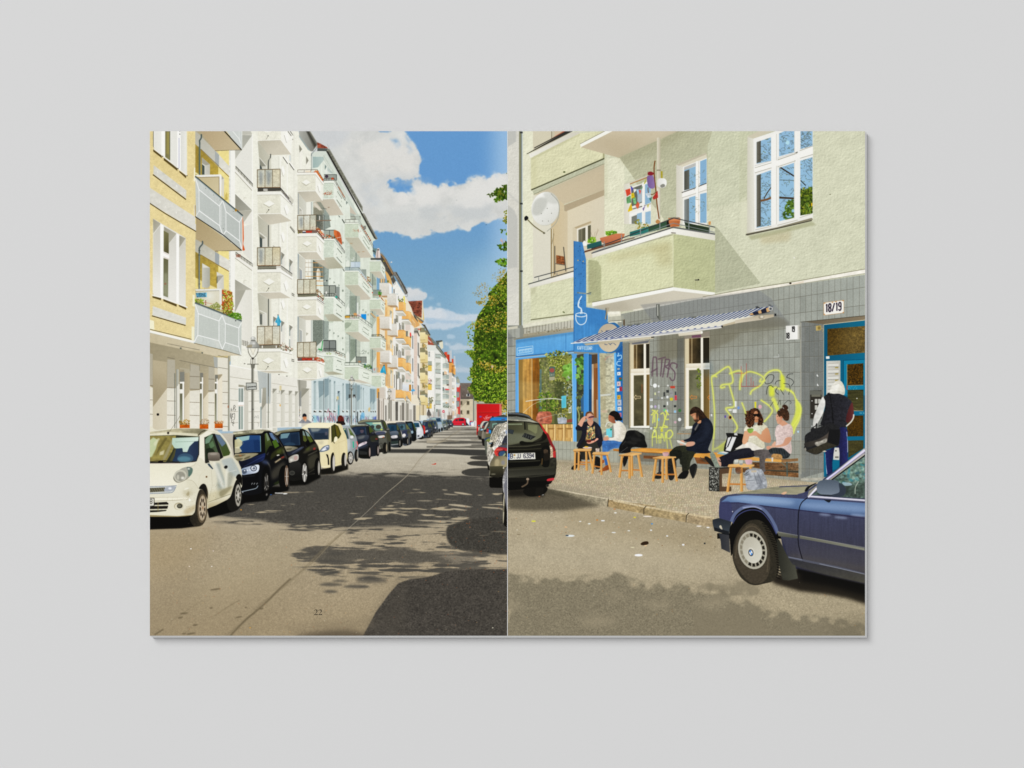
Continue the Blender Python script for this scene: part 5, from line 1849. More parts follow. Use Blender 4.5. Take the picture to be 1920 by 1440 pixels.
C('ece8ea','1000 260 1050 250 1062 300 1060 345 1005 340')
P('7ac0c8','1002 250 1045 250 1045 272 1002 272')
C('dcdcda','1060 240 1110 235 1120 340 1065 340')
L('8d9094','1085 245 1085 345',10)
P('c5c3b6','560 350 1130 348 1120 375 600 378')
# --- left line, far ones
def fcar(x0,x1,y0,y1,body,glass,side,lamp='c9ccd0',mir=True,hood=None):
 """far parked car seen from the front quarter: front x0..xm, side to x1"""
 w,h=x1-x0,y1-y0
 xm=x0+w*.66
 P('24231f',[x0+w*.05,y1-h*.12,x1,y1-h*.2,x1,y1-h*.02,x0+w*.1,y1+h*.02],f=h*.02)
 C(body,[x0+w*.02,y0+h*.42,x0+w*.1,y0+h*.06,x0+w*.3,y0,xm,y0+h*.02,xm+w*.12,y0+h*.12,x1-w*.02,y0+h*.42,x1,y0+h*.75,x1-w*.06,y1-h*.1,xm,y1-h*.04,x0+w*.1,y1-h*.06,x0,y0+h*.7])
 P('8d8a78',[x0+w*.12,y0+h*.05,x0+w*.3,y0+h*.01,xm,y0+h*.03,xm-w*.04,y0+h*.09,x0+w*.14,y0+h*.1],a=.8)
 P(glass,[x0+w*.1,y0+h*.36,x0+w*.16,y0+h*.1,xm-w*.05,y0+h*.09,xm-w*.02,y0+h*.34])
 P('7a9aa0',[x0+w*.16,y0+h*.14,x0+w*.4,y0+h*.12,x0+w*.34,y0+h*.28,x0+w*.14,y0+h*.3],a=.45,f=h*.02)
 P(side,[xm+w*.05,y0+h*.14,xm+w*.14,y0+h*.16,x1-w*.08,y0+h*.4,xm+w*.08,y0+h*.42])
 P('6d6a2f',[xm+w*.06,y0+h*.25,xm+w*.16,y0+h*.24,x1-w*.1,y0+h*.4,xm+w*.08,y0+h*.42],a=.6)
 P(hood or body,[x0+w*.05,y0+h*.4,xm,y0+h*.38,xm+w*.02,y0+h*.52,x0+w*.03,y0+h*.56])
 P('b5b5ae',[x0+w*.1,y0+h*.4,xm-w*.1,y0+h*.38,xm-w*.16,y0+h*.46,x0+w*.1,y0+h*.48],a=.35,f=h*.03)
 C(lamp,[x0+w*.36,y0+h*.6,xm-w*.02,y0+h*.54,xm+w*.02,y0+h*.62,x0+w*.42,y0+h*.68])
 P('17171a',[x0+w*.04,y0+h*.74,xm-w*.05,y0+h*.72,xm-w*.08,y0+h*.86,x0+w*.06,y0+h*.86],a=.75)
 E('1c1a18',xm+w*.04,y0+h*.86,w*.075,h*.15)
 E('8d8a84',xm+w*.055,y0+h*.86,w*.04,h*.1)
 E('1c1a18',x1-w*.1,y0+h*.78,w*.06,h*.14)
 E('7d7a74',x1-w*.085,y0+h*.78,w*.032,h*.09)
 if mir:
  E(body,xm+w*.13,y0+h*.38,w*.05,h*.045)
 L('c9c9c4',[xm+w*.08,y0+h*.55,x1-w*.05,y0+h*.52],h*.012,a=.5)
fcar(490,590,210,370,'4a5562','35506a','6d7d80')
fcar(430,525,200,400,'40444a','2f3d52','55605c')
fcar(355,480,210,440,'6d7570','4a5a64','5d6a50',hood='7d8580')
C('8b98a0','60 170 120 150 300 152 335 180 350 260 375 380 370 450 250 470 230 330 60 200')
P('2f4a60','205 180 300 165 330 245 235 250')
P('a5c0b8','90 172 200 165 230 250 215 230',a=.9)
P('7a8a50','335 190 350 240 372 370 345 300',a=.6)
C('9ab0c4','225 275 320 262 345 290 240 305')
P('a9b3b8','240 310 350 300 370 400 260 410')
E('1f1e1c',345,420,22,44)
E('1f1e1c',285,440,20,40)
fcar(120,255,205,500,'55606a','2f4258','6d7a70',lamp='d8d0d4')
fcar(20,185,210,520,'3a4048','2a3848','4d5a48')
fcar(-110,140,235,590,'3f4446','2f3d4a','4f5a3a')
T(640,770,12)
fcar(1820,2010,215,620,'3a4250','2c3a50','505c3c')
C('c02a2a','1820 345 1850 335 1880 360 1885 500 1860 520 1840 480')
P('d06a50','1870 360 1890 380 1890 500 1876 500',a=.8)
fcar(1600,1850,225,640,'35404c','2b3a48','4c5a3c')
C('b9bdc0','1615 260 1660 242 1740 245 1780 300 1812 370 1840 440 1850 560 1830 610 1700 640 1690 480 1700 400 1640 370',g=('d0d3d6',1650,0,1800,0))
P('2f5a70','1630 275 1745 275 1765 370 1645 378')
P('1f2f3a','1690 315 1740 310 1750 365 1700 370',a=.6)
C('e6e8ea','1700 410 1770 380 1800 440 1750 480 1700 480',f=12,a=.9)
P('33343a','1715 560 1750 550 1760 580 1720 590')
C('dfe2e6','1695 500 1770 480 1780 520 1700 540',a=.9)
P('1c1a18','1700 625 1800 600 1830 560 1835 625 1810 645')
E('1c1a18',1830,600,16,36)
C('20262a','1440 262 1500 245 1595 248 1630 320 1660 400 1690 500 1688 640 1660 680 1590 680 1570 560 1560 440',g=('161a1c',1500,250,1600,680))
P('2a4a5c','1480 285 1585 275 1600 390 1540 395')
P('5a7a78','1500 290 1560 285 1540 330 1510 360',a=.5,f=8)
P('55602c','1612 275 1640 300 1680 420 1670 480 1640 400',a=.8)
C('9ab0bc','1570 460 1610 450 1620 500 1580 515')
P('2f3f5c','1560 400 1610 395 1620 440 1570 450',a=.9)
L('3d4230','1640 480 1685 540 1685 650',14,a=.6)
E('14120f',1650,630,18,55)
# blue-grey estate
C('5a6068','1220 290 1290 258 1430 262 1480 320 1530 400 1570 490 1585 640 1575 740 1500 780 1390 770 1370 560 1350 470',g=('44484e',1300,0,1580,0))
P('3b5866','1265 310 1425 300 1450 425 1340 435')
P('8fb0a8','1310 330 1420 310 1440 420 1400 420',a=.35)
E('26343c',1365,365,34,36,a=.8)
P('6d7448','1450 300 1490 325 1535 410 1475 420')
C('3a4058','1370 470 1460 440 1510 470 1500 560 1400 580')
C('e0dcd8','1375 540 1420 515 1450 540 1440 580 1385 590')
P('191b1e','1375 620 1490 600 1490 740 1420 750 1380 720')
P('6d6a5c','1500 480 1565 500 1580 600 1510 640',a=.6)
P('4d5030','1470 470 1520 430 1550 480 1480 540',a=.6)
E('1a1816',1490,690,24,92)
E('8a857c',1496,690,13,64)
E('1a1816',1562,670,20,80)
L('d5d8dc','1385 600 1430 600',8)
# dark saloon
C('3c4246','1030 310 1060 285 1220 280 1260 320 1310 400 1345 490 1365 600 1380 760 1350 810 1310 830 1120 810 1100 600 1085 480',g=('2b2e32',1100,0,1370,0))
P('24465c','1045 320 1230 315 1250 455 1090 460')
P('1a3040','1120 355 1180 345 1195 450 1125 455',a=.6)
P('59603a','1245 310 1275 340 1300 430 1260 440')
C('6d7580','1095 480 1260 460 1280 540 1120 560',g=('44505c',0,470,0,560))
C('c9c5c6','1125 570 1240 550 1270 580 1250 615 1140 620')
E('f0f0f0',1225,580,22,16,a=.8,f=6)
P('1f2426','1120 640 1290 620 1290 690 1130 690')
P('34403c','1120 690 1290 670 1290 750 1130 750')
L('aeb2b0','1120 770 1290 750',14)
P('4d5230','1280 470 1335 500 1345 600 1300 560',a=.6)
E('15130f',1312,730,26,100)
E('8a867e',1318,730,14,68)
E('15130f',1362,720,18,84)
# big grey off-roader
C('5d605a','360 300 420 230 560 200 900 205 960 220 1000 270 1060 420 1110 560 1118 700 1110 900 1040 940 1030 960 940 968 880 860 850 700 780 560 690 480 600 330 380 310',g=('45463f',400,0,1110,0))
P('8b8a70','380 250 560 200 890 208 880 235 560 240 400 275')
P('5f9a94','540 265 890 258 950 440 760 450 640 330',g=('a9bfae',560,260,900,300))
P('dfe0b4','700 272 890 266 895 295 710 298',a=.8)
E('3f4648',700,365,46,42)
E('4d4a3f',835,365,62,50)
P('33504e','640 400 960 390 955 450 760 455',a=.4)
E('d8d84a',905,425,18,18)
L('3a3a34','600 310 640 330 760 450',12)
P('505a2a','940 250 975 250 1030 380 985 400 950 330',a=.9)
L('2f302a','925 235 1000 440',14)
C('7d7d7c','760 470 980 455 1010 500 830 540',g=('a9a9a6',800,460,960,520))
C('3a4058','790 490 960 470 985 530 800 545',a=.8)
C('d9d3cf','820 575 960 555 965 600 830 615')
E('c8683c',945,600,16,12)
P('66665e','850 640 990 620 1000 830 900 860 850 760',g=('52524a',0,620,0,850))
E('25241f',892,765,34,36)
E('8a8a80',892,765,24,26)
E('3a3a35',892,765,14,16)
E('3a3a36',1055,425,46,28)
E('77776e',1050,418,36,16)
P('4d4c36','1000 480 1100 560 1110 700 1010 640',a=.7)
P('76766a','1010 520 1030 700 1010 850 990 650',a=.5)
E('1d1b17',985,840,52,126)
E('a59a84',1020,835,14,92)
E('16140f',1088,810,30,108)
L('6a7a80','1105 740 1110 860',7)
P('24221d','850 870 930 850 940 940 860 940')
E('dcd8c8',910,950,16,10)
# dark blue saloon with a driver
C('2e3138','215 390 300 345 560 338 620 350 680 420 760 510 830 600 850 760 855 960 800 1010 660 1040 640 1080 400 1060 375 900 350 700 320 560',g=('22242a',300,0,850,0))
P('6d6c58','190 330 560 320 600 345 330 352 210 390',a=.9)
P('26364c','240 390 320 365 555 360 575 540 320 545')
P('3d5468','300 400 360 390 330 520 300 480',a=.5,f=14)
E('6d5a60',465,455,42,52,a=.8,f=6)
P('2a3038','410 520 530 500 540 540 400 542')
P('1c222c','420 410 510 405 512 430 422 432',a=.8)
L('6d7a70','540 380 560 535',6)
P('4f5a2a','622 350 660 365 720 460 660 520 630 500')
L('141518','600 340 640 540',16)
E('20222a',705,512,52,30)
E('5d6068',712,500,36,12,a=.8)
C('474d58','340 580 580 545 620 600 560 680 380 690',g=('2d3340',0,570,0,690))
C('8f9088','370 600 520 560 500 620 400 640',f=12,a=.55)
C('d3c6cc','385 770 480 715 570 695 565 740 470 790 400 830')
E('f4eef0',430,780,30,20,a=.8,f=6)
E('8a8088',520,725,26,16,a=.7)
C('3a4252','380 830 560 750 580 790 400 860',a=.9)
P('16171a','385 860 590 850 600 970 400 990')
P('4d4d48','400 900 590 930 580 985 420 990',a=.5)
C('3d3f2c','660 580 800 560 840 640 720 700 660 680',f=10,a=.8)
P('a83a3a','770 620 820 625 815 650 765 648',a=.7)
L('6a6a5c','680 690 840 700',12,a=.5,f=6)
P('14130f','380 990 600 985 640 1080 410 1060')
E('1a1815',628,935,40,150)
E('a5958e',640,930,18,106)
E('1a1815',822,895,40,130)
E('9a8e88',830,890,18,96)
# silver hatch with green and red stripe
C('aeb3b4','-40 360 60 340 140 340 200 370 270 460 330 570 365 720 385 900 380 1060 300 1080 270 1090 120 1100 100 900 60 620',g=('8f9798',0,0,380,0))
P('3a5a60','0 400 100 395 160 630 70 640')
P('24404a','20 470 110 460 150 625 80 630',a=.6)
E('e0e8a0',78,418,16,18,a=.8)
P('5a6a3a','160 385 200 420 300 570 280 620 200 540')
L('33383a','120 390 165 640',10)
P('8fa06a','180 420 240 500 200 500',a=.5)
E('dfe2e2',240,595,40,38)
L('55595a','205 640 260 630',8)
P('2fae8a','255 690 280 695 288 830 265 840')
Q('e06a6a','350 690 370 760 345 850 315 960',16)
L('e87a7a','330 700 362 770',16,a=.7)
C('c9ced0','110 680 180 640 200 760 180 880 130 860',f=14,a=.6)
L('70787a','250 890 370 800',7)
E('c9c9c4',120,790,18,30)
E('23211d',200,1065,78,150)
E('c6c3bc',212,1062,48,118)
for k in range(9):
 t=k/9*6.283
 L('6a665e',[212,1062,212+44*math.cos(t),1062+108*math.sin(t)],10,a=.8)
E('d6d3cc',212,1062,14,30)
E('23211d',340,1010,46,140)
E('9a968c',365,1000,16,100)
# people behind
T(480,700)
C('8d8f94','650 745 670 710 710 685 760 690 800 710 825 745',n=(.04,1))
C('c98a62','700 650 725 640 760 660 755 690 730 705 710 690')
C('23262e','697 635 705 612 730 602 755 620 758 650 730 648 700 655')
P('d8b090','730 690 760 690 750 725 730 715')
C('6b2c22','1225 690 1240 645 1272 630 1305 655 1325 720 1310 730 1240 728',n=(.12,1))
C('2b2220','1195 760 1215 720 1260 722 1315 718 1335 772 1200 775')
# --- cream taxi
T(440,800)
P('17150f','1280 640 1700 560 1700 640 1480 710 1290 720',f=8)
C('e6dbb4','1000 30 1120 -50 1300 -60 1540 -48 1600 -30 1640 60 1680 160 1692 300 1690 480 1650 540 1560 580 1440 610 1330 620 1290 560 1280 400 1240 260 1190 180 1120 60',g=('dccf a2'.replace(' ',''),1200,0,1690,0))
P('f0e8c8','1010 10 1130 -52 1520 -56 1550 -40 1540 10 1050 18')
P('3b4a5c','1095 20 1410 24 1405 185 1190 195 1140 120')
P('9aa09a','1130 24 1300 30 1250 70 1160 80',a=.8,f=8)
P('23303f','1190 100 1400 90 1400 185 1195 190',a=.75)
E('8a7a80',1375,105,22,28,a=.5,f=6)
L('2a2d30','1420 10 1412 190 1195 197',7)
P('4a4a22','1452 -10 1500 -40 1555 -10 1600 110 1570 170 1500 215 1458 230')
P('6d6420','1500 -30 1545 0 1580 120 1540 160',a=.8)
L('22201a','1452 -10 1458 235',8)
L('22201a','1500 -30 1525 160',8)
C('d5c99e','1470 235 1540 200 1620 140 1660 240 1670 420 1600 540 1520 575 1510 450 1480 330',a=.6,g=('e6dab2',1480,0,1660,0))
P('e9dfba','1200 200 1405 192 1395 270 1260 300')
C('b5b09a','1250 225 1330 215 1320 260 1270 265',f=12,a=.6)
C('6f7a88','1272 365 1330 300 1400 275 1420 285 1415 345 1340 375 1280 380')
C('e3e6ec','1300 355 1360 300 1405 290 1395 330 1340 360',a=.85)
E('3a4a70',1385,320,14,16,a=.7)
E('fff',1340,345,16,10,a=.9,f=4)
P('1b1a15','1370 410 1400 420 1415 480 1420 570 1400 575 1395 480')
C('f0e8c8','1500 160 1530 150 1545 180 1525 220 1490 225')
L('33302a','1480 225 1500 250',9)
L('b9ac82','1520 260 1660 200',4,a=.7)
L('b9ac82','1560 200 1575 560',4,a=.6)
L('c8bb92','1500 560 1640 520',8,a=.7)
L('f4edcf','1300 600 1440 590',8,a=.9)
E('23211b',1472,545,36,155)
E('b5b0a8',1487,545,20,120)
E('d8d4cc',1489,545,8,100,a=.8)
E('23211b',1640,510,40,122)
E('c0bbb2',1662,500,16,92)
P('17150f','1440 500 1470 385 1490 390 1465 500 1450 640',a=.85)
# --- third car, black
P('0c0b08','800 760 1270 690 1290 760 1080 870 820 890',f=10)
C('1c1b18','590 120 700 60 850 45 990 32 1040 40 1110 90 1170 170 1230 260 1270 360 1280 480 1270 620 1220 690 1110 720 1080 760 980 800 830 800 800 600 780 460 720 290',g=('14130f',800,0,1270,0))
P('8a8872','580 110 680 60 880 28 985 36 975 60 700 92 640 130',n=(.08,5))
P('55543f','620 80 900 50 960 58 720 84',a=.6)
P('263a50','665 160 720 100 975 78 985 280 730 285')
P('8fb0b4','690 110 830 95 790 170 690 180',a=.75)
P('1c2c40','840 120 950 100 965 270 840 270',a=.7)
E('3a5468',830,265,80,30,a=.6)
L('0e0e0e','975 70 1000 285 720 292',12)
L('4a5a68','965 90 978 270',5)
P('5a6230','1018 60 1045 70 1100 190 1060 230 1030 210')
P('8fa4b8','1018 60 1040 70 1065 140 1025 130',a=.7)
P('55622a','1055 60 1120 110 1180 220 1130 240 1095 170')
P('9ab0c4','1052 58 1110 100 1130 150 1085 140',a=.7)
L('0d0d0c','1040 50 1100 230',9)
E('0c0c0c',1098,255,32,46)
P('34343a','1062 270 1085 300 1065 300',a=.8)
C('a9a28a','740 300 900 300 960 340 830 400 780 400',g=('6d6a5a',760,300,900,400))
P('55503f','770 330 860 320 850 345 780 352',a=.7)
C('20222c','740 370 830 370 1010 300 1030 320 880 420 790 430',g=('3a4050',780,0,1000,0))
L('8f92a0','860 400 1010 310',9,a=.6,f=4)
C('a5a096','805 480 870 430 940 415 960 440 950 500 880 525 820 540',g=('c9c4bb',820,0,950,0))
C('b08a84','890 450 940 440 940 490 900 500',a=.6)
E('e6e2d8',850,500,24,20,a=.7,f=5)
C('2d2c2a','820 560 960 520 1000 620 960 740 830 750',g=('151412',0,560,0,760))
E('3a3a36',862,695,44,36)
ring('6a6860',862,695,36,28,5)
C('4d4a3a','1030 380 1160 270 1230 260 1250 330 1150 360 1060 400',f=8,a=.8)
P('5d6a2c','1060 330 1130 290 1120 350 1070 360',a=.5,f=8)
P('a83a34','1180 318 1215 312 1210 345 1178 350',a=.75)
L('c9c4ae','1100 430 1240 360',10,a=.5,f=5)
C('6d6a58','1100 470 1240 400 1240 560 1120 640',f=16,a=.5)
L('8a8772','1110 690 1230 620',8,a=.5,f=4)
E('0d0c0a',1048,695,52,180)
E('8d8a84',1050,690,38,142)
for k in range(5):
 t=k/5*6.283+.4
 L('d8d6d0',[1050,690,1050+36*math.cos(t),690+132*math.sin(t)],13)
E('55524e',1050,690,14,30)
E('0d0c0a',1245,620,48,155)
E('8a867e',1264,618,18,110)
E('c5c2ba',1266,618,7,80,a=.8)
# --- second car, black
P('0a0907','100 980 520 900 820 900 800 960 520 1030 480 1110 110 1150',f=8)
C('121317','-20 130 100 110 300 100 430 70 480 58 560 80 640 150 720 260 780 380 812 520 810 700 740 780 660 850 560 900 530 980 400 1010 110 1000 100 700 80 520 0 480',g=('0c0c0e',100,0,800,0))
P('a5a28c','-30 80 200 50 430 40 600 60 440 68 410 100 280 112 0 130',n=((.12,5),(.05,1)))
P('6a6850','0 110 180 95 260 108 120 128 0 160',a=.8)
P('2b4f7c','10 165 230 130 385 130 392 380 100 395',g=('26466c',0,150,0,390))
P('a9c8c0','20 160 225 135 215 195 60 230',a=.85)
P('cfc9a0','0 200 60 175 140 240 60 330 0 320',a=.9)
P('d8d2b2','0 320 60 290 110 370 60 395 0 400',a=.8)
P('24406a','110 230 290 190 385 210 390 375 120 385',a=.7)
P('16325a','280 210 350 190 385 220 385 360 300 360',a=.5)
L('8fb0b0','385 140 392 375',9)
L('0d0d10','410 100 425 390 60 402',14)
C('b0a88c','0 420 60 405 350 400 250 470 130 580 0 500',g=('8d866c',0,400,300,560))
for p,c in(('10 430 160 415 120 445 20 460','55503c'),('150 470 230 440 220 465 150 490','45412f'),('20 480 120 470 100 500 30 510','5d5842'),('60 425 100 430 95 445','c8703a')):
 C(c,p,a=.7,f=5)
C('14182a','60 510 130 510 440 400 460 420 430 500 300 560 120 625',g=('22305c',150,560,440,420))
L('4a5a8a','140 600 440 440',7,a=.7,f=3)
P('0e0e10','430 90 470 70 480 380 430 400')
P('5d6a38','452 110 480 90 560 250 570 300 500 330 460 420',g=('2a3418',0,120,0,400))
P('8a9a88','470 100 490 95 530 190 490 220',a=.7)
P('7088a8','515 92 560 90 620 190 600 220 545 160',a=.9)
P('4f6a24','560 220 620 190 670 290 600 330')
P('9ab0c8','585 120 640 190 670 250 640 230',a=.6)
L('0c0c0c','490 80 600 330',12)
L('d8d4c0','540 70 640 170 720 300',5,a=.6)
C('0b0b0c','505 330 530 290 570 292 600 330 590 380 550 400 510 380')
P('3a3a3c','470 420 520 370 500 430',a=.9)
C('3a3c1c','560 400 700 300 750 330 740 400 620 440 540 500',f=8,a=.85)
C('55622a','630 370 700 330 690 390 640 400',f=10,a=.7)
L('e0dcd0','635 432 668 424',16)
L('5d5240','600 540 750 450',36,a=.6,f=6)
L('d8c9a8','610 535 690 480',16,a=.85,f=4)
L('a83a34','700 470 740 450',18,a=.8,f=4)
C('6d6858','560 660 740 520 740 640 640 760 560 790',f=20,a=.55)
C('3d4a20','590 850 720 780 690 830 620 870',f=10,a=.7)
C('a9a69a','730 340 790 470 770 480 720 360',f=8,a=.35)
C('5d6f9a','400 520 470 500 520 560 450 560',f=16,a=.6)
C('a8a08c','480 520 530 580 545 700 530 620 500 560',f=6,a=.5)
C('8d9aae','98 640 200 600 330 570 370 590 345 680 220 715 110 720',g=('d8dee8',120,650,340,600))
C('2d3440','110 660 170 640 180 690 130 710',a=.6)
E('3a4250',285,625,50,44)
E('c9ccd4',285,625,38,33)
E('6a7280',290,625,20,18)
E('fff',265,605,10,8)
for x in(150,190,230):
 E('f0f4fa',x,650+(230-x)*.12,12,9,a=.9)
P('08080a','110 730 360 690 370 820 330 900 110 960',a=.8)
L('33363c','130 750 300 735',16,a=.6,f=6)
for x in(255,290,330):
 L('d8dcdc',[x,872,x+4,848,x+18,848],7,a=.85)
Q('c3d2da','105 975 220 950 320 925 350 885',9)
E('c9c9c9',122,985,8)
E('0a0a09',470,850,68,258)
E('3d3a36',478,870,36,175)
for k in range(5):
 t=k/5*6.283+.2
 L('b5b3ae',[478,870,478+33*math.cos(t),870+160*math.sin(t)],9,a=.9)
E('0a0a09',478,870,14,60,a=.6)
E('0d0c0a',740,770,80,190)
E('6d5a4a',780,740,32,162)
for k in range(6):
 t=k/6*6.283
 L('c9c4bc',[782,745,782+26*math.cos(t),745+145*math.sin(t)],9,a=.85)
L('dcdcd8','605 995 720 998',14,a=.9)
C('e8e8e4','725 1000 780 998 790 1008 740 1015')
E('3a6ab0',545,1020,14,6)
# --- white hatchback, nearest on the left
T(280,840)
P('0a0806','8 1040 600 1020 760 1170 480 1205 8 1222',f=6)
P('0a0806','860 900 1000 850 1180 760 1260 900 1380 760 1400 800 1790 620 1900 640 1500 760 1280 950 900 1050',f=6)
R('0a0806',8,1030,700,1160)
E('d8cfa8',540,1128,60,6,a=.7,f=3)
T(280,700)
C('dfdbc6','-60 880 120 850 400 825 640 820 800 835 900 845 1000 870 1080 920 1160 1020 1230 1140 1260 1250 1330 1330 1380 1440 1390 1560 1388 1700 1300 1790 1200 1860 1000 1960 860 2040 760 2100 560 2140 -60 2160',g=('d3cfba',400,0,1380,0))
P('c9c2a4','8 880 400 830 760 830 880 850 740 940 400 925 8 940',g=('8d8870',200,840,760,900),n=((.05,5),(.03,2)))
P('e6e1c8','8 905 300 880 720 905 735 940 400 925 8 938',a=.75)
L('3a342a','730 935 780 880 840 850',9)
Q('55503f','280 905 320 850 430 690 455 640',4)
E('2f2a24',282,895,16,20)
# windscreen
P('3a3d2c','8 936 400 926 752 948 745 1200 700 1320 600 1335 8 1340')
P('8f8550','8 940 400 932 390 1060 340 1180 250 1330 8 1330',n=(.04,2))
for p,c,a in(('8 1000 60 960 130 1000 100 1130 40 1250 8 1260','c9d8b4',.8),('60 1060 130 970 160 980 90 1100','d8d8b8',.7),('130 1120 240 960 270 970 170 1130 100 1230','6a6238',.8),('220 1240 340 990 370 1000 260 1260 200 1320','9a9474',.9),('160 1180 230 1150 210 1220 150 1230','e0dcc0',.7),('300 1330 380 1140 420 1120 400 1200 340 1330','5d5a38',.8)):
 P(c,p,a=a,f=5)
P('b9cfc0','345 970 740 955 735 1010 600 1130 590 1180 500 1180 500 1130 380 1125 340 1060',g=('cfe0d4',400,0,700,0))
P('33435c','600 1100 680 1020 735 1015 738 1200 700 1310 590 1320 560 1200',g=('2a3850',600,0,740,0))
P('2f4058','400 1130 490 1120 505 1180 590 1185 600 1320 340 1325 380 1240')
E('55788a',540,1275,120,75,a=.5)
E('6a98a4',520,1285,100,40,a=.65,f=8)
L('5a6a5c','390 1030 690 1020',5,a=.6)
L('22262c','752 945 748 1200 705 1315 600 1340 8 1345',12)
L('1c1a18','8 1325 200 1310 330 1320 460 1345',9)
P('14110f','130 1325 165 1305 205 1310 210 1345 135 1345')
L('c9b0a8','8 1352 460 1350 690 1330',5)
# side windows and pillar
P('e9e5d4','752 950 850 880 960 880 840 960 820 1100 832 1330 790 1280 748 1260')
P('33402a','830 960 950 905 985 960 1060 1280 870 1300 835 1280',g=('5a6a50',830,0,1040,0))
P('8fae9a','840 990 900 930 960 920 900 1040 840 1060',a=.7)
P('1c2318','850 1130 920 1115 960 1140 1040 1260 1060 1290 860 1300',a=.8)
P('6f8f6a','890 1060 950 1010 980 1090 920 1130',a=.6)
P('1e1e1c','945 905 985 905 1110 1260 1065 1290 1010 1120')
P('4f5a44','985 910 1060 925 1150 1040 1215 1190 1200 1225 1110 1250 1060 1110',g=('4a5a2c',0,920,0,1240))
P('6d7f9a','985 915 1060 930 1150 1050 1090 1100 1030 1010',a=.85)
P('b9ad98','1000 880 1080 935 1165 1045 1220 1170 1215 1120 1130 960',a=.5)
Q('e9e5d6','850 880 960 855 1060 900 1160 1020 1225 1150',16,a=.8)
L('3d3a33','830 960 840 1340',12)
# mirror
C('8d857a','878 1210 900 1188 1020 1185 1055 1215 1060 1280 1040 1310 900 1310 880 1270',g=('5f574e',0,1190,0,1310))
E('a9a196',960,1210,60,14,a=.8,f=6)
L('332e28','840 1290 890 1300',12)
T(280,840)
P('2b2a26','835 180 880 170 905 215 845 232')
P('45525c','870 235 900 230 960 310 945 320 890 270')
# bonnet and front
P('e4e0ca','8 240 460 235 690 210 690 230 560 300 420 560 8 590',g=('ece8d4',0,240,0,560))
L('a8a28a','690 220 680 260 560 300',4,a=.8)
P('cfcab2','560 480 640 490 740 600 720 680 560 700',f=16,a=.35)
Q('a39c84','560 478 640 490 700 550 735 610',4)
Q('c9c3aa','690 230 800 290 830 340 760 420 740 560',5,a=.6)
# headlight
C('8d8c80','360 440 400 370 480 310 560 282 620 285 655 320 640 390 590 440 520 490 440 516 380 495',g=('b5b4a6',380,480,640,300))
E('c2c0b0',465,420,98,92,rot=-30)
E('98968a',465,425,74,70,rot=-30)
E('eceade',500,450,26,20,a=.9,f=8)
E('d8d5c4',430,440,18,40,a=.7,f=8)
C('5d6a68','560 290 620 288 650 320 635 385 590 430 580 350',a=.8,g=('4a6a60',580,300,640,340))
E('d8d8cc',590,312,20,14,a=.9,f=5)
Q('6f6656','362 450 400 510 440 517 530 485 600 435',5)
# grille
P('c9ccc8','8 580 410 565 375 645 340 668 8 685')
P('4a4738','8 600 235 592 225 650 8 665')
for x in range(10,230,26):
 L('8f8b74',[x,660,x+24,600],9)
C('a9aeb4','235 600 290 580 385 575 350 640 230 652')
E('eef0f2',310,605,26,16,a=.9,f=5)
Q('55617a','8 578 250 572 410 562',5)
Q('5d6a80','8 686 250 676 350 662 400 580',6)
# bumper
L('b9b299','8 745 300 738 560 740 590 750',5)
L('9a9278','80 795 400 785 580 765',5)
P('eae6d2','80 748 560 738 585 750 560 770 80 790')
for x in(270,345,420):
 L('cfc9b0',[x,745,x,785],3)
C('8a7d5c','560 690 590 650 600 700 570 720',a=.7,f=6)
C('b0a88a','500 640 640 640 620 720 540 730',f=20,a=.45)
P('22201a','70 820 260 808 288 830 275 900 250 945 130 960 8 965 8 880 70 870')
for y in(858,920):
 L('dcd7c0',[8,y+6,285-(y-858)*.3,y],18)
for x in(130,):
 L('9a8a5a',[x,815,x,955],8)
R('d9d7cc',8,758,66,865)
L('2f2d28','8 752 72 752 72 868 8 872',9)
text('3a3832','8',10,770,32,66,lw=8)
E('a39a7c',440,875,68,55,a=.9)
E('dcd7c0',442,880,60,48)
E('3d3c34',455,870,42,36)
E('6d6c5c',450,868,30,24)
C('a8936a','530 930 700 850 690 920 600 990 540 1000',f=18,a=.5)
specks('500 640 700 640 690 980 520 980',50,['8a7650','a08a60','6d5a3a'],3,8,a=.5)
E('fff',605,780,12,20,a=.8,f=6)
E('f6f4e8',560,610,40,8,rot=-20,a=.8,f=4)
P('8a7a50','8 1005 420 1020 660 1000 640 1020 430 1032 8 1034',a=.8)
# flank: reflections and dirt
CL('870 230 1000 200 1240 130 1390 420 1385 560 1230 700 870 870 720 640 860 420',f=6)
C('98a19c','980 250 1050 230 1080 330 1130 480 1150 620 1120 640 1040 560 1010 380',f=14,a=.85)
C('a9b3b2','1080 180 1240 150 1370 330 1340 420 1250 420 1160 330',f=16,a=.8)
C('8d948c','1010 520 1080 560 1100 640 1060 720 1000 780 1020 640',f=14,a=.6)
C('eeebdd','960 240 1000 240 1120 560 1080 580',f=14,a=.7)
C('f0eee0','1150 330 1180 300 1170 600 1130 620',f=12,a=.55)
C('97998c','1190 360 1260 400 1230 540 1180 620 1170 480',f=14,a=.7)
C('c8bf9e','880 700 1000 640 1230 600 1230 680 880 840',f=20,a=.7)
C('7a7458','1060 650 1240 570 1200 640 1080 740',f=10,a=.6)
specks('900 560 1240 420 1230 680 890 820',60,['7a6a48','9a8a64'],3,9,a=.4)
page('L')
T(280,840)
L('8f8a78','930 330 945 560 890 800',4,a=.5)
L('a8a490','1240 160 1290 330 1240 640',4,a=.5)
Q('6f6a55','880 815 1000 770 1220 690',5)
P('ddd8c2','875 835 1220 705 1200 760 1000 860 880 905',g=('b5a988',0,720,0,890))
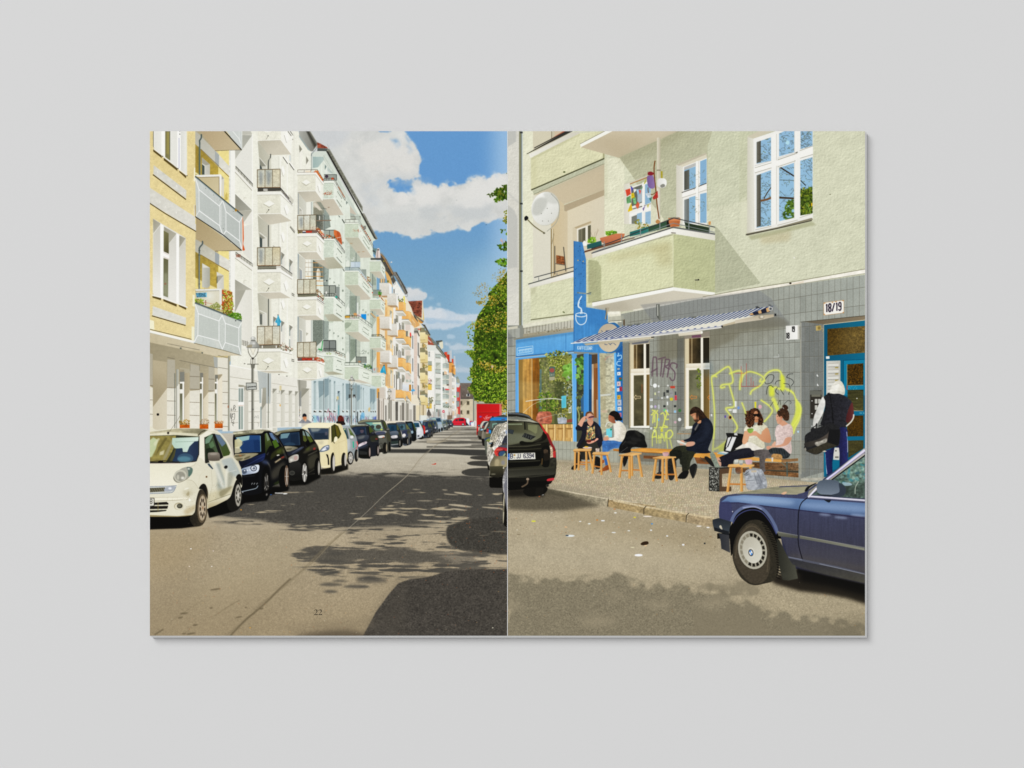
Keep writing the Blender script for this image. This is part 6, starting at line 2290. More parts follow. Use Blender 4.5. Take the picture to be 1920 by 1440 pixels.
C('2b2c28','1120 285 1150 262 1175 275 1165 305 1135 310')
E('14151a',1150,275,16,12)
E('8a6a48',858,432,14,15)
E('3a3228',858,434,7,8)
L('f2efe0','1170 365 1310 330',6,a=.6,f=3)
P('0a0806','8 1032 430 1032 560 1022 640 1010 640 1100 480 1190 8 1200')
# wheels
C('1c1a16','745 610 770 560 810 535 850 560 878 660 872 760 850 720 800 630')
C('6a5a40','860 580 880 680 870 830 862 700',a=.6,f=6)
C('2e2a22','605 1050 680 960 700 800 730 680 760 625 810 640 850 720 866 880 855 1040 810 1140 750 1172 660 1165',n=(.06,1),g=('4a4234',640,0,860,0))
E('6d6250',792,905,74,218,rot=2)
E('a89a84',796,900,58,190,rot=2)
for k in range(9):
 t=k/9*6.283+.2
 E('3a3026',798+34*math.cos(t),900+118*math.sin(t),10,30,rot=math.degrees(t)*0,a=.9)
 L('d5c8b4',[798+8*math.cos(t+.35),900+30*math.sin(t+.35),796+52*math.cos(t+.35),900+172*math.sin(t+.35)],8,a=.7)
E('b5a48c',800,900,16,44)
E('8a5a3a',802,898,8,22,a=.6)
ring('5a4c3a',794,905,66,204,7,rot=2)
C('12100c','1300 440 1330 395 1370 400 1390 460 1388 560 1360 520 1320 480')
C('1d1b17','1160 800 1220 720 1270 560 1310 475 1350 500 1378 640 1376 800 1350 900 1280 945 1200 930')
E('a9a59a',1333,710,46,165)
for k in range(9):
 t=k/9*6.283
 E('33312b',1334+27*math.cos(t),710+100*math.sin(t),8,24,a=.9)
E('c9c6bc',1334,710,12,34)
ring('4a483f',1330,712,48,170,5)

# --------------------------- left picture: right-hand row, van and trees
page('L')
GRN=['5f7a1e','76922a','4a6416','8aa636','39500f','92a03a','a3a040','6b8424']
DRK=['2f4210','3c5216','26380d','45591a','50621c']
YEL=['a8902c','b89a3c','94862c','c2aa50','8a7a24','c8b878']
def crown(p,n,s0,s1):
 C('3f5515',p,n=((.2,2),(.12,3)))
 leaves(p,n,DRK,s0,s1,jit=.2)
 leaves(p,n,GRN,s0,s1,jit=.2)
T(720,660)
crown('1260 -20 1400 10 1560 -20 1900 -40 1900 840 1800 850 1640 835 1540 820 1500 750 1420 735 1360 720 1340 640 1310 560 1280 540 1330 420 1290 330 1330 200 1340 130 1290 60',900,8,20)
leaves('1380 200 1600 60 1800 60 1840 240 1700 330 1560 300 1480 240',260,YEL,7,15,jit=.15)
leaves('1640 790 1850 720 1850 960 1780 960 1740 850',140,YEL,7,15)
leaves('1380 380 1800 330 1840 700 1600 760 1420 640',330,['9ab83c','86a82e','b0c850','7a9a2a','a3bc48'],7,15)
leaves('1380 420 1800 380 1840 700 1600 760 1420 640',150,DRK,8,18)
leaves('1215 -10 1360 -20 1400 40 1340 130 1290 60',90,GRN,8,16)
leaves('1250 380 1340 330 1330 420 1270 420',40,GRN,6,13)
leaves('1255 540 1330 540 1340 640 1300 620',50,GRN,6,14)
leaves('1290 230 1350 230 1350 300 1290 290',30,GRN,6,12)
for _ in range(90):
 E('dfe2d0',rng.uniform(1320,1840),rng.uniform(150,780),rng.uniform(2,6),rng.uniform(2,5),a=.45)
E('e6c0b8',1625,218,20,22,a=.8,f=6)
T(840,480,16)
crown('1790 440 1720 560 1640 640 1560 760 1400 900 1350 1000 1250 1080 1200 1180 1230 1300 1100 1500 900 1800 800 2200 800 2900 1000 3100 1900 3100 1900 440',500,16,40)
leaves('1500 560 1780 400 1780 900 1500 1000',90,YEL,12,30)
leaves('900 840 1150 800 1250 950 1180 1180 900 1160 860 1000',70,['a8802c','b89048','9a6a24','c0a060'],10,22,a=.85)
leaves('1050 1230 1500 1180 1500 1450 1000 1500 980 1350',150,YEL,12,28)
leaves('1250 960 1600 850 1780 900 1780 1300 1400 1250',150,GRN,14,32)
leaves('680 1100 900 1100 980 1200 900 1230',26,['a8802c','8a7030','6a5a30'],8,18,a=.8)
leaves('1300 600 1500 440 1620 280 1780 280 1600 700 1350 760',70,['a08a4a','b89a50','8a7a5a','6d6a4a'],8,18,a=.8)
leaves('1420 150 1600 110 1780 160 1780 260 1600 260',60,GRN+DRK,12,28)
leaves('1500 80 1720 80 1720 130 1500 140',14,['d8b0a0','e0c0a8','a8864a'],10,22)
leaves('860 1360 1000 1340 1000 1440 880 1440',30,['8a7a34','a8863a','6a7028'],10,22)
T(840,560,16)
leaves('560 900 800 700 1000 600 1300 500 1790 400 1790 1500 700 1500 600 1200',420,GRN,14,34,jit=.2)
leaves('700 700 1200 500 1790 400 1790 900 1000 1000',260,YEL,12,28)
leaves('900 600 1790 500 1790 1400 1000 1400',200,DRK,16,36)
T(840,480,16)
C('9fbfd8','1420 1100 1450 1080 1460 1130',a=.5)
# twigs reaching in from the right, higher up
T(800,320,12)
leaves('1530 420 1600 390 1700 400 1815 320 1815 620 1740 650 1640 680 1560 600 1540 480',170,['3f5a16','55721f','2f4410','6a8428','7a7a2c'],18,40)
leaves('1400 530 1520 500 1540 560 1430 590',16,['33470f','4a6218'],16,30)
leaves('1350 545 1400 530 1400 565',4,['33470f'],14,24)
leaves('1540 620 1620 600 1600 680 1545 715',18,['4a6a18','5a7a20'],18,34)
L('4a4a2a','1380 550 1560 545',5)
leaves('1680 330 1815 310 1815 420 1700 380',20,['4a6218','33470f'],14,30)
leaves('1750 910 1815 910 1815 1200 1760 1160 1700 1110 1740 1060 1770 1000',40,['5a7a20','8a8a2c','3f5a16','b09a50'],14,28)
leaves('1660 1320 1750 1300 1770 1340 1700 1400 1670 1380',18,['4a6a18','3a5212','7a8a2c'],12,24)
leaves('1775 1390 1815 1380 1815 1440 1780 1440',8,['6a8a24'],12,24)
E('4a5a20',1808,62,8,14)
T(600,240,5.3333)
leaves('1770 1180 1830 1150 1875 1130 1875 1215 1810 1215',50,['4a6a18','5f7f22','33470f'],8,17)
leaves('1755 1330 1830 1310 1875 1320 1875 1380 1800 1370',50,['5a8a1c','7aa030','3f5a16'],8,17)
leaves('1800 1110 1850 1100 1870 1150 1820 1160',8,['c8a8b0','d0b8a8'],7,14)
# red box van
T(800,770,12)
P('b98a84','1650 -80 1690 -80 1690 130 1650 130',a=.9)
R('bb1f22',1142,-155,1650,470,g=('c9282a',1142,0,1650,0))
R('d8837a',1640,-155,1688,120,g=('c9605c',1640,0,1688,0))
R('8a8a84',1140,-165,1690,-150)
L('8f1418','1150 50 1640 45',14)
L('e0564c','1150 38 1640 34',6)
L('ddd5d0','1142 -150 1142 500',5,a=.5)
P('c5201f','1128 -150 1146 -150 1156 540 1128 548')
C('6a70c8','1185 140 1205 110 1220 125 1250 120 1230 150 1200 155',a=.8)
for st in('1275 155 1300 175 1320 160','1320 160 1340 130 1350 175 1370 140','1375 170 1390 145 1400 175 1420 140 1440 165','1300 195 1340 185 1390 195','1345 120 1360 110 1375 125','1440 130 1480 150'):
 Q('f4e6e2',st,9,a=.95)
P('2c2a2a','1140 470 1180 480 1180 640 1150 600')
# cars of the right row
C('3a4450','1150 330 1175 312 1215 318 1210 350 1160 355')
E('7a9aa8',1175,335,14,12)
L('e9e6e0','1150 360 1165 400',10)
C('6d675c','1180 380 1240 250 1300 230 1400 235 1440 300 1420 560 1250 650 1180 640 1150 560',g=('4a453c',1160,0,1300,0))
C('c9c6bb','1210 330 1260 250 1300 232 1390 236 1310 262 1260 330 1230 400')
P('3a3e4a','1280 280 1330 250 1380 250 1350 330 1290 350')
P('b02c3c','1250 360 1290 345 1285 372 1255 385')
C('cfcdc6','1165 400 1200 360 1190 420 1170 450',a=.8)
P('a9c8d8','1208 415 1280 408 1275 440 1212 446')
P('3a78b0','1208 415 1222 414 1222 446 1212 446')
P('211f1b','1160 560 1240 590 1240 655 1180 640',a=.9)
C('8f897c','1250 480 1320 330 1360 270 1420 250 1500 260 1500 640 1320 790 1260 760 1240 600',g=('55503f',1250,0,1400,0))
C('d0ccc0','1320 350 1365 275 1400 262 1360 340 1290 470 1260 560',a=.9)
for i in range(5):
 L('6a6456',[1290+i*18,500-i*40,1310+i*20,470-i*42],10,a=.8)
C('2d3034','1285 440 1335 420 1345 450 1300 480')
C('1d1b18','1240 640 1300 650 1310 790 1260 770')
# blue van
C('4f5148','1370 360 1400 240 1440 165 1520 140 1830 140 1830 700 1440 700 1350 560 1340 430',g=('3a3c34',1360,0,1500,0))
P('2b7fc4','1420 225 1450 165 1500 150 1830 155 1830 220',g=('3a90d0',0,160,0,225))
L('7a8a94','1500 146 1830 142',12)
E('3a3c3a',1490,140,22,18)
P('6a3a4c','1680 190 1760 185 1765 202 1682 206')
P('5d635c','1440 230 1830 225 1830 310 1600 300 1480 420 1400 400',g=('4a5450',1440,0,1830,0))
P('8fc0b0','1480 290 1590 275 1590 300 1500 320 1490 380 1475 380',a=.7)
P('2f3a44','1540 240 1830 235 1830 270 1580 280',a=.5)
P('b4343c','1355 410 1395 405 1400 480 1350 490')
P('2f8fd0','1400 425 1450 440 1455 480 1440 520 1400 500')
E('3a90c8',1398,380,10,10)
P('d0a89a','1340 480 1400 490 1390 520 1335 515',a=.8)
# dirty silver estate, lots of sparkle
C('aba594','1420 640 1440 560 1500 430 1560 340 1620 300 1700 292 1830 300 1830 900 1500 900 1400 820',n=((.16,1),(.1,0)),g=('c9c4b6',1420,0,1830,0))
C('6a6a4c','1340 530 1400 515 1440 530 1430 600 1360 610')
C('3a5068','1300 640 1340 610 1425 600 1420 650 1320 670')
C('808a52','1330 670 1380 630 1425 625 1420 690 1350 695')
for i in range(7):
 Q('8a8474' if i%2 else 'd5d0c2',[1440+i*26,660-i*10,1480+i*26,520-i*14,1560+i*24,360-i*4],15,a=.75)
for i in range(4):
 Q('33322c',[1445+i*46,640-i*30,1500+i*40,500-i*30,1590+i*30,350],7,a=.85)
C('b5b0a2','1680 400 1740 370 1830 360 1830 480 1700 500',a=.8,f=8)
C('d8d4ca','1500 820 1560 700 1640 560 1720 440 1830 430 1830 560 1740 640 1660 760 1600 860 1500 940',n=((.14,1),(.08,0)))
for i in range(3):
 Q('3a3832',[1540+i*50,760,1620+i*44,620-i*14,1690+i*30,500],8,a=.8)
P('3a3c46','1700 700 1760 570 1830 540 1830 780 1690 780')
P('7a7c86','1740 760 1770 700 1775 760',a=.7)
P('8a9ab8','1770 440 1830 450 1830 530 1780 520',a=.8)
C('24221f','1360 720 1440 720 1500 705 1490 800 1430 825 1440 760')
C('5d6258','1300 700 1370 690 1360 800 1370 900 1340 990 1320 900',a=.9)
C('c3beb2','1360 700 1400 720 1390 790 1370 800')
P('7a98b0','1400 730 1490 712 1460 740 1400 760',a=.8)
# nearest car on the right: dark estate with red lamp
C('8a8676','1370 850 1420 830 1520 900 1600 820 1830 780 1830 1500 1440 1500 1420 1300 1380 1200',n=((.08,1),(.04,0)),g=('4a463a',1380,0,1830,0))
C('b5b0a4','1360 860 1460 850 1440 1100 1420 1260 1390 1200',n=(.1,1))
C('d0ccc2','1430 1080 1500 920 1560 840 1500 1040 1430 1200',n=((.12,1),(.06,0)))
C('55575f','1610 810 1700 775 1830 770 1830 840 1640 830')
C('a82c36','1520 920 1580 840 1640 820 1830 850 1830 900 1660 910 1620 1010 1560 1010',g=('d04c40',1640,0,1560,0),n=(.08,1))
C('d88a70','1580 870 1680 850 1720 880 1600 900',a=.6,f=10)
C('2b2d2c','1610 970 1650 910 1750 900 1790 940 1780 1020 1700 1040 1630 1020')
C('3f5a78','1625 965 1660 918 1740 910 1770 940 1700 1020 1640 1010')
C('9aa888','1710 1015 1770 950 1775 1000 1740 1020')
C('6b6553','1480 1080 1560 1030 1800 1040 1800 1260 1440 1250',g=('a09676',1460,1060,1700,1240))
C('b5a888','1540 1120 1600 1080 1640 1150 1600 1260 1540 1240',f=12,a=.8)
C('8a8a90','1680 1140 1750 1120 1760 1200 1700 1220',f=10,a=.8)
P('3c3a2c','1430 1260 1720 1250 1730 1330 1640 1420 1430 1440',g=('5a5743',0,1260,0,1440))
E('e8e4d0',1730,1290,18,12,a=.9,f=5)
P('1c1a15','1370 1180 1410 1240 1420 1340 1380 1330 1368 1260')
P('14120e','1420 1440 1700 1420 1760 1440 1760 1480 1420 1480')
T(720,840)
P('100e0a','1582 440 1800 430 1770 600 1600 595 1582 570')
P('4f4c3a','1585 275 1780 270 1790 400 1720 450 1600 430',g=('26241b',0,280,0,450))
E('cfcab2',1640,392,38,7,a=.6,f=5)
E('e8e4d0',1795,300,9,8)
C('b9b8b6','1780 480 1800 380 1830 300 1860 260 1860 700 1830 900 1846 970 1800 800 1790 640',n=(.08,1),g=('77777c',1780,0,1850,0))
P('77777e','1800 560 1830 480 1850 480 1850 960 1840 940 1810 700')
P('15130f','1780 640 1800 680 1846 960 1846 1190 1810 1170 1785 1120')
C('cbc4ac','1788 830 1800 690 1808 690 1806 900 1796 1110 1786 1100',a=.95)
L('4a4538','1796 870 1798 960',12,a=.7)

# =========================== right picture: house wall and balconies
page('R')
T(0,0,1)
R('cfd0b7',950,240,1625,640,n=STU)
T(950,240,KR)
# strip at the left edge, pipe
R('d4d2c8',0,20,128,2200,n=STF)
P('bcbcb6','0 20 95 20 95 130 60 160 0 195',f=4)
P('bfbfb9','0 620 130 740 130 760 0 640',f=3,a=.6)
P('bcbcb6','0 750 80 820 110 900 110 1380 0 1400',f=5,a=.9)
P('c8c7c0','0 1400 110 1390 110 1640 0 1660',a=.4)
R('7c7c62',124,25,146,2180,g=('8f8f74',124,0,146,0))
R('a9b4b6',144,25,161,2200,g=('c4ccca',144,0,160,0))
L('4d5048','146 25 146 2180',5)
for y in(45,750,1420):
 R('3d4040',132,y-8,160,y+8)
R('3b3c40',106,1980,128,2160)
R('e0dfc6',163,25,268,1720,n=STF)
# recess above
R('c4bda6',262,25,600,220)
R('d3cdb6',262,25,445,220,a=.7)
L('6d6450','447 30 447 110',5)
P('cbb9a0','475 30 590 30 475 90')
P('a85a44','330 175 470 95 600 32 560 32',a=.8)
L('3d3a36','275 198 590 34',9)
P('3b3a35','200 258 660 30 600 30 205 252')
P('e8e6dc','222 262 640 44 728 40 728 50 238 295',g=('cfcbbd',230,280,660,60))
L('4a473e','200 258 640 36',6)
# parapet of the upper balcony
P('d5d3b0','240 300 728 52 975 30 975 300 250 614 240 600',n=STU)
P('b9b894','240 300 728 55 728 70 245 322',a=.6,f=4)
P('c7c59f','240 320 300 300 300 590 245 612',a=.4,f=10)
P('a3a280','955 245 972 250 972 300 955 304')
L('5d5d46','246 614 970 302',14)
P('b9bba3','256 626 970 312 970 352 270 655',n=STF)
L('8d8a72','268 658 970 354',6)
E('55603a',572,436,12,8)
# loggia ceiling and inside
P('c6baa0','265 668 970 360 970 610 570 756 430 640',g=('bdb299',500,700,900,420))
P('cabb9f','420 640 970 380 970 610 570 756',a=.5,f=20)
P('b0a288','570 765 970 610 970 668 600 830 572 822')
L('d9cdb4','600 826 970 672',8)
P('d8cdb3','600 830 970 676 970 1180 600 1520',g=('d3cab4',600,900,970,1000))
P('cbb996','430 640 570 756 570 822 605 832 605 1520 440 1560 440 640',g=('cdbfa2',440,0,605,0))
P('d9d5c3','262 670 440 640 440 1480 262 1540',g=('d6d2c2',262,900,262,1500))
R('b0a07c',440,1000,468,1480)
L('6d5c3c','441 1000 441 1470',5)
L('e0d6bc','456 1000 456 1470',8)
# window in the loggia
P('cfc4aa','655 990 840 920 840 1180 655 1180')
P('b5a688','672 985 838 922 838 940 690 1000')
P('e6e1d2','697 1000 838 955 838 1150 700 1150')
P('7d7a68','712 1010 782 985 782 1140 712 1140',g=('5d5a48',712,0,782,0))
P('66634f','806 970 836 960 836 1140 806 1140')
L('9a947e','745 1000 745 1140',8,a=.6)
# chair
P('8a5836','492 1260 575 1275 578 1360 492 1350',n=(.1,1))
L('55524a','478 1170 478 1450',9)
L('55524a','565 1180 588 1420',9)
L('6a665c','485 1345 585 1360',8)
L('8a7d62','470 1045 450 1150',5)
# railing and coping of the loggia
P('d9d6c6','262 1490 440 1450 440 1500 262 1530')
L('4a4d4e','275 1482 665 1378',8)
L('4a4d4e','215 1548 665 1418',9)
P('efede4','218 1556 665 1428 665 1478 230 1588',g=('d8d5c8',0,1440,0,1590))
for x,y in((318,1480),(500,1435)):
 L('77797a',[x,y,x,y+34],6)
P('d3d4b4','238 1590 665 1480 665 1845 262 1900 238 1898',n=STU)
P('b5b498','238 1590 300 1575 280 1640 240 1660',a=.6,f=8)
L('77765c','240 1902 665 1845',10)
P('dcdac2','262 1918 665 1858 665 1895 165 1968 165 1940',n=STF)
L('55603a','558 1822 575 1830',10)
# dish
E('c4c2b4',388,800,140,170,rot=8)
E('eeeee8',382,800,136,166,rot=8,g=('d6d6ce',300,700,480,900))
CL([250,640,540,640,540,990,240,990])
page('R')
C('b9bab2','270 740 330 690 400 700 395 770 330 860 255 850',f=8,a=.75)
C('c5c6be','370 645 450 645 500 700 500 750 420 740 380 690',f=8,a=.7)
Q('a5a598','440 650 510 730 522 830 490 940 400 1025',7)
for x,y in((403,797),(345,848),(446,845),(357,922),(415,922)):
 E('6a6a60',x,y,4)
C('1d1d1f','175 890 195 870 215 885 212 905 185 920')
Q('7a7458','205 905 270 970 340 1020 375 1040',11)
E('6d6a58',372,1042,12,9)
# pier with light
R('dddcc2',972,300,1166,1200,n=STU)
P('c8c8ac','972 250 1000 260 1000 700 972 700',a=.5,f=6)
# soffit of the balcony overhead
P('c1b59c','735 190 1062 25 1400 25 1720 30 1115 296',g=('c9bea6',1150,280,1300,60))
P('b0a387','900 120 1300 60 1500 60 1115 290',a=.35,f=40)
P('f0efe6','730 160 985 26 1062 26 735 190')
L('77735f','728 158 980 28',4)
T(1150,240,KR)
# shaded wall below the soffit
P('b1b095','60 292 660 25 985 25 985 60 940 180 940 800 960 810 470 1100 215 512',n=STU,g=('bbbca2',300,150,700,700))
P('9c9a7e','60 292 660 25 760 25 380 240 110 340',a=.5,f=30)
P('c6c8ae','985 25 1300 25 1300 720 940 805 935 180',n=STU,g=('c9cbb2',0,100,0,700))
P('bfc1a6','1270 25 1330 25 1330 720 1270 735',n=STU)
P('c3c5aa','1250 25 1640 25 1640 640 1320 720 1250 738',n=STU)
# window right of the pipe
P('d6cfba','625 365 922 245 930 300 690 385')
P('cfcbbd','625 365 690 385 690 960 625 960',g=('dad7ca',625,0,690,0))
P('b5ae9a','630 362 922 246 922 262 650 375',a=.8)
P('ebe9e2','690 385 928 295 930 960 690 960')
P('8fb2cc','704 400 818 350 818 590 704 620')
P('55564e','704 430 755 410 755 605 704 618',g=('6d6e66',704,0,755,0))
P('8aaecb','862 330 926 305 926 548 862 570')
P('d8d8d4','704 385 818 345 818 380 704 418')
for i in range(4):
 L('8d8d88',[704,395+i*7,818,348+i*8],3)
P('8fb4cf','752 690 815 672 815 940 752 940')
P('8d9494','704 712 752 698 752 940 704 940',g=('6d706c',704,0,752,0))
P('8aafcb','862 655 926 640 926 940 862 940')
L('2e2a28','680 640 815 595',6)
L('2e2a28','842 580 925 548',6)
P('f0eee8','684 650 928 560 928 610 684 690')
L('b5b2a6','684 692 928 612',6)
L('f3f2ec','832 330 832 960',20)
L('cfcdc4','845 330 845 960',5)
for _ in range(70):
 x0,y0=rng.uniform(755,920),rng.uniform(420,930)
 if 600<y0<690:
  continue
 L('6b6a50',[x0,y0,x0+rng.uniform(-24,24),y0+rng.uniform(-24,24)],rng.uniform(2,6),a=.6)
 # small window with flags
P('c9c4b2','107 558 340 470 340 490 108 575')
L('a87a4c','125 572 335 490',9)
P('d3cfc0','107 560 165 545 165 952 107 952',g=('dedbcd',107,0,165,0))
P('e9e7df','160 590 375 520 375 952 160 952')
P('6d6f66','180 600 285 560 285 740 180 780')
P('8fb0c8','315 560 372 545 372 740 315 760')
P('b5c6d2','240 620 285 600 285 730 240 750',a=.8)
P('f0efe8','160 850 375 780 375 810 160 880')
L('55544c','190 800 375 750',4)
L('3d3c36','195 806 300 775',4)
P('97b6cc','235 850 285 835 285 950 235 950')
P('7d8078','182 880 235 860 235 950 182 950')
P('97b6cc','318 835 372 822 372 950 318 950')
L('f0efe8','300 540 292 950',16)
P('d6d5bb','375 740 440 820 440 952 375 952',n=STF)
P('dcdabf','470 860 500 900 500 952 470 952',n=STF)
# downpipe, lantern, branch
R('d9d3c0',434,95,468,700,g=('b5ae98',434,0,470,0))
R('e3dfd0',434,600,466,952,g=('c4bfae',434,0,468,0))
R('8f8a76',430,412,472,424)
Q('7a4a26','415 325 405 400 412 520 425 640 435 760 455 900',11)
Q('6a4526','345 590 350 640 385 660 420 640',7)
C('7d6494','335 490 355 472 395 475 412 560 405 595 375 600 345 575',g=('8f78a6',340,0,410,0))
C('8a2c34','345 440 375 432 405 450 385 468 345 465')
C('d9d8d2','436 540 450 505 490 496 525 515 528 560 505 590 470 592 442 575',g=('f0efea',440,0,525,0))
C('8d8c84','465 572 490 555 512 562 510 582 480 592')
L('a89a2c','480 430 482 496',18,a=.9)
for p,c in(('120 615 168 598 175 655 135 678','c8503a'),('172 570 200 600 180 640','55509a'),('178 650 205 640 215 690 180 700','d8c02c'),('200 600 235 610 205 645','e0dfd8'),('130 690 172 668 178 740 135 750','6a9a6a'),('192 700 222 685 230 750 205 755','7ab07a'),('145 820 178 740 192 815 150 832','d8b82c'),('230 610 262 605 245 690','9ab8d0'),('250 610 278 620 265 660','c85a48'),('220 770 245 725 262 760 245 805','d06a4a'),('390 690 440 620 445 690 400 712','a83a34'),('290 800 320 765 300 825','7a6a9a'),('335 770 360 745 345 795','c8c060'),('320 650 370 640 375 690 340 690','c9d3d8'),('355 700 385 680 375 735','5a8a7a'),('320 545 330 490 300 560','a8a83a'),('265 600 295 575 285 610','7a9a7a')):
 P(c,p,n=(.06,1))
 # small parts in front of the window: planter, pots
T(1150,400,KR)
leaves('225 60 340 100 330 145 230 145',40,['7a7a2c','5d6a2a','93903f','a8863c'],7,16,flat=.4)
P('2f6a66','165 185 350 130 350 190 165 230',g=('3d8078',165,0,350,0))
P('3d5a44','350 130 530 80 530 140 350 190')
P('23241f','530 78 565 60 565 135 530 140')
P('c07a50','548 62 665 55 662 90 655 130 568 135 552 95',g=('b06a40',550,0,665,0))
P('cf8a60','545 45 668 48 665 75 552 75')
C('8a7a68','560 42 650 40 650 50 560 50')
P('2f3d2c','708 90 950 140 950 190 720 152',g=('3a4a34',0,90,0,190))
P('c98a4a','945 80 970 80 965 115 945 115',a=.8)
C('b98a5a','420 80 440 60 465 80 460 100 430 100')
C('c8805c','-40 215 100 200 108 225 80 260 -40 290',g=('b06a4a',0,200,0,290))
# main balcony
T(950,400,KR)
leaves('990 180 1080 180 1080 215 1000 222',60,['6a9a2c','86b03a','55802a'],7,15)
leaves('812 250 870 240 875 285 815 290',40,['7aa82c','94bc40','5a8a24'],8,16)
P('c8805c','925 245 1090 200 1165 215 1140 280 985 315 935 280',g=('b56e50',0,210,0,310))
P('2f6260','795 310 940 270 945 325 800 355')
C('efeee6','750 300 772 270 795 300 795 320 750 320')
for x0,y0,x1,y1 in((850,300,880,180),(870,290,905,150),(860,250,830,170),(885,220,915,160)):
 L('9a8a74',[x0,y0,x1,y1],3,a=.8)
P('6d4a34','755 378 1269 232 1269 246 755 395')
P('d4d5b0','790 455 1269 325 1660 210 1660 735 1269 820 790 915',n=STU)
P('aeb08c','810 460 900 470 938 530 938 870 808 890',n=STU,f=4)
P('9a977a','820 560 870 560 880 760 830 740',f=20,a=.35)
P('cdccA4'.lower(),'938 600 1300 500 1640 480 1640 730 1269 805 938 870',a=.0)
P('dcdab6','940 480 1260 400 1260 520 940 600',f=30,a=.3)
P('a39468','1000 430 1620 270 1620 350 1300 420 1020 480',f=26,a=.28)
P('9a8a5c','1450 350 1640 320 1650 520 1500 520',f=30,a=.25)
T(1150,400,KR)
P('bcbf97','594 205 1012 270 1010 790 594 735',n=STU,g=('b7ba94',594,0,1010,0))
L('e3e2c2','594 210 594 735',5)
L('6b6550','0 366 590 212',8,a=.6,f=4)
P('f2f0e8','-210 400 590 148 594 195 -205 442',g=('dedacb',0,300,0,420))
P('efede4','594 148 1030 215 1028 272 594 200',g=('d9d6c8',600,200,1028,250))
L('5a5048','575 192 620 196',9,a=.8)
L('57575a','-215 396 594 138',11)
L('6a6c6c','594 138 1032 210',14)
P('b9b7a9','1012 218 1032 215 1030 272 1012 270')
L('3f4144','-215 350 0 280 600 46',9)
L('4a4c4e','600 46 1012 138',9)
L('8b8f90','-200 385 600 95',7)
L('84888a','600 98 1005 188',7)
for x,y in((82,210),(270,150),(463,90),(750,82),(955,125),(-90,280)):
 L('8f9494',[x,y,x,y+74],9)
L('4a4844','812 662 852 660',9)
E('111',845,658,7)
L('8a8a62','818 670 818 740',5,a=.5)
# fascia and soffit below the balcony
P('f4f3ec','-210 885 594 732 600 765 -205 925')
P('f0efe6','594 732 1010 785 1005 812 600 768')
L('6d6a50','-210 882 594 728',5)
P('bdb7a5','-205 925 600 766 1005 814 470 918 200 960 -60 990',g=('cbc5b4',0,900,600,780))
P('a9a290','-205 925 100 870 200 960 -60 990',a=.4,f=20)
P('ddd9c9','200 955 470 905 1002 818 1000 835 470 922 200 972',n=(.03,1))
# cornice line across and shadow on the wall at right
P('b3b59c','1010 130 1040 150 1270 450 1460 690 1440 700 1010 790',n=STU)
T(1390,400,KR)
P('b6b89e','-260 90 0 450 215 720 0 760 -260 790',n=STU,a=.0)
# big window top right
T(1390,240,KR)
P('d3d4b7','60 25 1300 25 1300 1500 60 1500',a=.0)
P('c9c3ae','60 85 190 25 330 25 125 105')
P('cdcabb','62 88 128 108 125 1040 55 1050',g=('e0ded2',62,0,128,0))
P('ebeae4','122 105 360 25 712 25 712 850 690 905 130 1025')
sky1='93b7d3'
panes=['152 140 296 92 296 325 152 355','376 55 430 30 526 30 526 240 376 282','588 30 708 30 708 175 588 210','152 468 296 418 296 965 152 990','376 395 524 345 524 890 376 925','586 325 708 288 708 845 586 868']
for p in panes:
 P(sky1,p,g=('97bcd6',0,100,0,900))
for x0,y0,y1 in((153,140,350),(153,470,985)):
 P('77756a',[x0,y0,x0+42,y0-14,x0+42,y1-14,x0,y1],g=('55534a',x0,0,x0+42,0))
for p,n in zip(panes,(60,50,60,90,80,110)):
 k=list(_T)
 CL(p)
 q=pts_(p)
 for _ in range(n):
  x,y=rng.uniform(q[:,0].min()+(40 if q[0,0]<160 else 0),q[:,0].max()),rng.uniform(q[:,1].min(),q[:,1].max())
  if rng.random()<.55:
   Q('4d5046',[x,y,x+rng.uniform(-30,30),y+rng.uniform(-20,20),x+rng.uniform(-55,55),y+rng.uniform(-30,40)],rng.uniform(2,5),a=.6)
  else:
   E(['5d6238','77763c','4a4a38'][_%3],x,y,rng.uniform(3,8),rng.uniform(2,5),a=.65)
 page('R')
CL(panes[4])
Q('3a3026','380 385 450 430 530 480',13)
L('4a3a28','380 690 530 698',18)
L('55584a','380 515 530 520',5)
leaves('450 750 530 720 530 880 420 900',110,['55702a','6d8a34','3f5a20'],8,18)
CL(panes[3])
Q('7a5a3c','195 720 250 710 300 690',20)
Q('4a3d2c','225 700 260 640 296 590',9)
CL(panes[5])
P('4a5a20','586 640 650 600 708 610 708 868 586 868',n=((.25,2),(.1,1)))
leaves('590 620 708 600 708 860 590 865',170,['5a6f24','77882c','3a4a18','8a8f34'],8,18)
Q('7a9a4a','640 750 670 790 690 850',10)
P('d8b02c','692 745 708 740 708 775 695 775')
L('3a3a30','590 520 640 570',9)
page('R')
E('b5dce8',460,145,18,22,a=.9)
for p,w in(('300 40 300 990',0),('325 60 325 990',46),('545 30 545 900',26),('572 30 572 890',10)):
 if w:
  L('efeee8',p,w)
L('c4c2b6','350 60 350 960',5)
L('cfcdc2','530 30 530 900',4)
P('f1f0ea','130 385 300 330 350 322 560 255 712 180 712 250 560 305 350 375 130 440')
for p in('135 395 300 345','360 318 555 250','580 225 712 178','135 445 300 395','360 385 540 325','585 300 712 262'):
 L('77745f',p,4,a=.8)
for p in('360 300 560 238','135 375 300 325','365 312 560 246'):
 L('9a978a',p,3,a=.7)
L('2f2d28','540 245 560 238',6)
P('e9e7df','130 1000 300 965 350 955 560 905 712 850 712 895 690 925 350 985 130 1045')
for p in('140 1010 300 975','360 965 560 912','580 890 700 850'):
 L('a8a596',p,5)
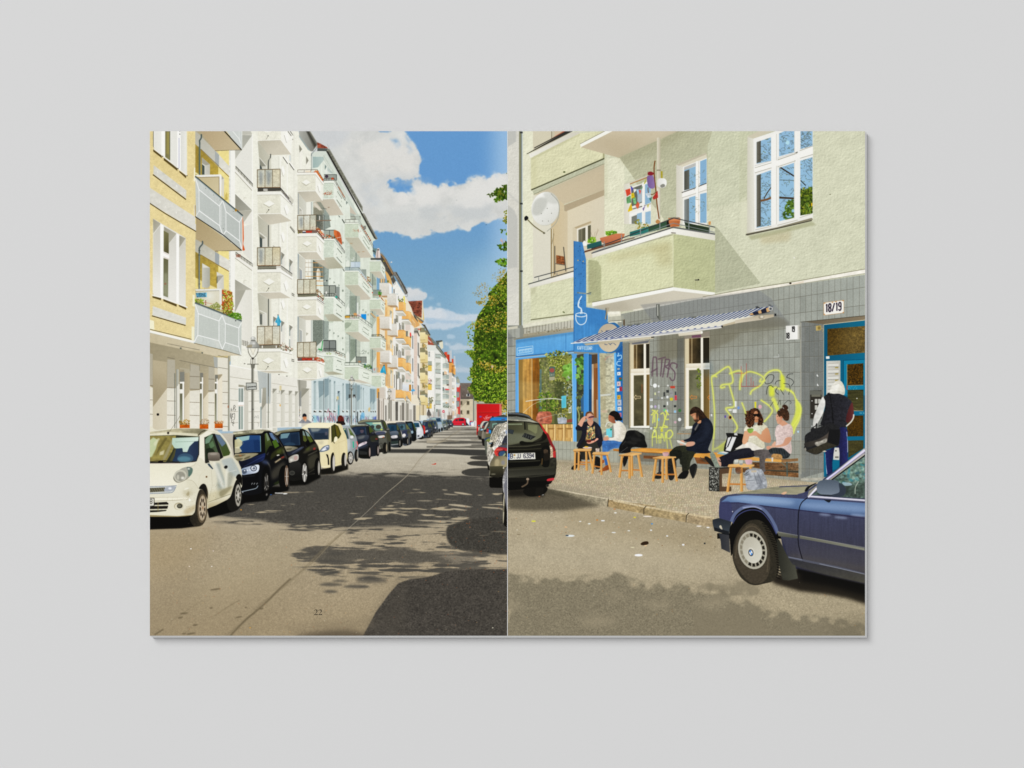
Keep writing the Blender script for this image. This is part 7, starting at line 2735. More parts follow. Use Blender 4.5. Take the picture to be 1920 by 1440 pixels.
P('8d8874','45 1048 350 985 700 890 712 905 690 925 350 1003 60 1068')
L('3d3a33','45 1060 350 998 700 918',8)
P('a9aa8a','70 1072 350 1010 700 925 745 960 700 970 350 1055 100 1110',a=.75,f=6)
P('b5a680','180 1080 500 1020 480 1120 200 1150',f=16,a=.4)
C('dcdbc2','0 735 58 715 55 1010 0 1050',a=.5,f=8)
E('55543c',882,658,5)
E('efeee4',525,1286,7)
E('8a8a6a',470,1010,20,4,a=.5)

# =========================== right picture: tiled ground floor, shop front, awning
TR=[573,600,624,649,674,699.5,725,750.5,776,801,826,851,877,902]
def trow(x,y):
 s=-.00108*(711-y)if y<711 else .00012*(y-711)
 return y+s*(x-1390)
def tiles(p,x0,x1,base,g=None,grout='66645a',ga=.7,step=None,rows=True,y0=500,y1=910):
 """tiled wall patch: outline p (spread coordinates), grout every tile"""
 k=list(_T)
 T(0,0,1)
 P(base,p,g=g,n=((.012,0),(.01,3)))
 old=_CL[0]
 CL(p)
 if old is not None:
  _CL[0]=_CL[0]*old
 xs=[]
 x=1183.0
 while x<x1+12:
  xs.append(x)
  x+=(7.1+max(0,x-1230)*.0125)if step is None else step
 for i in range(len(xs)-1):
  if xs[i]<x0-12:
   continue
  for j in range(len(TR)-1):
   v=rng.normal(0,.022)
   c='fff' if v>0 else '000'
   P(c,[xs[i],trow(xs[i],TR[j]),xs[i+1],trow(xs[i+1],TR[j]),xs[i+1],trow(xs[i+1],TR[j+1]),xs[i],trow(xs[i],TR[j+1])],a=min(abs(v),.06))
 for x in xs:
  if x0-5<x<x1+5:
   L(grout,[x,y0,x,y1],.75,a=ga)
   L('fff',[x+.8,y0,x+.8,y1],.5,a=.12)
 if rows:
  for y in TR:
   L(grout,[x0-4,trow(x0-4,y),(x0+x1)/2,trow((x0+x1)/2,y),x1+4,trow(x1+4,y)],.95,a=ga)
   L('fff',[x0-4,trow(x0-4,y)+1,x1+4,trow(x1+4,y)+1],.5,a=.14)
 _CL[0]=old
 _T[:]=k
T(0,0,1)
R('8d8f86',952,610,1625,906)
tiles('1158 590 1240 574 1322 559 1622 515 1622 906 1158 906',1183,1625,'97998f',g=('a3a79f',1250,600,1600,560))
# lit band at the top right, white ledge
T(1390,400,KR)
P('f3eee2','-380 830 0 762 480 690 1230 555 1230 592 480 712 0 795 -380 852',g=('e6dfcf',0,600,0,840),n=(.02,2))
L('77745f','-380 828 0 758 480 684 1230 552',5)
L('6d6a60','-380 856 0 798 480 716 1230 596',5,a=.6)
E('3a3228',488,694,12,9)
P('cfae8c','500 700 620 672 620 685 500 708',a=.4)
T(1390,560,KR)
# shade thrown by the balcony on the tiles and by the awning
P('7d8084','-1000 60 0 -60 180 -80 300 0 345 70 420 175 480 240 470 270 0 300 -800 330',a=.42,f=4)
P('6f6a58','-820 250 0 150 240 130 330 170 420 190 480 250 440 285 0 330 -60 400 -400 560 -820 620',a=.45,f=14)
P('77715c','-820 380 -200 250 200 170 420 260 300 420 -300 520 -820 640',a=.25,f=40)
# reveal of the doorway
tiles('1502 604 1545 606 1545 885 1502 897',1500,1548,'7d807c',step=8.6)
T(1390,560,KR)
L('b5b3a6','592 235 592 1740',8)
P('6d6454','590 232 1230 165 1230 215 820 255 640 232',g=('8a7d68',600,0,1230,0))
L('4a463c','590 232 1230 168',5)
L('d8c8a8','820 258 1230 212',8)
# light box and enamel plate
P('55534c','445 275 585 275 585 400 480 412',a=.6,f=5)
P('e3e2dc','442 270 575 262 578 402 446 410',g=('f2f1ec',442,0,560,0))
P('c3c1b6','560 264 578 264 580 402 560 404')
text('1d1d1d','19',502,276,12,52,lw=8,gap=.5)
text('1d1d1d','18',446,340,14,54,lw=8,gap=.45)
P('f1efe6','818 40 1018 15 1018 140 820 165')
L('b58a5c','818 40 1018 15 1018 140 820 165 818 40',5,a=.7)
for x,y in((825,155),(1012,138),(828,45),(1010,20),(905,38),(940,30)):
 E('b5804a',x,y,9,6,a=.75)
text('2a2034','18/19',838,56,22,78,lw=12,gap=.6,sl=(-.13,0))
text('2a2034','18',844,56,18,78,lw=5,gap=.85,sl=(-.13,0))
# door
P('0d5c78','820 260 1230 215 1230 1000 820 1000',g=('14708c',820,0,1230,0))
R('0f607c',820,900,1230,1800)
P('4f3c12','855 300 1230 270 1230 535 855 565',g=('6d5c34',855,300,1150,420),n=((.1,0),(.06,2)))
P('9a8a5c','1000 310 1130 300 1130 420 1000 440',f=50,a=.3)
L('c9bfa8','818 258 818 1000',5)
P('e9e9e4','840 572 875 570 876 596 842 598')
P('1480a0','1012 612 1230 600 1230 960 1012 960')
L('0a4258','1014 612 1014 960',5)
L('0a4258','1014 612 1225 602',4)
P('4f3a10','1052 652 1212 640 1212 855 1052 860',n=((.2,0),(.1,1)))
L('a89a7a','1050 650 1050 860 1212 856',5)
P('1480a0','1045 865 1225 860 1225 900 1045 905')
specks('1050 870 1150 866 1150 900 1050 904',26,['bfe0e4'],2,4)
P('b04838','1044 862 1056 862 1056 905 1044 905',a=.8)
T(1480,680,7.93)
P('3d3c22','868 405 1105 400 1105 715 868 715',n=((.05,0),(.08,5)),g=('55522f',0,400,0,715))
L('8a8568','960 660 1020 700',6,a=.6)
for y in range(430,715,24):
 L('6d6a48',[870,y,1105,y],6,a=.5)
P('b5a686','868 708 1105 712 1105 720 868 720')
E('f4f4f0',1008,531,8)
P('12708e','850 722 1125 722 1125 785 850 785')
for x in(1050,1062,1076,1100,1112):
 L('d8e4e8',[x,740,x+5,760],4)
P('4f3a10','860 788 1105 785 1105 1100 860 1100',n=((.12,0),(.06,2)))
# letter boxes
P('cfcdc4','552 -25 762 -32 762 480 552 480',g=('bdbbb1',552,0,762,0))
for y in(15,110,205,300,400):
 P('d9d8d0',[575,y,735,y-6,735,y+42,575,y+46])
 L('6a6860',[575,y+48,735,y+42],5)
 L('8f8d84',[575,y,735,y-6],4)
 P('a8985a',[682,y+50,732,y+48,732,y+66,682,y+68])
 # intercom
P('3a3630','312 415 482 412 482 830 312 830')
P('77766a','332 435 468 435 468 508 332 508')
for x,y in((340,568),(340,758),(340,945)):
 E('f2f2ee',x,y,8)
for y in(540,635):
 for x in(382,430):
  R('cfcec6',x,y,x+38,y+66)
  for j in range(3):
   L('77766c',[x+4,y+16+j*18,x+34,y+16+j*18],4)
for x,y in((420,185),(425,325)):
 C('e8e9e6',[x-10,y+15,x-6,y-15,x+4,y,x+14,y+20])
L('4d4a40','310 840 480 836',10,a=.5)
T(1390,560,KR)
P('c3ae72','740 270 792 264 795 312 742 318',g=('a89258',740,0,795,0))
E('8a7a4a',772,290,14,16)
Q('b0a27c','792 290 815 300 805 330',6)
P('6d6e66','684 912 798 914 798 952 684 952')
# ------------- upper edge of tiles at left, shop fascia
T(950,560,KR)
R('9b9d94',5,290,130,1200,g=('a8aaa2',5,0,130,0),n=(.015,2))
P('c9c6b4','5 285 110 270 110 296 5 308')
P('75787a','5 320 60 380 60 480 5 480',a=.5,f=6)
for y in(392,475,568,655,745,830,920,1010,1110):
 L('6b6c62',[5,y,90,y-6],5)
for x in(12,45,82):
 L('7b7c72',[x,300,x,1150],4,a=.7)
P('dcdac6','160 260 665 170 665 200 165 290',n=(.02,2))
P('b5b3a4','165 290 665 212 665 310 170 372',g=('c2c0b2',165,0,665,0))
for i in range(17):
 x=170+i*31
 L('77756a',[x,290-(x-165)*.156,x,368-(x-165)*.12],4)
L('77705c','165 300 400 262',5,a=.5)
P('a09a86','165 350 665 285 665 312 165 378')
specks('170 335 660 265 660 300 170 375',40,['6a5a40','55503f','c9c4b0'],4,9,a=.6)
P('8b8878','60 398 160 380 665 300 665 330 160 400 80 408',g=('a5a294',160,0,665,0))
P('6ca8d8','92 408 665 328 665 515 92 572',g=('5f9fd6',0,340,0,560),n=((.012,8),(.008,2)))
P('3f6f98','95 408 665 330 665 352 95 440',a=.45,f=8)
L('3f78ac','588 350 588 508',4)
L('2f6ca8','92 575 665 518',8)
L('8fc4ee','92 590 665 535',10)
for st in('105 490 260 468 262 540 105 562 105 490',):
 L('d8eef8',st,4)
for i in range(9):
 x=118+i*15
 y=520-i*2.4
 Q('e4f4fa',[x,y,x+8,y-12,x+10,y+14,x,y+24,x+11,y+26],4.5,a=.9)
L('e4f4fa','118 510 250 490',3,a=.7)
# shop window
T(950,560,KR)
P('6aa6de','88 590 665 545 700 545 700 1720 430 1720 400 1500 88 1300',g=('62a0d8',88,0,700,0))
P('55582f','118 605 645 552 652 1370 330 1370 118 1300',g=('7d7f4a',118,0,645,0))
leaves('330 600 645 560 650 1060 340 1060',900,['6f7a2c','8a933c','55622a','a3a550','3f4a20','b8b878'],6,16,jit=.2)
leaves('420 590 640 570 640 800 420 800',260,['a8ab58','c0c078','8f9a40'],5,11,a=.8)
P('a8824a','118 608 165 600 165 1330 118 1330',a=.75)
P('c9a05c','160 600 255 592 255 1290 160 1290',g=('b98a48',160,0,255,0),n=((.06,8),(.03,2)))
P('946426','255 592 320 586 330 700 305 1290 255 1290',n=((.06,8),(.03,2)),g=('7d5420',255,0,320,0))
L('e8d0a0','252 600 252 1280',5)
P('b5a272','120 820 330 830 330 1000 120 1000',a=.35,f=16)
P('4f7a9a','328 700 348 700 348 1180 328 1180',a=.7)
P('9a9a80','330 600 420 590 420 830 345 830',f=14,a=.4)
P('59706a','423 678 480 672 480 770 425 778')
E('a05a50',450,710,24,22)
text('c8d0cc','EXIT',428,745,9,20,lw=3)
P('b9b5a0','423 778 478 772 478 806 424 812')
P('2f3a2c','475 820 570 820 570 1320 475 1320',a=.55)
P('8a9080','350 830 470 830 470 1000 350 1020',f=14,a=.35)
leaves('570 680 640 660 640 800 580 780',40,['6a9a3a','8ab85a'],14,30)
leaves('590 760 650 850 650 1060 560 1000',60,['b9c8c8','4a5a5a','7a8a6a','e0e4e0','35422a'],6,14)
# interior lower part (tile 950,700)
T(950,700,KR)
P('7a7850','330 0 650 0 652 505 330 505',a=.25)
leaves('320 210 480 200 500 350 380 400 310 370',130,['55702a','6f8a34','3f5a20','8a9a44'],8,17)
Q('5d5a3a','400 385 395 300 410 230',7)
C('bf7a64','300 420 320 385 360 378 440 390 440 495 330 500 295 470',n=((.08,2),(.05,1)),g=('a8624c',300,0,440,0))
C('a9aeb4','505 420 520 395 560 400 590 430 590 500 515 500',n=(.1,2))
leaves('490 350 600 330 620 420 500 430',60,['7a7a30','55622a','93903f','a8a050'],6,13)
P('9a4a44','600 460 652 450 652 485 595 488',a=.8)
P('6ac4d8','543 226 590 220 592 340 546 345')
for i in range(7):
 L('3a8a9a',[552,248+i*13,582,245+i*13],4,a=.7)
P('e3e6dc','615 340 642 335 642 392 617 396')
R('55604a',624,348,634,384)
Q('dfe3e0','190 278 300 262 450 250 550 262',8,a=.85)
Q('e6e8e4','160 400 260 310 380 262',4,a=.7)
Q('d0d4d0','330 450 480 410 640 385',4,a=.6)
Q('c8ccc8','590 265 660 250',5,a=.6)
P('3a4030','330 500 655 500 655 512 330 512')
R('c9a468',330,505,658,695,n=((.05,8),(.03,2)))
for x in(400,480,568,650):
 R('e0bf86',x-16,505,x+10,690,n=(.04,8))
 L('8a6434',[x-16,505,x-16,690],4)
 L('8a6434',[x+10,505,x+10,690],4)
for x in(412,500,590):
 R('a8804a',x+4,545,x+58,640,a=.7)
 L('7a5a2c',[x,545,x+62,545],5)
 R('d9b57a',x+14,560,x+48,640,a=.8)
R('55482c',590,682,632,692)
# blue frame of the window
L('6cacE4'.lower(),'455 690 660 705',14)
P('66a4de','450 695 700 712 700 735 455 722')
L('a9d4f4','455 690 660 700',5)
P('62a2de','648 -150 700 -155 708 730 660 730',g=('7ab6ea',648,0,705,0))
L('a9d6f6','652 -150 664 700',6)
L('3f78b0','692 -150 700 720',6)
P('5a9ad8','95 -140 118 -140 122 430 106 420',g=('82bcec',95,0,120,0))
# entrance: plants behind glass, posts, brown door
T(950,560,KR)
P('4a4c3c','695 560 765 545 765 1500 695 1480')
leaves('695 600 765 600 765 830 700 820',50,['6a9a4a','55823a','86b05c','3f5a2c'],14,30)
leaves('700 850 765 880 765 1250 700 1200',40,['8a8a60','5a6a44','3a4430','6a7a50'],10,24)
P('3f6a94','735 1000 765 940 765 1120 740 1120',a=.9)
Q('a3a66a','700 1090 720 1150 715 1220',12)
P('4f94d4','765 545 815 540 815 1200 765 1200',g=('66a8e2',765,0,815,0))
for x in(778,790,802):
 L('357ab8',[x,545,x,1200],4)
P('1f4f78','815 550 850 555 850 1150 815 1150')
P('2f6ca0','820 560 850 560 850 900 822 900')
P('8a6a48','845 560 905 545 905 1180 845 1180',g=('a87a4c',845,0,905,0))
P('d8c8b0','845 650 862 640 862 1180 845 1180',n=(.1,8))
P('5a4a3a','845 555 900 550 900 640 845 650')
P('8a5a30','865 690 902 685 902 1180 870 1180',n=(.05,8))
P('54 98d8'.replace(' ',''),'902 540 920 540 935 1500 918 1500')
P('cfd4d8','890 1000 905 1000 905 1180 893 1180',a=.5)
# glass with stone wall behind
P('b5b296','922 540 1075 530 1092 1220 935 1360',g=('c2bfa6',922,0,1075,0),n=((.06,2),(.04,1)))
P('a89f80','930 550 980 545 985 1300 938 1300',a=.5)
Q('c98a7a','975 610 1000 580 1050 570',10,a=.6)
P('d8dcd8','930 950 1035 940 1035 958 930 968',a=.7)
P('d9b0a0','935 1110 1000 1100 1000 1130 945 1130',a=.4)
P('9ba09a','990 540 1060 535 1060 640 980 640',a=.3)
P('7ad0dc','988 1290 1045 1285 1045 1370 990 1375')
P('2f8a5a','1028 1290 1044 1288 1044 1305 1028 1306')
Q('e6e8e6','980 1270 1000 1230 1040 1225',6)
# sticker post
P('2f78b8','1085 480 1152 470 1152 1330 1100 1300',g=('2a6cab',1085,0,1152,0))
P('6ab4f0','1066 540 1085 535 1098 1240 1080 1240')
Q('bcdcf2','1092 530 1112 545 1100 570 1135 560 1138 590 1110 605',9,a=.9)
Q('bcdcf2','1130 620 1100 625 1095 655 1130 665',9,a=.9)
for x,y,w,h,c in((1098,688,22,14,'d8c8a8'),(1096,725,34,34,'e8e8e4'),(1114,778,30,34,'2f7a5a'),(1094,820,36,46,'d8c0c0'),(1094,885,24,34,'e6e4e4'),(1118,872,28,44,'b0384c'),(1096,955,34,42,'d8a83a'),(1098,1000,40,60,'b9bcc4'),(1100,1070,38,40,'dcdad4'),(1118,1130,20,40,'c87a8a')):
 P(c,[x,y+3,x+w,y,x+w+2,y+h,x+1,y+h+2])
 R('3a3a44',x+w*.3,y+h*.4,x+w*.6,y+h*.7,a=.5)
E('b03a3a',1128,790,12,7)
# sign board and round sign
P('4a8ac6','665 -845 752 -832 788 -390 788 -60 1005 100 1005 245 1150 260 1140 520 1060 545 665 525',a=.0)
P('4a80b4','665 -572 752 -560 788 -390 790 85 1003 120 1003 350 1000 540 1060 545 665 525',g=('5090c8',665,-500,665,500),n=((.02,8),(.01,2)))
P('3a76b0','790 85 1003 118 1003 300 790 240',a=.35,f=16)
L('2f649a','668 -570 668 525',6)
for _ in range(40):
 E('25486e',rng.uniform(675,780),rng.uniform(-540,200),rng.uniform(2,6),rng.uniform(2,8),a=.6)
for x,y in((708,-380),(760,-370)):
 E('c9a868',x,y,6)
L('8f9a94','700 -60 835 -45',13)
E('55605c',708,-58,6)
L('6a746e','800 -50 840 -62',10)
Q('dfeaf0','745 -25 715 30 712 80 740 100 735 150',11)
Q('dfeaf0','725 30 715 70 745 110 750 150',6)
ring('e6eef2',740,160,54,20,8)
Q('e6eef2','686 165 690 215 715 250 745 258 778 240 792 205 795 165',8)
text('dbe8f0','KAFFEEBAR',704,470,12.5,34,lw=4.2,gap=.32,sl=(.025,0))
P('2a6099','1150 250 1150 520 1085 545 1085 500',a=.9)
E('3a6f9f',1035,385,122,156)
E('b9ad98',1015,388,116,142,g=('cdbfa4',950,300,1060,500))
for st in('938 315 965 340','985 345 985 318 1010 318 1010 340','1025 320 1060 318','975 440 975 456 1000 456','1010 440 1035 460','1060 440 1085 460','1030 450 1050 440'):
 L('4a5a78',st,6,a=.85)
P('a9a08c','990 90 1020 85 1012 110 985 205 975 205')
L('55503f','985 92 990 205',6)
P('5d4a34','1158 205 1172 205 1172 270 1158 262')
# masonry and brackets above the awning
P('dfdcc8','1003 130 1130 125 1140 230 1010 240',n=((.04,2),(.02,1)))
P('a9a99a','1010 180 1160 165 1165 215 1010 225',a=.7)
L('6a6a5c','1010 225 1160 212',5)
P('f2efe0','1010 130 1125 128 1110 155 1010 160',a=.8,f=6)
# windows below the awning
T(1150,560,KR)
def cafewin(x0,x1,yt,bar,yb,xm,tint,post):
 P('8a8678',[x0-8,yt-24,x1,yt-40,x1,yt,x0-8,yt+20],n=(.03,1))
 P('d3c6a6',[x0,yt,x1,yt-12,x1,yb,x0,yb],g=('e0d6bd',x0,0,x1,0))
 P('6d5a3a',[x0+34,yt+6,xm,yt-2,xm,bar-8,x0+34,bar-6],g=('2f2a1c',x0+34,0,xm,0),n=((.1,3),(.04,2)))
 P('2f2a1e',[xm+20,yt-2,x1-2,yt-6,x1-2,bar-12,xm+20,bar-10])
 L('c9b894',[x0+62,yt+6,x0+62,bar-8],10,a=.7)
 P('efe8d6',[x0+6,bar,x1,bar-10,x1,bar+32,x0+6,bar+42],g=('d9cfb8',0,bar,0,bar+40))
 P(tint,[x0+34,bar+62,xm,bar+58,xm,yb-12,x0+34,yb-10],n=((.06,3),(.03,2)))
 P('6a5a38',[xm+28,bar+54,x1-2,bar+52,x1-2,yb-16,xm+28,yb-14],g=('8a7040',xm+28,0,x1,0))
 L('f0ebdc',[xm+12,yt,xm+14,yb],22)
 L('efe9da',[x0+18,bar+40,x0+18,yb],26)
 L('efe9da',[x0+4,bar+50,x1,bar+42],16)
 P('f2f0e6',[x0,yb-12,x1,yb-18,x1,yb+14,x0,yb+16])
 L(post,[x0-6,yt,x0-6,yb+10],10)
 L('4a463a',[x0-12,yt-10,x0-14,yb],4)
cafewin(170,360,452,700,1276,302,'5f5a42','b5a88a')
cafewin(718,956,390,648,1276,868,'6d6c52','c9bea2')
P('8f877a','700 375 955 320 955 375 710 400')
P('6a3a5a','780 365 870 355 870 385 780 388',a=.7)
T(1150,680,KR)
P('a3a38c','770 90 865 80 865 600 770 620',f=20,a=.3)
leaves('828 80 865 75 865 240 828 230',30,['7a8a30','55622a'],6,14)
for x,c in((240,'e8d0a8'),(795,'e08a44')):
 L(c,[x-34,342,x-14,320,x-14,333,x+32,333,x+32,352,x-14,352,x-14,366,x-34,342],4.5)
L('e08a44','958 320 936 345 958 370',5)
for x in(283,287):
 L('c0683c',[x,215,x,300],5,a=.4)
 # sills
P('a5a59a','135 652 362 655 362 690 135 688',n=(.05,1))
L('55554a','150 648 362 652',6)
P('8d8c80','635 690 780 650 770 705 640 702',n=(.05,1))
L('b0885c','635 704 770 706',6)
T(1150,560,KR)
# darker reveal beside second window
P('5d5f5c','638 400 697 390 697 1230 638 1330',a=.5)
L('40423d','638 400 638 1330',4,a=.6)
P('6a6a60','95 440 158 430 158 1250 95 1260',a=.4)
# graffiti: mauve tag on the tiles
for st in('385 770 395 600 410 580 430 600 435 770','375 730 440 690','445 600 520 580','485 600 470 770','520 600 490 780','520 600 560 610 540 660 510 670 560 700','625 690 630 650 580 640 570 680 610 730 605 800 580 810 560 780','535 780 560 640'):
 Q('6a5560',st,14,a=.8)
 # little stickers
for x,y,w,h,c in((565,865,46,22,'c84a34'),(525,905,26,26,'3a3d3c'),(502,925,14,44,'4a4c4a'),(560,910,32,58,'9a9a98'),(610,920,14,34,'4a4e55'),(408,930,14,24,'d8dca8'),(440,920,20,8,'d8d4dc'),(562,982,28,26,'d8cc30'),(608,958,22,48,'c84a5a'),(530,1020,14,36,'dfe2de'),(362,990,30,22,'e0e4e6'),(495,1055,24,20,'3a3d3c'),(600,1055,24,20,'3a3d3c'),(440,1050,20,40,'b9bcba'),(470,1290,22,28,'d8d03a'),(528,1100,16,24,'b8c8dc'),(440,1185,16,26,'7ab0d8')):
 P(c,[x,y+2,x+w,y,x+w+2,y+h,x+2,y+h+2])
 if w>20 and h>20:
  L('55555a',[x+5,y+h*.5,x+w-5,y+h*.45],4,a=.6)
for x,y,r,c in((414,862,19,'f0f2f0'),(450,868,10,'dfe2de'),(543,862,8,'e4e6e2'),(380,1070,14,'d8dad6'),(418,1070,12,'b8a8cc'),(410,1310,14,'e0e4da'),(376,1285,11,'d0d8e4'),(447,985,14,'8a8e8c'),(538,975,12,'dfe2e4'),(484,985,9,'dcdedc'),(508,1105,11,'6ac08a'),(615,1225,12,'c8a8b0'),(658,1198,16,'e6e8e6'),(660,1108,15,'4a7a4a'),(613,1120,12,'9ac0dc')):
 E(c,x,y,r,r*1.1)
Q('e0e4e2','378 795 374 850 388 865',9,a=.7)
text('4a4c4a','ANT',500,930,0.1,40,lw=4)
# neon-yellow writing
YN='dbe070'
T(1150,680,KR)
for st in('385 470 410 480 390 500','415 470 420 505 440 470','376 520 410 510 412 590','400 520 392 600','432 500 440 520 430 640 405 640','470 510 500 500 510 560 490 640 470 660','515 480 530 500 520 560 550 560','520 470 550 520','460 640 540 640 500 620'):
 Q(YN,st,13,a=.85)
for st in('388 830 390 720 420 670 432 800','385 740 430 730','452 720 456 800','440 750 480 740','470 800 480 700 510 780 520 690','540 850 530 700 570 670 590 710 560 750 540 750','560 750 585 850'):
 Q(YN,st,13,a=.85)
C('c8d860','380 640 500 600 600 700 590 800 400 800',f=40,a=.18)
BIG=('dce270','e6ee70')
def neon(p,w,a=.8):
 Q('d4dc60',p,w*1.9,a=a*.35,f=w*.6)
 Q(BIG[0],p,w,a=a,f=2)
neon('1030 140 985 130 975 170 990 300 1005 500 1000 700 988 850 990 880',13)
neon('985 140 1040 100 1140 40 1175 110 1180 200 1080 220 1070 250 1110 240',15)
neon('1150 220 1180 320 1200 400 1190 440 1120 450 1130 480 1190 560 1230 640 1200 690',14)
neon('1000 860 1060 830 1130 770',16)
C('cfd848','1050 830 1110 800 1110 880 1050 890',f=10,a=.7)
neon('1150 110 1240 80 1275 100 1260 180 1255 270',16)
T(1390,560,KR)
neon('0 830 20 760 70 725 140 735 210 770 230 810 185 825 200 790',14)
neon('230 810 190 860 110 910 90 950',16)
neon('230 770 270 730 330 708 385 720 405 780 420 860 400 900 330 880 300 950',16)
neon('430 890 480 905 520 940',16)
C('d6de4a','390 760 430 780 430 900 390 900',f=8,a=.85)
C('d6de4a','280 860 320 880 330 960 280 960',f=8,a=.85)
for st in('240 800 270 760 310 755 325 780 300 830 250 845 235 825','335 850 350 820 390 810','250 950 260 880 290 860 320 880','360 880 340 920 370 950','450 780 470 750 515 745','450 780 500 800 520 830 495 865','420 840 470 850 485 890 470 950','390 900 420 950'):
 Q('3a3c3a',st,6,a=.9)
for p in('0 670 0 870','52 640 52 870','-60 740 40 738','0 870 180 868','98 780 98 860','120 820 120 870'):
 L('b84a48',p,5,a=.7)
C('4a6a80','-340 600 -300 680 -330 790 -370 720',f=20,a=.4)
L('eef0ee','372 550 374 578 320 580',5,a=.7)
# awning
T(1150,560,KR)
AW='-420 445 -330 400 100 272 420 232 800 180 1050 155 1330 110 1560 75 1590 70 1560 95 1385 175 1080 275 1060 290 700 330 350 372 0 405 -420 440'
P('dfdccd',AW)
CL(AW)
for i in range(40):
 x0=-380+i*56
 t=(x0+380)/1960
 yt=400-t*335
 dx=150-t*10
 P('2f4274',[x0+dx,yt-70,x0+dx+34,yt-76,x0-180+26,yt+95,x0-180,yt+100])
P('8f94a8','-420 420 0 380 700 312 1080 268 1060 295 0 410 -420 450',a=.55)
for i in range(44):
 x=-390+i*34
 y=432-(x+390)*.112
 L('2f3f7c' if i%2 else 'e9e7e0',[x,y,x+20,y-3],6)
P('fff','100 272 800 180 1050 155 1300 115 1200 150 700 230 200 300',a=.14,f=16)
page('R')
L('f0eee6','-420 444 0 408 350 374 700 334 1075 286',8)
L('a8a596','-300 446 0 416 350 382 700 342',4)
P('c9c0a8','-290 448 -20 418 400 376 400 396 0 436 -270 465',g=('b5ab92',0,400,0,450))
L('2f2a22','378 384 405 380',10)
P('e0d8c6','645 345 875 320 885 340 870 350 650 372',g=('cfc6b0',0,330,0,370))
E('efece2',878,334,10,14)
P('b9ad94','1085 260 1270 205 1460 165 1470 185 1270 235 1085 275',g=('d3c8b0',1085,0,1460,0))
E('3a342a',1080,276,9,9)
P('b0a898','155 410 362 410 362 440 170 462',a=.6)
P('3d4660','185 440 360 412 340 440 190 455',a=.5)
P('4a4c48','428 55 462 55 462 150 488 205 480 222 455 215 430 170',g=('8f9188',428,0,480,0))
L('c3c4ba','440 60 442 170',9)
for x,y in((205,250),(765,180),(130,260)):
 P('6d6f6a',[x,y,x+70,y-6,x+50,y+12,x+10,y+10])
T(1390,560,KR)
P('2b2c3a','80 150 270 85 290 130 200 150 100 170')
P('cfa878','165 125 195 112 205 145 175 150')
P('cfa878','245 95 275 85 285 125 255 135')
P('cfa878','80 155 110 140 125 158 95 165')
P('4a4c50','140 78 165 74 190 95 150 95')
P('6a6c70','265 60 285 55 315 80 290 80')
E('b9bab8',292,100,22,20)
E('55585a',292,100,12,11)
P('8d8d86','300 110 340 150 345 180 320 185 300 150')
R('2d2e30',330,148,348,172)
P('b5aa94','-60 215 170 165 320 155 325 180 200 210 -60 245',g=('cfc6b4',0,160,0,240))
E('a39a88',200,182,30,22)
E('d3ccba',205,180,16,12)
# the right half of the big yellow piece
T(1310,750,6.345)
neon('515 30 550 120 568 195',16)
neon('740 0 830 60 878 120 850 180 780 260',17)
neon('880 -20 920 60 950 130',40,.75)
C('d8e060','880 -30 910 -20 955 110 930 140',f=12,a=.7)
C('d4dc60','1160 20 1200 60 1218 140 1190 250 1140 350 1125 400 1110 300 1150 180',f=8,a=.8)
neon('1160 -10 1200 60 1216 130 1195 240 1150 330 1130 400',16)
Q('3a3c3a','850 80 890 20',5)
Q('3a3c3a','940 60 970 0 975 60',5)
Q('3a3c3a','1010 60 1060 10 1100 20 1095 45',5)
for x,y,w,h,c in((665,20,22,74,'d8d040'),(430,12,22,70,'dfe2e0'),(405,110,48,42,'e0e2de'),(360,45,30,12,'c9d8dc'),(308,182,20,30,'6a5aa0'),(355,108,40,22,'d8dad4'),(145,165,18,30,'dcdedc')):
 P(c,[x,y+2,x+w,y,x+w,y+h,x+2,y+h])
for x,y,r,c in((732,80,21,'d8a8b0'),(476,93,16,'7a9ad0'),(376,207,20,'c88a4a'),(378,207,14,'2a2a2c'),(1185,377,11,'b8d8ec')):
 E(c,x,y,r,r*1.15)
T(1480,680,7.93)
neon('-40 410 20 425 70 470 100 560 105 640',18)
C('d4dc60','110 580 150 600 178 690 150 800 60 940 20 930 70 800 100 700',f=9,a=.75)
neon('150 600 176 690 150 800 60 940',18)

# =========================== right picture: pavement, kerb, roadway
page('R')
T(0,0,1)
P('b9ad94','952 856 1036 861 1160 870 1340 884 1440 896 1510 903 1560 906 1625 890 1625 1000 952 1000')
P('b7ab92','1030 860 1140 866 1330 880 1345 970 1340 985 1200 958 1100 935 1030 915',n=((.03,0),(.02,2)))
# tiles below the windows
P('a9aa9c','1036 826 1160 832 1160 868 1036 862',n=(.012,2))
for i in range(17):
 L('85857a',[1040+i*7.4,826,1040+i*7.4,868],.7,a=.8)
L('7d7c70','1036 842 1160 846',.8,a=.8)
L('cfc9b4','1036 864 1160 871',2,a=.8)
P('8d8d80','1160 820 1510 826 1510 885 1160 872',a=.35)
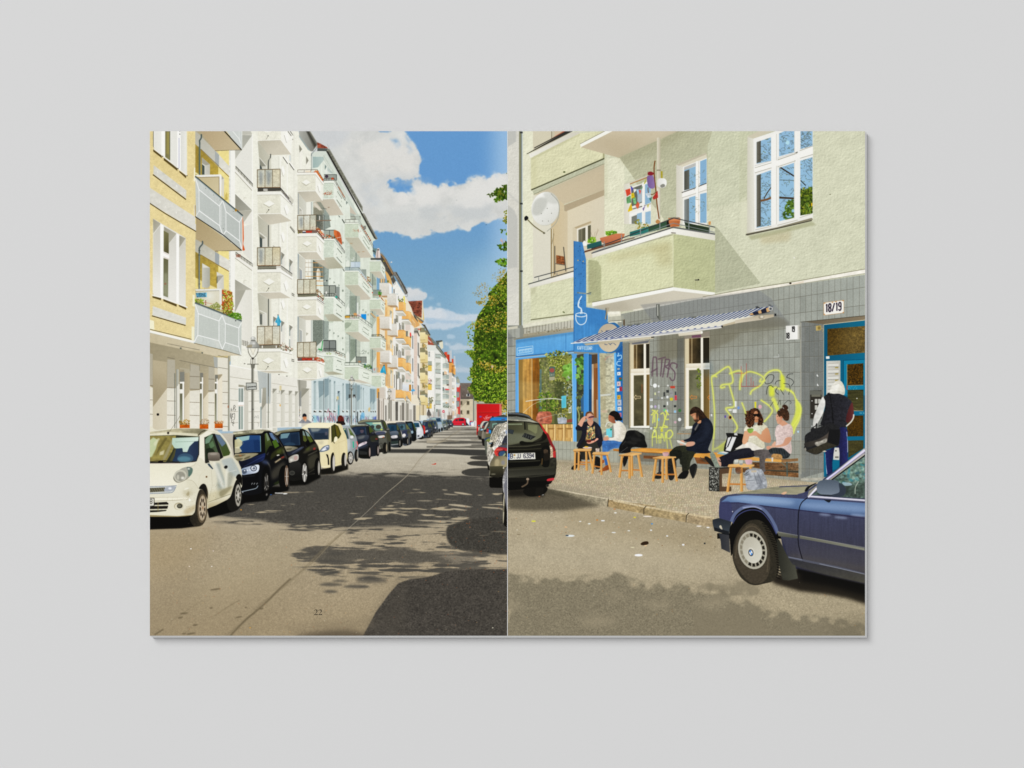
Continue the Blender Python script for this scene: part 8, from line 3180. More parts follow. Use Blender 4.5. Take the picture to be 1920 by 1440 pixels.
# small setts: rows of stones with dark joints
CL('1030 862 1160 872 1340 885 1520 904 1540 950 1345 975 1200 948 1120 930 1030 913')
yy=864.0
while yy<985:
 h=2.0+(yy-860)*.016
 xx=1028+rng.uniform(0,4)
 while xx<1530:
  w=3.6+rng.uniform(-.5,.9)+(yy-860)*.014
  y2=yy+(xx-1030)*.045+math.sin(xx*.06)*.6
  v=rng.uniform(-.09,.07)
  c=hx('c3b69c')*(1+v)+rng.uniform(-.012,.012,3)
  P(c,[xx+.35,y2+.3,xx+w-.3,y2+.2+rng.uniform(-.2,.2),xx+w-.25,y2+h-.35,xx+.25,y2+h-.3])
  L('6a6250',[xx,y2,xx,y2+h],.55,a=.45)
  xx+=w
 L('6a6250',[1028,yy-.1,1190,yy+7.1,1352,yy+14.3],.6,a=.32)
 yy+=h
page('R')
P('8f8672','1036 860 1180 868 1340 884 1510 898 1510 906 1340 894 1180 880 1036 872',a=.5,f=3)
# shade of the parked car over the pavement
P('8d8878','1030 905 1110 918 1145 932 1130 936 1070 926 1030 918',a=.4,f=3)
# kerb stones
T(950,860,KR)
P('c9bea6','420 285 700 340 1000 395 1269 428 1300 432 1300 455 1000 405 700 352 400 300',n=((.03,0),(.03,1)))
P('8d8672','400 298 700 350 1000 404 1005 478 700 420 370 345',g=('a39a84',400,0,1000,0),n=((.05,1),(.04,2)))
P('77725f','380 300 615 335 615 400 375 350',a=.55,f=4)
P('a5906c','1005 405 1269 440 1480 470 1480 560 1269 530 1005 480',g=('b09c78',1005,0,1480,0),n=((.05,1),(.05,2)))
L('2d281e','1010 398 1000 478',6)
L('6d6654','612 330 614 402',4,a=.7)
T(1150,840,KR)
P('c9b999','0 505 300 570 740 645 1000 685 1000 720 740 665 310 592 0 530',n=((.03,0),(.03,1)))
P('a08c68','0 530 308 590 308 655 0 590',g=('ab9873',0,0,308,0),n=((.05,1),(.05,2)))
P('a08f6c','315 592 735 662 722 738 306 660',g=('ac9a78',315,0,735,0),n=((.05,1),(.05,2)))
P('a8977a','742 664 1000 705 1000 790 726 742',n=((.05,1),(.05,2)))
L('2d281e','328 575 305 600 303 658',6)
L('2d281e','752 645 726 670 722 738',6)
P('9a8a5a','430 480 640 470 640 600 560 600 440 560',f=30,a=.12)
for _ in range(26):
 E('7d8048',rng.uniform(380,960),rng.uniform(470,650),rng.uniform(3,8),rng.uniform(2,4),a=.4)
 # roadway
T(0,0,1)
RO='952 925 1020 925 1060 932 1140 950 1200 964 1290 980 1345 990 1345 1010 1625 1010 1625 1195 952 1195'
P('aea38c',RO,g=('a69b83',0,950,0,1192),n=((.025,0),(.022,1),(.012,3)))
P('9a8c70','1060 950 1345 990 1345 1040 1200 1010 1060 985',a=.45,f=10)
P('b5a98f','952 962 1100 970 1250 1010 1345 1050 1345 1075 1150 1035 952 1000',a=.4,f=10)
P('bdb39c','952 1010 1200 1030 1380 1065 1380 1085 1100 1070 952 1065',a=.35,f=14)
# dark under the car at the left
P('4f4a3e','952 918 1030 915 1128 948 1060 957 1000 958 952 955',a=.75,f=3,n=(.03,0))
P('26231d','952 915 1015 915 1022 930 952 932',f=3)
# tree shade near the bottom
puff('827b69','952 1079 975 1086 1015 1090 1080 1091 1110 1084 1150 1080 1180 1090 1200 1096 1280 1100 1350 1110 1440 1150 1622 1175 1622 1210 952 1210',f=7,amp=.5,wd=.5,idx=3,a=.85,n=((.03,0),(.03,1)))
puff('877f6c','1300 1098 1360 1092 1420 1096 1440 1108 1380 1116 1300 1110',f=5,amp=.5,wd=.5,idx=3,a=.7)
puff('877f6c','1300 1130 1400 1140 1450 1170 1622 1180 1622 1210 1300 1210',f=12,amp=.5,wd=.5,idx=3,a=.75)
for p in('952 1128 975 1128 975 1140 952 1142','1100 1160 1150 1158 1145 1170 1090 1172','1200 1130 1260 1128 1240 1140','1300 1130 1360 1122 1350 1140','1130 1112 1170 1112 1160 1122'):
 C('a89d86',p,a=.5,f=6)
C('77705e','1560 1165 1622 1160 1622 1195 1570 1195',f=8,a=.4)
# shadow of the blue car
P('2f2a22','1440 1085 1500 1065 1625 1090 1625 1133 1590 1122 1550 1114 1500 1108 1455 1095',f=3)
P('14120f','1500 1070 1560 1075 1625 1092 1625 1118 1560 1100 1500 1090',f=4)
specks('952 950 1345 1000 1345 1040 952 1010',90,['d8cbb0','c88a5a','e8e4dc','8a5a3a','6a5a44'],.5,1.3,a=.85)
specks('952 1000 1622 1040 1622 1190 952 1190',90,['d0c4a8','c88a4a','e0dcd0','7a6a54'],.4,1.0,a=.75)
T(950,860,KR)
for x,y,c,w,h in((268,620,'d8d84a',22,7),(955,615,'e8ecf0',20,6),(630,765,'dfe4e4',44,10),(600,762,'3a4a5a',16,6),(898,608,'c8803c',10,6),(588,678,'d8b088',14,6),(1062,732,'dcdcd8',22,6),(1080,537,'f0f0ec',14,5),(820,645,'e8ece4',14,6),(730,622,'e4e4e0',12,5),(1070,500,'c88a5a',12,5),(355,356,'dfe4e6',12,7),(325,375,'b0603a',8,5)):
 E(c,x,y,w,h)
T(950,1000,3.175)
E('f4f4f6',786,130,24,7)
C('3a2a1a','798 62 815 50 840 48 845 62 825 70 805 70')
E('e8c8a0',828,73,9,3)
E('e6e8ea',1052,68,8,5)
E('2f3338',1180,60,5)
E('d8d0b0',750,84,11,3)
T(1150,840,KR)
for x,y,c,w in((213,688,'d8cc4a',14),(384,752,'4a90d0',10),(340,678,'e8dcd0',44),(375,815,'e8ecee',11),(535,872,'e8ecee',11),(850,775,'e8e0d8',26),(940,788,'f0ece8',16),(155,820,'dcdcd4',14)):
 E(c,x,y,w,6)
 # =========================== bench, stools, people
T(1150,680,KR)
P('6d4a2a','280 880 1900 960 1900 1040 280 960',n=((.08,5),(.04,1)),a=.0)
P('6a6458','170 890 600 900 600 990 280 980',a=.6)
P('7a5232','300 920 600 930 600 960 300 950',n=(.1,5))
P('7a5232','800 930 1000 940 1000 1010 830 1000',n=(.1,5))
P('cf9040','172 858 290 846 590 858 600 880 560 900 290 888 175 876',g=('e0a85c',0,850,0,895),n=(.03,5))
L('8a5a24','285 888 560 902',5)
P('d09444','800 912 1000 890 1269 900 1269 930 1000 935 810 930',g=('dca050',0,895,0,930),n=(.03,5))
P('b87c3a','0 855 55 858 55 880 0 872')
T(1310,750,6.345)
P('d3984a','-60 640 140 628 700 685 1000 710 1185 695 1185 722 1000 742 730 725 -60 680',g=('e0aa5e',0,640,0,740),n=(.03,5))
P('8a6a48','985 705 1185 695 1185 725 990 745',n=(.1,5))
P('6a4c30','640 740 1190 750 1190 840 800 830 640 800',n=((.1,5),(.06,1)),g=('7a6248',700,0,1190,0))
P('77583a','440 800 1190 870 1190 922 800 890 440 850',n=((.1,5),(.06,1)))
P('4a4438','800 830 1190 842 1190 868 800 842')
L('55605a','1052 735 1055 905',16)
L('6a746c','985 740 1050 800',9)
L('4a5450','20 680 90 740',7)
for x,y in((1110,760),(985,800),(680,770)):
 E('3a2c1e',x,y,8)
def stool(seat,legs,rungs,k=1.0):
 """wooden stool: seat outline, leg lines, rung lines"""
 for p in rungs:
  L('c8884a',p,13*k)
  L('8a5a28',p,3*k,a=.5)
 for p in legs:
  q=pts_(p)
  L('d09a58',p,21*k)
  L('e8bc80',[q[0,0]-5*k,q[0,1],q[1,0]-5*k,q[1,1]],5*k,a=.8)
  L('9a6a30',[q[0,0]+8*k,q[0,1],q[1,0]+8*k,q[1,1]],4*k,a=.6)
 P('dcae72',seat,n=(.03,5))
 q=pts_(seat)
 lo=q[q[:,1].argsort()[-2:]]
 L('9a6a34',np.concatenate([lo[lo[:,0].argsort()]]),7*k,a=.8)
 # --- woman with drink (left)
T(1070,740,7.93)
C('23221f','100 830 150 720 250 680 400 690 440 760 440 860 330 900 320 960 160 960 140 860',g=('3a3832',120,700,300,760))
C('24242e','75 490 110 450 170 420 250 395 330 390 400 430 450 500 470 600 480 700 440 790 400 740 380 700 200 700 170 740 100 780 95 740 150 640 170 540 130 535 90 530',n=(.05,1))
C('3a3a48','380 450 440 520 440 640 400 560',f=12,a=.6)
P('b59a6a','250 460 330 490 360 440 365 640 220 690 240 560',n=((.25,2),(.15,1)))
for _ in range(40):
 E(['2f5a5a','8a3a3a','3a4a7a','c8b060','1f3030','6a8a6a'][_%6],rng.uniform(245,355),rng.uniform(480,660),9,14,a=.7)
C('d9a58c','110 440 150 370 190 330 230 320 250 345 200 400 165 475 120 450')
C('cf9a80','250 390 330 385 335 420 300 470 265 440')
C('d6a48c','232 310 250 275 300 270 330 300 340 350 320 390 280 395 245 370',g=('c08a74',240,0,340,0))
C('6d4c34','220 310 235 265 280 248 325 265 345 310 330 300 290 275 250 290 240 350 225 370',n=(.1,1))
C('5a3548','255 340 300 322 345 318 348 336 300 345 262 350')
C('c99888','215 320 260 318 270 340 230 350')
C('e6a890','350 680 390 645 415 660 380 690 320 720 270 730 240 710 300 690')
C('6a3230','238 672 300 668 305 700 280 712 245 705')
P('c8a05a','245 660 300 655 300 668 245 672',a=.9)
L('9a3a3a','352 675 362 695',6)
C('1f1e1d','100 770 160 720 230 700 260 770 250 800 120 800',a=.4)
# --- woman in white jumper
C('3f6ca6','470 720 480 690 560 680 760 690 770 740 720 790 640 800 560 850 540 960 490 960 475 830',g=('5684bc',500,680,600,850),n=(.04,1))
C('33588c','560 740 640 720 740 730 640 780 560 820',f=14,a=.5)
L('7aa0cc','500 720 640 700',10,a=.5,f=5)
C('e6e0d2','640 430 700 390 760 410 810 470 840 560 850 620 790 690 740 700 640 680 570 680 560 640 640 635 650 560',g=('cfc8b6',650,0,850,0),n=(.03,1))
C('f0ebe0','660 440 720 410 740 500 700 640 660 640 650 540',f=16,a=.6)
C('b5785a','570 300 600 290 650 330 660 380 670 420 640 425 600 410 575 390 562 360',g=('8a5640',570,0,670,0))
C('1d1916','572 295 600 255 650 240 710 265 745 330 760 370 740 388 720 380 690 390 660 370 640 330 600 310',n=(.15,1))
E('1a1614',745,365,24,22)
C('d09a80','490 650 510 630 560 635 570 665 530 685 500 680')
P('e8e2d4','505 608 560 605 562 632 508 635')
P('c8a880','508 618 562 615 562 632 510 635')
# black jacket on the bench
C('1b1b1a','840 545 950 530 1030 560 1100 610 1110 680 1140 770 1100 790 950 780 900 800 880 860 740 870 720 860 730 760 800 650',n=(.12,2))
C('35352f','950 540 1010 545 1040 600 1080 620 1000 610',f=8,a=.8)
C('3a3a36','790 700 900 690 1000 720 920 740',f=10,a=.6)
L('8a8a84','740 860 850 780',5,a=.8)
L('77776f','770 750 820 690',4,a=.7)
C('2d2d2b','880 640 980 640 1060 680 960 700',f=10,a=.9)
C('1f1f1e','800 900 860 900 850 960 800 960')
T(1150,840,KR)
C('1c1c1b','95 100 140 90 135 140 110 185 98 160')
# feet of the two women
T(950,860,KR)
C('a05a34','890 40 930 25 965 10 965 40 930 55 895 55')
C('a8602f','915 125 960 90 1000 62 1018 85 1010 110 960 125 930 132',g=('8a4a24',920,0,1010,0))
P('3f6ca6','968 0 1005 0 1005 60 980 68')
C('1d1c1a','640 100 660 70 700 60 695 95 660 110')
C('1d1c1a','690 -60 730 -40 740 30 690 70 680 20')
C('201f1d','880 -20 930 0 930 90 890 100 875 60',n=(.1,1))
L('8a8aa8','775 10 765 90',6)
ring('2f2f2d',880,80,12,26,5)
# --- man reading
T(1240,750,7.93)
C('2c2e22','125 800 150 750 230 690 350 680 420 700 520 780 480 810 400 860 420 960 290 960 270 880 200 860 190 960 150 960',g=('3a3c2c',150,0,450,0),n=(.06,1))
C('3f4130','290 800 360 760 450 770 400 850 320 850',f=16,a=.6)
C('1e2330','330 600 420 560 450 480 470 380 530 320 660 260 740 320 775 430 760 560 730 640 700 740 740 780 640 795 500 780 380 745 380 690 420 690 500 660 490 620 400 625',n=(.05,1))
C('2d3442','640 330 720 350 740 450 680 560 560 620 540 580 630 520',f=16,a=.65)
C('10131c','470 500 560 400 580 340 600 340 560 440 480 520',f=5,a=.9)
P('6d6a66','495 430 545 350 560 360 520 440 500 460')
C('c9946e','540 330 590 290 590 340 550 350')
C('c08a6a','435 215 500 195 545 200 570 240 560 300 520 330 490 310 480 270 450 240',g=('a87456',440,0,560,0))
C('3a2a1e','480 295 510 290 550 290 560 310 530 335 500 320',a=.85)
C('33241a','422 200 440 140 490 102 550 110 610 160 650 220 680 260 650 270 620 280 590 300 560 290 545 210 500 190 440 215',n=(.14,1))
C('2a1d15','520 200 545 210 540 270 530 290',a=.9)
L('5a4434','480 120 560 150 640 240',8,a=.5,f=4)
C('d0a088','360 660 400 625 480 620 500 650 470 680 400 692 370 685')
C('cf9c84','285 610 310 598 340 610 345 660 300 672 275 660')
P('e3e1d8','230 600 250 598 380 650 355 668 245 635')
L('a8a698','235 620 355 660',5)
T(1150,840,KR)
C('262820','660 60 760 30 810 50 770 130 760 180 740 230 690 240 680 180',g=('343628',660,0,780,0),n=(.06,1))
C('20221b','560 40 660 20 680 80 640 110 600 130',n=(.06,1))
C('1a1a18','640 290 680 240 730 225 750 240 720 300 660 305')
C('232322','755 200 800 155 830 170 825 230 800 295 780 290')
L('55554f','825 180 800 290',5,a=.7)
C('2a2a28','545 120 610 110 625 180 600 305 550 300',n=(.08,1))
C('1d1d1b','410 300 440 245 480 240 475 300',a=.95)
L('3f3f44','465 120 458 260',22)
# plate, glass, cup on stools
T(1070,740,7.93)
stool('35 830 60 803 318 800 310 830 290 842 45 842',['70 842 62 1120','122 842 118 1120','232 842 240 1125','275 842 330 1100'],['70 1030 240 1040','110 1000 320 1010'],1.5)
E('e6d8d4',250,788,70,12)
E('c9a8a4',250,796,62,8,a=.6)
C('dcb450','205 775 225 765 260 770 260 785 210 785')
stool('320 880 340 852 580 850 582 872 545 900 330 890',['355 880 325 1170','456 895 460 1190','540 890 600 1150'],['345 1060 455 1080'],1.5)
P('c9b9ac','372 800 430 795 430 850 375 855',n=(.12,1))
# small stool near the bench
T(1150,840,KR)
stool('52 70 175 42 280 48 282 62 175 80 60 76',['88 78 62 290','160 80 162 300','184 78 186 275','248 70 285 285'],['80 222 165 225','180 215 270 220'],1.15)
stool('388 95 480 78 622 85 625 98 480 110 395 106',['425 108 395 328','490 110 490 342','525 105 530 310','592 100 630 328'],['410 262 490 270','500 262 610 262'],1.15)
C('d3aeb0','492 45 548 42 545 75 520 82 498 78',g=('bf989c',492,0,548,0))
E('a8827a',520,46,26,5,a=.7)
# --- pair on the right
T(1310,750,6.345)
# rucksack leaning on the wall
C('1f1f1e','330 410 345 392 520 405 530 440 520 520 470 570 370 630 305 615 310 540 340 450',n=(.08,1))
P('d8d8d6','350 450 410 430 360 560 325 565')
P('e0e0de','400 440 450 440 380 610 320 600')
L('1a1a1a','400 430 345 560',12)
P('cfcfcb','425 395 460 395 465 422 425 418')
P('8fb0bc','215 640 260 615 360 625 330 655',n=(.05,1))
P('d8d6d0','250 620 300 612 355 622 330 638')
# woman with curls
C('22222c','240 690 340 640 470 590 600 565 680 590 700 640 640 680 500 700 420 720 400 780 270 790 250 740',n=(.05,1))
C('34343e','340 650 560 590 640 600 500 650',f=14,a=.6)
C('e8e2d6','440 580 560 510 640 500 740 540 770 580 700 600 640 600 600 570 480 580',n=(.03,2))
C('dcd8c2','540 360 580 300 650 310 740 265 800 300 820 330 760 370 770 450 790 560 740 570 640 510 590 500 600 420',g=('cdc8b0',560,0,780,0),n=(.03,1))
C('eae6d6','580 320 660 330 720 300 700 400 620 420',f=20,a=.5)
C('d3a07e','760 370 820 330 850 400 862 480 840 510 760 490 690 430 650 400 640 380 680 370 740 410',g=('c08a68',700,400,860,500))
C('d8a684','520 500 530 440 550 370 580 375 590 410 600 440 580 500 540 528')
C('d6a284','575 345 600 360 640 370 690 385 700 420 640 425 600 430 580 400')
C('7fa04c','585 345 650 340 648 375 620 395 592 385',g=('96b85e',585,0,648,0))
E('5d7a34',618,345,32,5,a=.7)
C('c8926e','660 150 690 130 720 150 725 200 710 250 680 270 660 230',g=('b07a58',660,0,725,0))
C('4a2e1e','560 230 575 160 620 115 670 95 720 120 745 170 770 230 765 270 720 300 700 290 715 230 720 170 690 130 660 150 655 220 665 270 640 310 600 325 575 290',n=((.25,1),(.15,2)))
leaves('560 150 640 110 660 150 650 310 590 320 560 240',120,['3a2416','5d3a24','6d4a30','2d1b10'],7,15)
leaves('700 110 760 200 765 280 720 300 715 190',70,['3a2416','5d3a24','6d4a30','2d1b10'],7,14)
C('17120f','655 170 690 165 728 170 725 195 700 200 690 190 665 200')
L('8a4a3a','680 230 705 228',5)
# her shoes
C('8a9486','135 640 160 622 190 640 225 720 255 780 235 805 200 795 150 700',n=(.05,1))
C('262624','70 680 100 672 150 710 190 790 150 780 90 720')
C('c9a08a','215 690 250 690 270 750 265 790 240 760')
L('1d1d1d','240 720 268 735',8)
# woman with bun
C('55504e','660 610 720 590 800 590 880 620 870 680 800 700 790 790 795 850 740 850 725 760 720 680 670 670',g=('6a6462',680,0,800,0),n=(.04,1))
C('33393c','835 590 900 570 1000 575 1060 610 1090 650 1060 690 1000 695 900 640 860 640',n=(.1,2))
for i in range(8):
 L('6a7274',[850+i*30,580,880+i*28,680],4,a=.55)
 L('22282c',[845,590+i*12,1080,610+i*12],4,a=.4)
C('dcc8c2','910 400 930 310 980 290 1060 280 1110 310 1125 400 1100 460 1110 600 1090 640 1040 600 1000 570 920 560 925 470',g=('cbb6b0',920,0,1120,0),n=(.03,1))
C('d6a890','1040 450 1110 450 1060 530 960 560 880 565 830 590 810 575 840 550 920 540 1000 520',g=('c8967c',900,540,1060,560))
C('d09a82','805 560 840 545 860 570 830 590')
C('d8a88e','870 540 910 490 920 520 900 545')
C('cf9c80','960 280 1000 240 1050 270 1060 285 1000 310 985 300')
C('d6a68a','920 200 940 160 990 170 1000 220 980 270 945 285 930 250',g=('c08c70',930,0,1000,0))
C('4a3424','935 150 960 110 1010 95 1060 120 1080 180 1070 240 1030 245 1000 210 985 190 960 200',n=(.12,1))
C('432c1e','1000 95 1000 65 1030 55 1060 75 1065 105 1030 118',n=(.12,1))
L('9ab0c8','950 125 970 115',7)
L('d8d8dc','1005 88 1015 105',6)
C('b08a5a','870 660 900 640 980 650 998 690 970 708 880 700',n=(.06,1))
P('d8d4cc','868 690 890 680 885 735 870 730')
# crate with pattern
P('2f2f2b','125 800 250 805 250 1090 122 1080')
for _ in range(240):
 E('b9b9b0',rng.uniform(132,242),rng.uniform(812,1075),rng.uniform(3,7),rng.uniform(2,6),a=.8)
P('5d4a38','250 810 365 795 365 870 280 880 280 1030 390 1030 390 1085 250 1090')
P('3a342c','250 805 370 795 370 812 250 820')
# table stool with glasses
stool('345 790 360 765 520 755 665 770 660 790 515 805 360 800',['385 795 345 1092','508 800 512 1085','615 785 632 880'],['375 1000 580 1005'],1.5)
P('e3e3da','425 710 475 705 472 762 430 765',a=.75)
P('c9ccc4','480 718 530 716 525 772 485 772',a=.8)
P('8d8f88','430 745 472 742 472 762 432 764',a=.6)
P('77797a','485 755 527 752 525 772 487 772',a=.6)
C('d8b4b8','557 712 635 710 630 755 600 768 570 762',g=('c8a0a6',557,0,635,0))
# grey rucksack on the ground
C('9da1a6','545 900 560 845 600 822 690 818 755 830 785 890 812 960 812 1040 770 1066 620 1072 575 1050 560 980',n=((.06,2),(.04,1)))
C('b9bcc0','590 960 690 950 690 1050 600 1060',a=.6,f=5)
C('7d8188','690 900 740 890 770 1040 720 1050',a=.5,f=8)
C('c3c6ca','600 840 690 835 730 880 640 900',f=12,a=.7)
P('c8b08a','625 838 690 836 690 860 630 862',a=.6)
for p in('660 870 700 1000','700 860 760 1000','570 960 700 950','560 900 600 880'):
 L('6a6e74',p,6,a=.8)
L('4a4d52','545 890 600 850',7,a=.8)
C('6a4a38','440 810 500 800 510 870 450 870',a=.7,n=(.08,1))
L('3a2a20','934 196 946 196',6,a=.8)
L('a8604c','928 246 942 248',5,a=.8)
E('c8806c',948,230,12,10,a=.4,f=5)
E('b5785c',985,205,9,13,a=.9)
T(1070,740,7.93)
L('5a3426','578 335 592 333',7,a=.9)
L('7a3a30','568 388 584 390',7,a=.9)
E('9a6248',640,350,12,18,a=.9)
L('a05048','280 362 308 360',8,a=.9)
E('e8bca4',292,300,20,14,a=.6,f=6)
C('b98a70','262 375 300 392 328 375 320 400 270 402',f=6,a=.6)
T(1240,750,7.93)
L('4a3226','452 240 480 232',6,a=.8)
C('e0b494','470 235 500 225 505 270 480 270',f=8,a=.6)
L('8a5a44','490 300 505 298',5,a=.8)
T(1310,750,6.345)
E('d8a688',690,215,14,12,a=.6,f=6)
# --- person in hooded top at the door
T(1480,680,7.93)
C('c9c8c2','355 900 370 800 400 720 450 600 500 510 540 560 530 660 490 780 440 870 410 930 380 980 360 960',g=('e3e2dc',380,0,520,0),n=(.03,2))
C('27272a','515 510 580 465 680 455 780 470 880 530 935 590 920 640 870 720 850 850 850 960 700 980 480 930 490 840 530 680 535 570',n=(.07,1),g=('33333a',520,0,900,0))
C('562a2a','935 590 955 680 960 770 920 860 850 890 850 800 880 700',g=('6a3838',870,0,950,0))
Q('d8d6cc','960 770 955 820 920 880 850 945',20)
C('e6e3d8','605 440 620 370 660 310 720 265 770 275 810 330 830 410 815 480 740 460 660 462',g=('d3d0c2',620,0,830,0),n=(.03,2))
C('f4f2ea','650 380 700 320 750 330 720 400 660 420',f=14,a=.7)
Q('b5b2a4','680 330 740 310 790 350',6,a=.7)
Q('c3c0b2','640 430 720 420 800 440',6,a=.7)
C('1c1c1e','565 460 590 450 610 462 600 475 570 475')
Q('1a1a1c','600 470 620 600 640 740 655 900',22)
Q('44464a','594 470 612 600 634 740',5,a=.8)
for p in('520 880 640 870 830 900','540 600 700 620','700 760 840 740','560 780 640 790'):
 Q('3c3c42',p,10,a=.7,f=6)
T(1480,780,7.93)
C('25264e','750 180 855 190 870 300 875 480 870 620 880 700 760 760 745 620 700 470 740 400',g=('32356a',750,0,870,0),n=(.04,1))
C('2b2f63','530 540 600 500 672 470 665 560 640 700 640 860 570 890 548 760',g=('22264f',540,0,660,0),n=(.04,1))
L('dfe2ee','535 560 545 720 562 860',8)
L('dfe2ee','855 235 868 360 870 540',7)
C('2c2c2d','235 300 300 240 420 180 560 130 640 110 755 200 745 400 720 450 560 500 400 572 250 520 220 490 232 420',n=(.06,1))
C('3a3733','235 400 420 350 560 270 590 230 580 380 430 420 300 460 240 450',g=('5d554d',240,440,560,300),a=.9)
P('1f1f20','595 200 755 200 745 400 710 450 565 395')
C('a09c92','385 395 470 370 555 330 550 390 450 445 400 440',n=(.1,2))
P('3f3b30','245 520 400 460 560 390 720 440 560 500 400 572',n=(.05,1))
C('8d8a80','220 490 245 470 255 510 240 518')
Q('141416','350 170 390 150 410 110 400 190',12)
Q('141416','440 150 470 140 490 155',10)
C('2a2a2c','320 200 350 175 395 190 380 220 330 235')
P('c9c3b2','490 525 530 512 560 525 530 538')
P('d0cec6','675 470 740 470 750 560 745 655 655 650 660 560')
R('55534a',685,508,705,528)
R('77756c',682,600,735,625)
P('10708c','650 660 750 660 750 730 700 790 645 800')
P('12708e','860 305 1110 300 1110 360 870 365')
P('4a4628','875 365 1108 360 1108 480 880 620',n=((.06,5),(.04,0)))
P('12708e','1105 0 1130 0 1130 480 1105 500')
P('12708e','515 540 535 545 555 850 520 900')
P('b0ada0','170 930 470 915 560 905 540 960 170 960',n=(.03,2))

# =========================== right picture: the two cars
T(950,760,7.93)
C('24231c','0 130 40 110 200 110 330 150 390 215 480 260 560 350 640 480 700 600 735 700 735 1000 700 1060 640 1090 0 1100',g=('3a392c',0,200,600,900))
P('a9a898','0 175 150 165 330 200 440 245 490 262 400 255 270 238 0 225',n=((.08,5),(.04,1)))
P('6d6f68','0 160 200 175 330 215 250 222 0 200',a=.8)
Q('55585a','15 122 150 128 260 145 330 170 375 215',22)
Q('a8b0b4','20 114 150 118 270 138 340 165',6,a=.8)
P('4d4d3a','15 260 260 245 480 290 560 400 500 480 380 545 200 560 15 600',g=('6f7058',100,300,450,500))
P('7d8070','15 400 200 420 380 420 460 500 300 540 15 590',a=.6,f=16)
P('8a8d6a','320 290 460 295 455 400 430 425 380 390 320 360',a=.7)
L('1c1c17','270 250 275 360',22)
L('2a2a22','300 250 305 370',10)
L('aab89a','18 282 230 280',18,a=.6)
P('2f3130','230 465 270 410 435 465 360 515',n=(.15,1))
for i in range(4):
 L('8f9490',[262+i*34,430+i*10,250+i*36,470+i*10],6,a=.7)
P('2f3438','15 350 110 370 95 430 15 410')
for i in range(3):
 L('8d989c',[20,362+i*18,100,380+i*18],4,a=.6)
C('17170f','195 545 230 530 300 545 440 540 540 500 400 570 240 590 200 575')
C('16150f','540 400 570 400 600 470 560 520 480 545 520 500',a=.8)
P('1d1c15','15 600 300 600 520 560 620 540 640 660 520 690 15 690')
L('8f8e74','15 615 300 610 510 580',12,a=.6,f=4)
L('6a6a50','15 660 300 655 520 640',10,a=.6,f=4)
P('0f0f0b','15 690 520 680 525 830 480 900 15 930')
# number plate
P('d5d3c8','18 715 425 702 432 798 18 812',g=('e3e1d6',0,705,0,805))
P('3a74c0','16 715 46 714 46 808 16 810')
E('d8d8f0',30,780,6,8,a=.8)
L('3a3a36','18 714 425 701 432 800 18 813',5)
text('26263a','B',58,726,34,62,lw=9,sl=(-.03,0))
E('a8823a',118,740,14,12)
E('b9b09a',118,782,12,12)
text('26263a','JJ',150,724,30,62,lw=9,gap=.35,sl=(-.03,0))
text('26263a','6394',254,721,30,62,lw=9,gap=.36,sl=(-.03,0))
L('6d6c58','15 840 300 835 500 820',12,a=.7,f=5)
C('b52a30','490 268 520 290 560 360 605 410 590 430 560 400 520 330',g=('d83a3a',500,0,600,0))
C('8a2a2c','590 425 625 430 680 560 720 640 730 780 695 800 690 680 640 560')
C('b8a48c','640 600 685 640 692 780 650 790 640 700',n=(.12,1))
L('e0903c','690 700 735 680',8)
C('c03a3c','692 700 728 690 728 780 698 790',a=.9)
C('141410','520 640 640 620 640 860 600 920 520 880')
C('5a4a3a','550 670 580 650 615 670 610 720 560 720',a=.8,n=(.1,1))
C('2a241c','560 720 630 710 640 800 560 820',a=.8)
L('b08a50','530 790 525 880',10,a=.7)
C('33322a','640 800 735 790 735 960 680 960',n=(.15,2))
P('3a392f','15 950 640 920 735 880 730 1000 15 1040',g=('55544a',0,920,0,1040))
L('77776a','15 985 500 975 700 950',8,a=.7,f=4)
T(950,860,KR)
P('1a1914','10 170 470 150 490 40 480 180 440 245 340 290 10 310')
P('33322a','10 120 480 95 485 150 10 185',g=('4a493f',0,100,0,180))
L('6d6c5c','10 185 250 180 470 155',6,a=.8,f=3)
C('c03a44','402 205 430 195 470 192 462 215 405 222')
P('0f0e0b','10 230 400 220 420 262 380 290 10 315')
E('9a8a7a',209,203,15,13)
Q('6a5c4c','210 215 205 245 180 265 150 280',15)
C('15130f','165 315 240 285 390 280 400 320 350 360 250 376 190 360')
for i in range(8):
 L('2f2c26',[300+i*9,290,285+i*10,368],4,a=.7)
E('55524a',405,268,16,12)
E('14120f',405,270,11,8)
# --- blue saloon, front right
T(1320,820,3.966)
BL='120 480 125 455 170 430 300 410 480 375 600 362 790 352 860 340 900 300 1000 230 1197 80 1210 80 1210 1120 1197 1085 900 1020 640 950 560 700 480 560 380 505 290 515 230 570 205 625 118 605'
C('454a62',BL,g=('2f2f40',0,430,0,1050))
P('4a4e68','130 470 300 420 800 420 1210 470 1210 1100 900 1030 640 950 600 800 500 580 380 505 250 540 200 630 118 605',g=('413f48',0,460,0,1000),n=((.02,8),(.012,0)))
P('6f89ad','130 480 180 440 300 430 700 455 1210 490 1210 590 900 560 480 512 260 485 130 488',g=('4f6283',0,430,0,590))
C('a9bdd8','200 450 400 440 650 470 640 500 400 490 250 470',f=14,a=.6)
C('9ab0d0','730 490 900 490 1200 510 1200 560 900 540 740 520',f=14,a=.55)
L('2f2c48','130 487 260 487 480 515 700 540 900 565 1200 602',7,a=.85)
for x,y,w in((900,575,45),(1020,597,50),(1150,580,60)):
 E('b5c3dc',x,y,w,9,rot=5,a=.5,f=6)
C('5d5c62','750 800 1200 870 1200 990 900 940 700 880',f=40,a=.45)
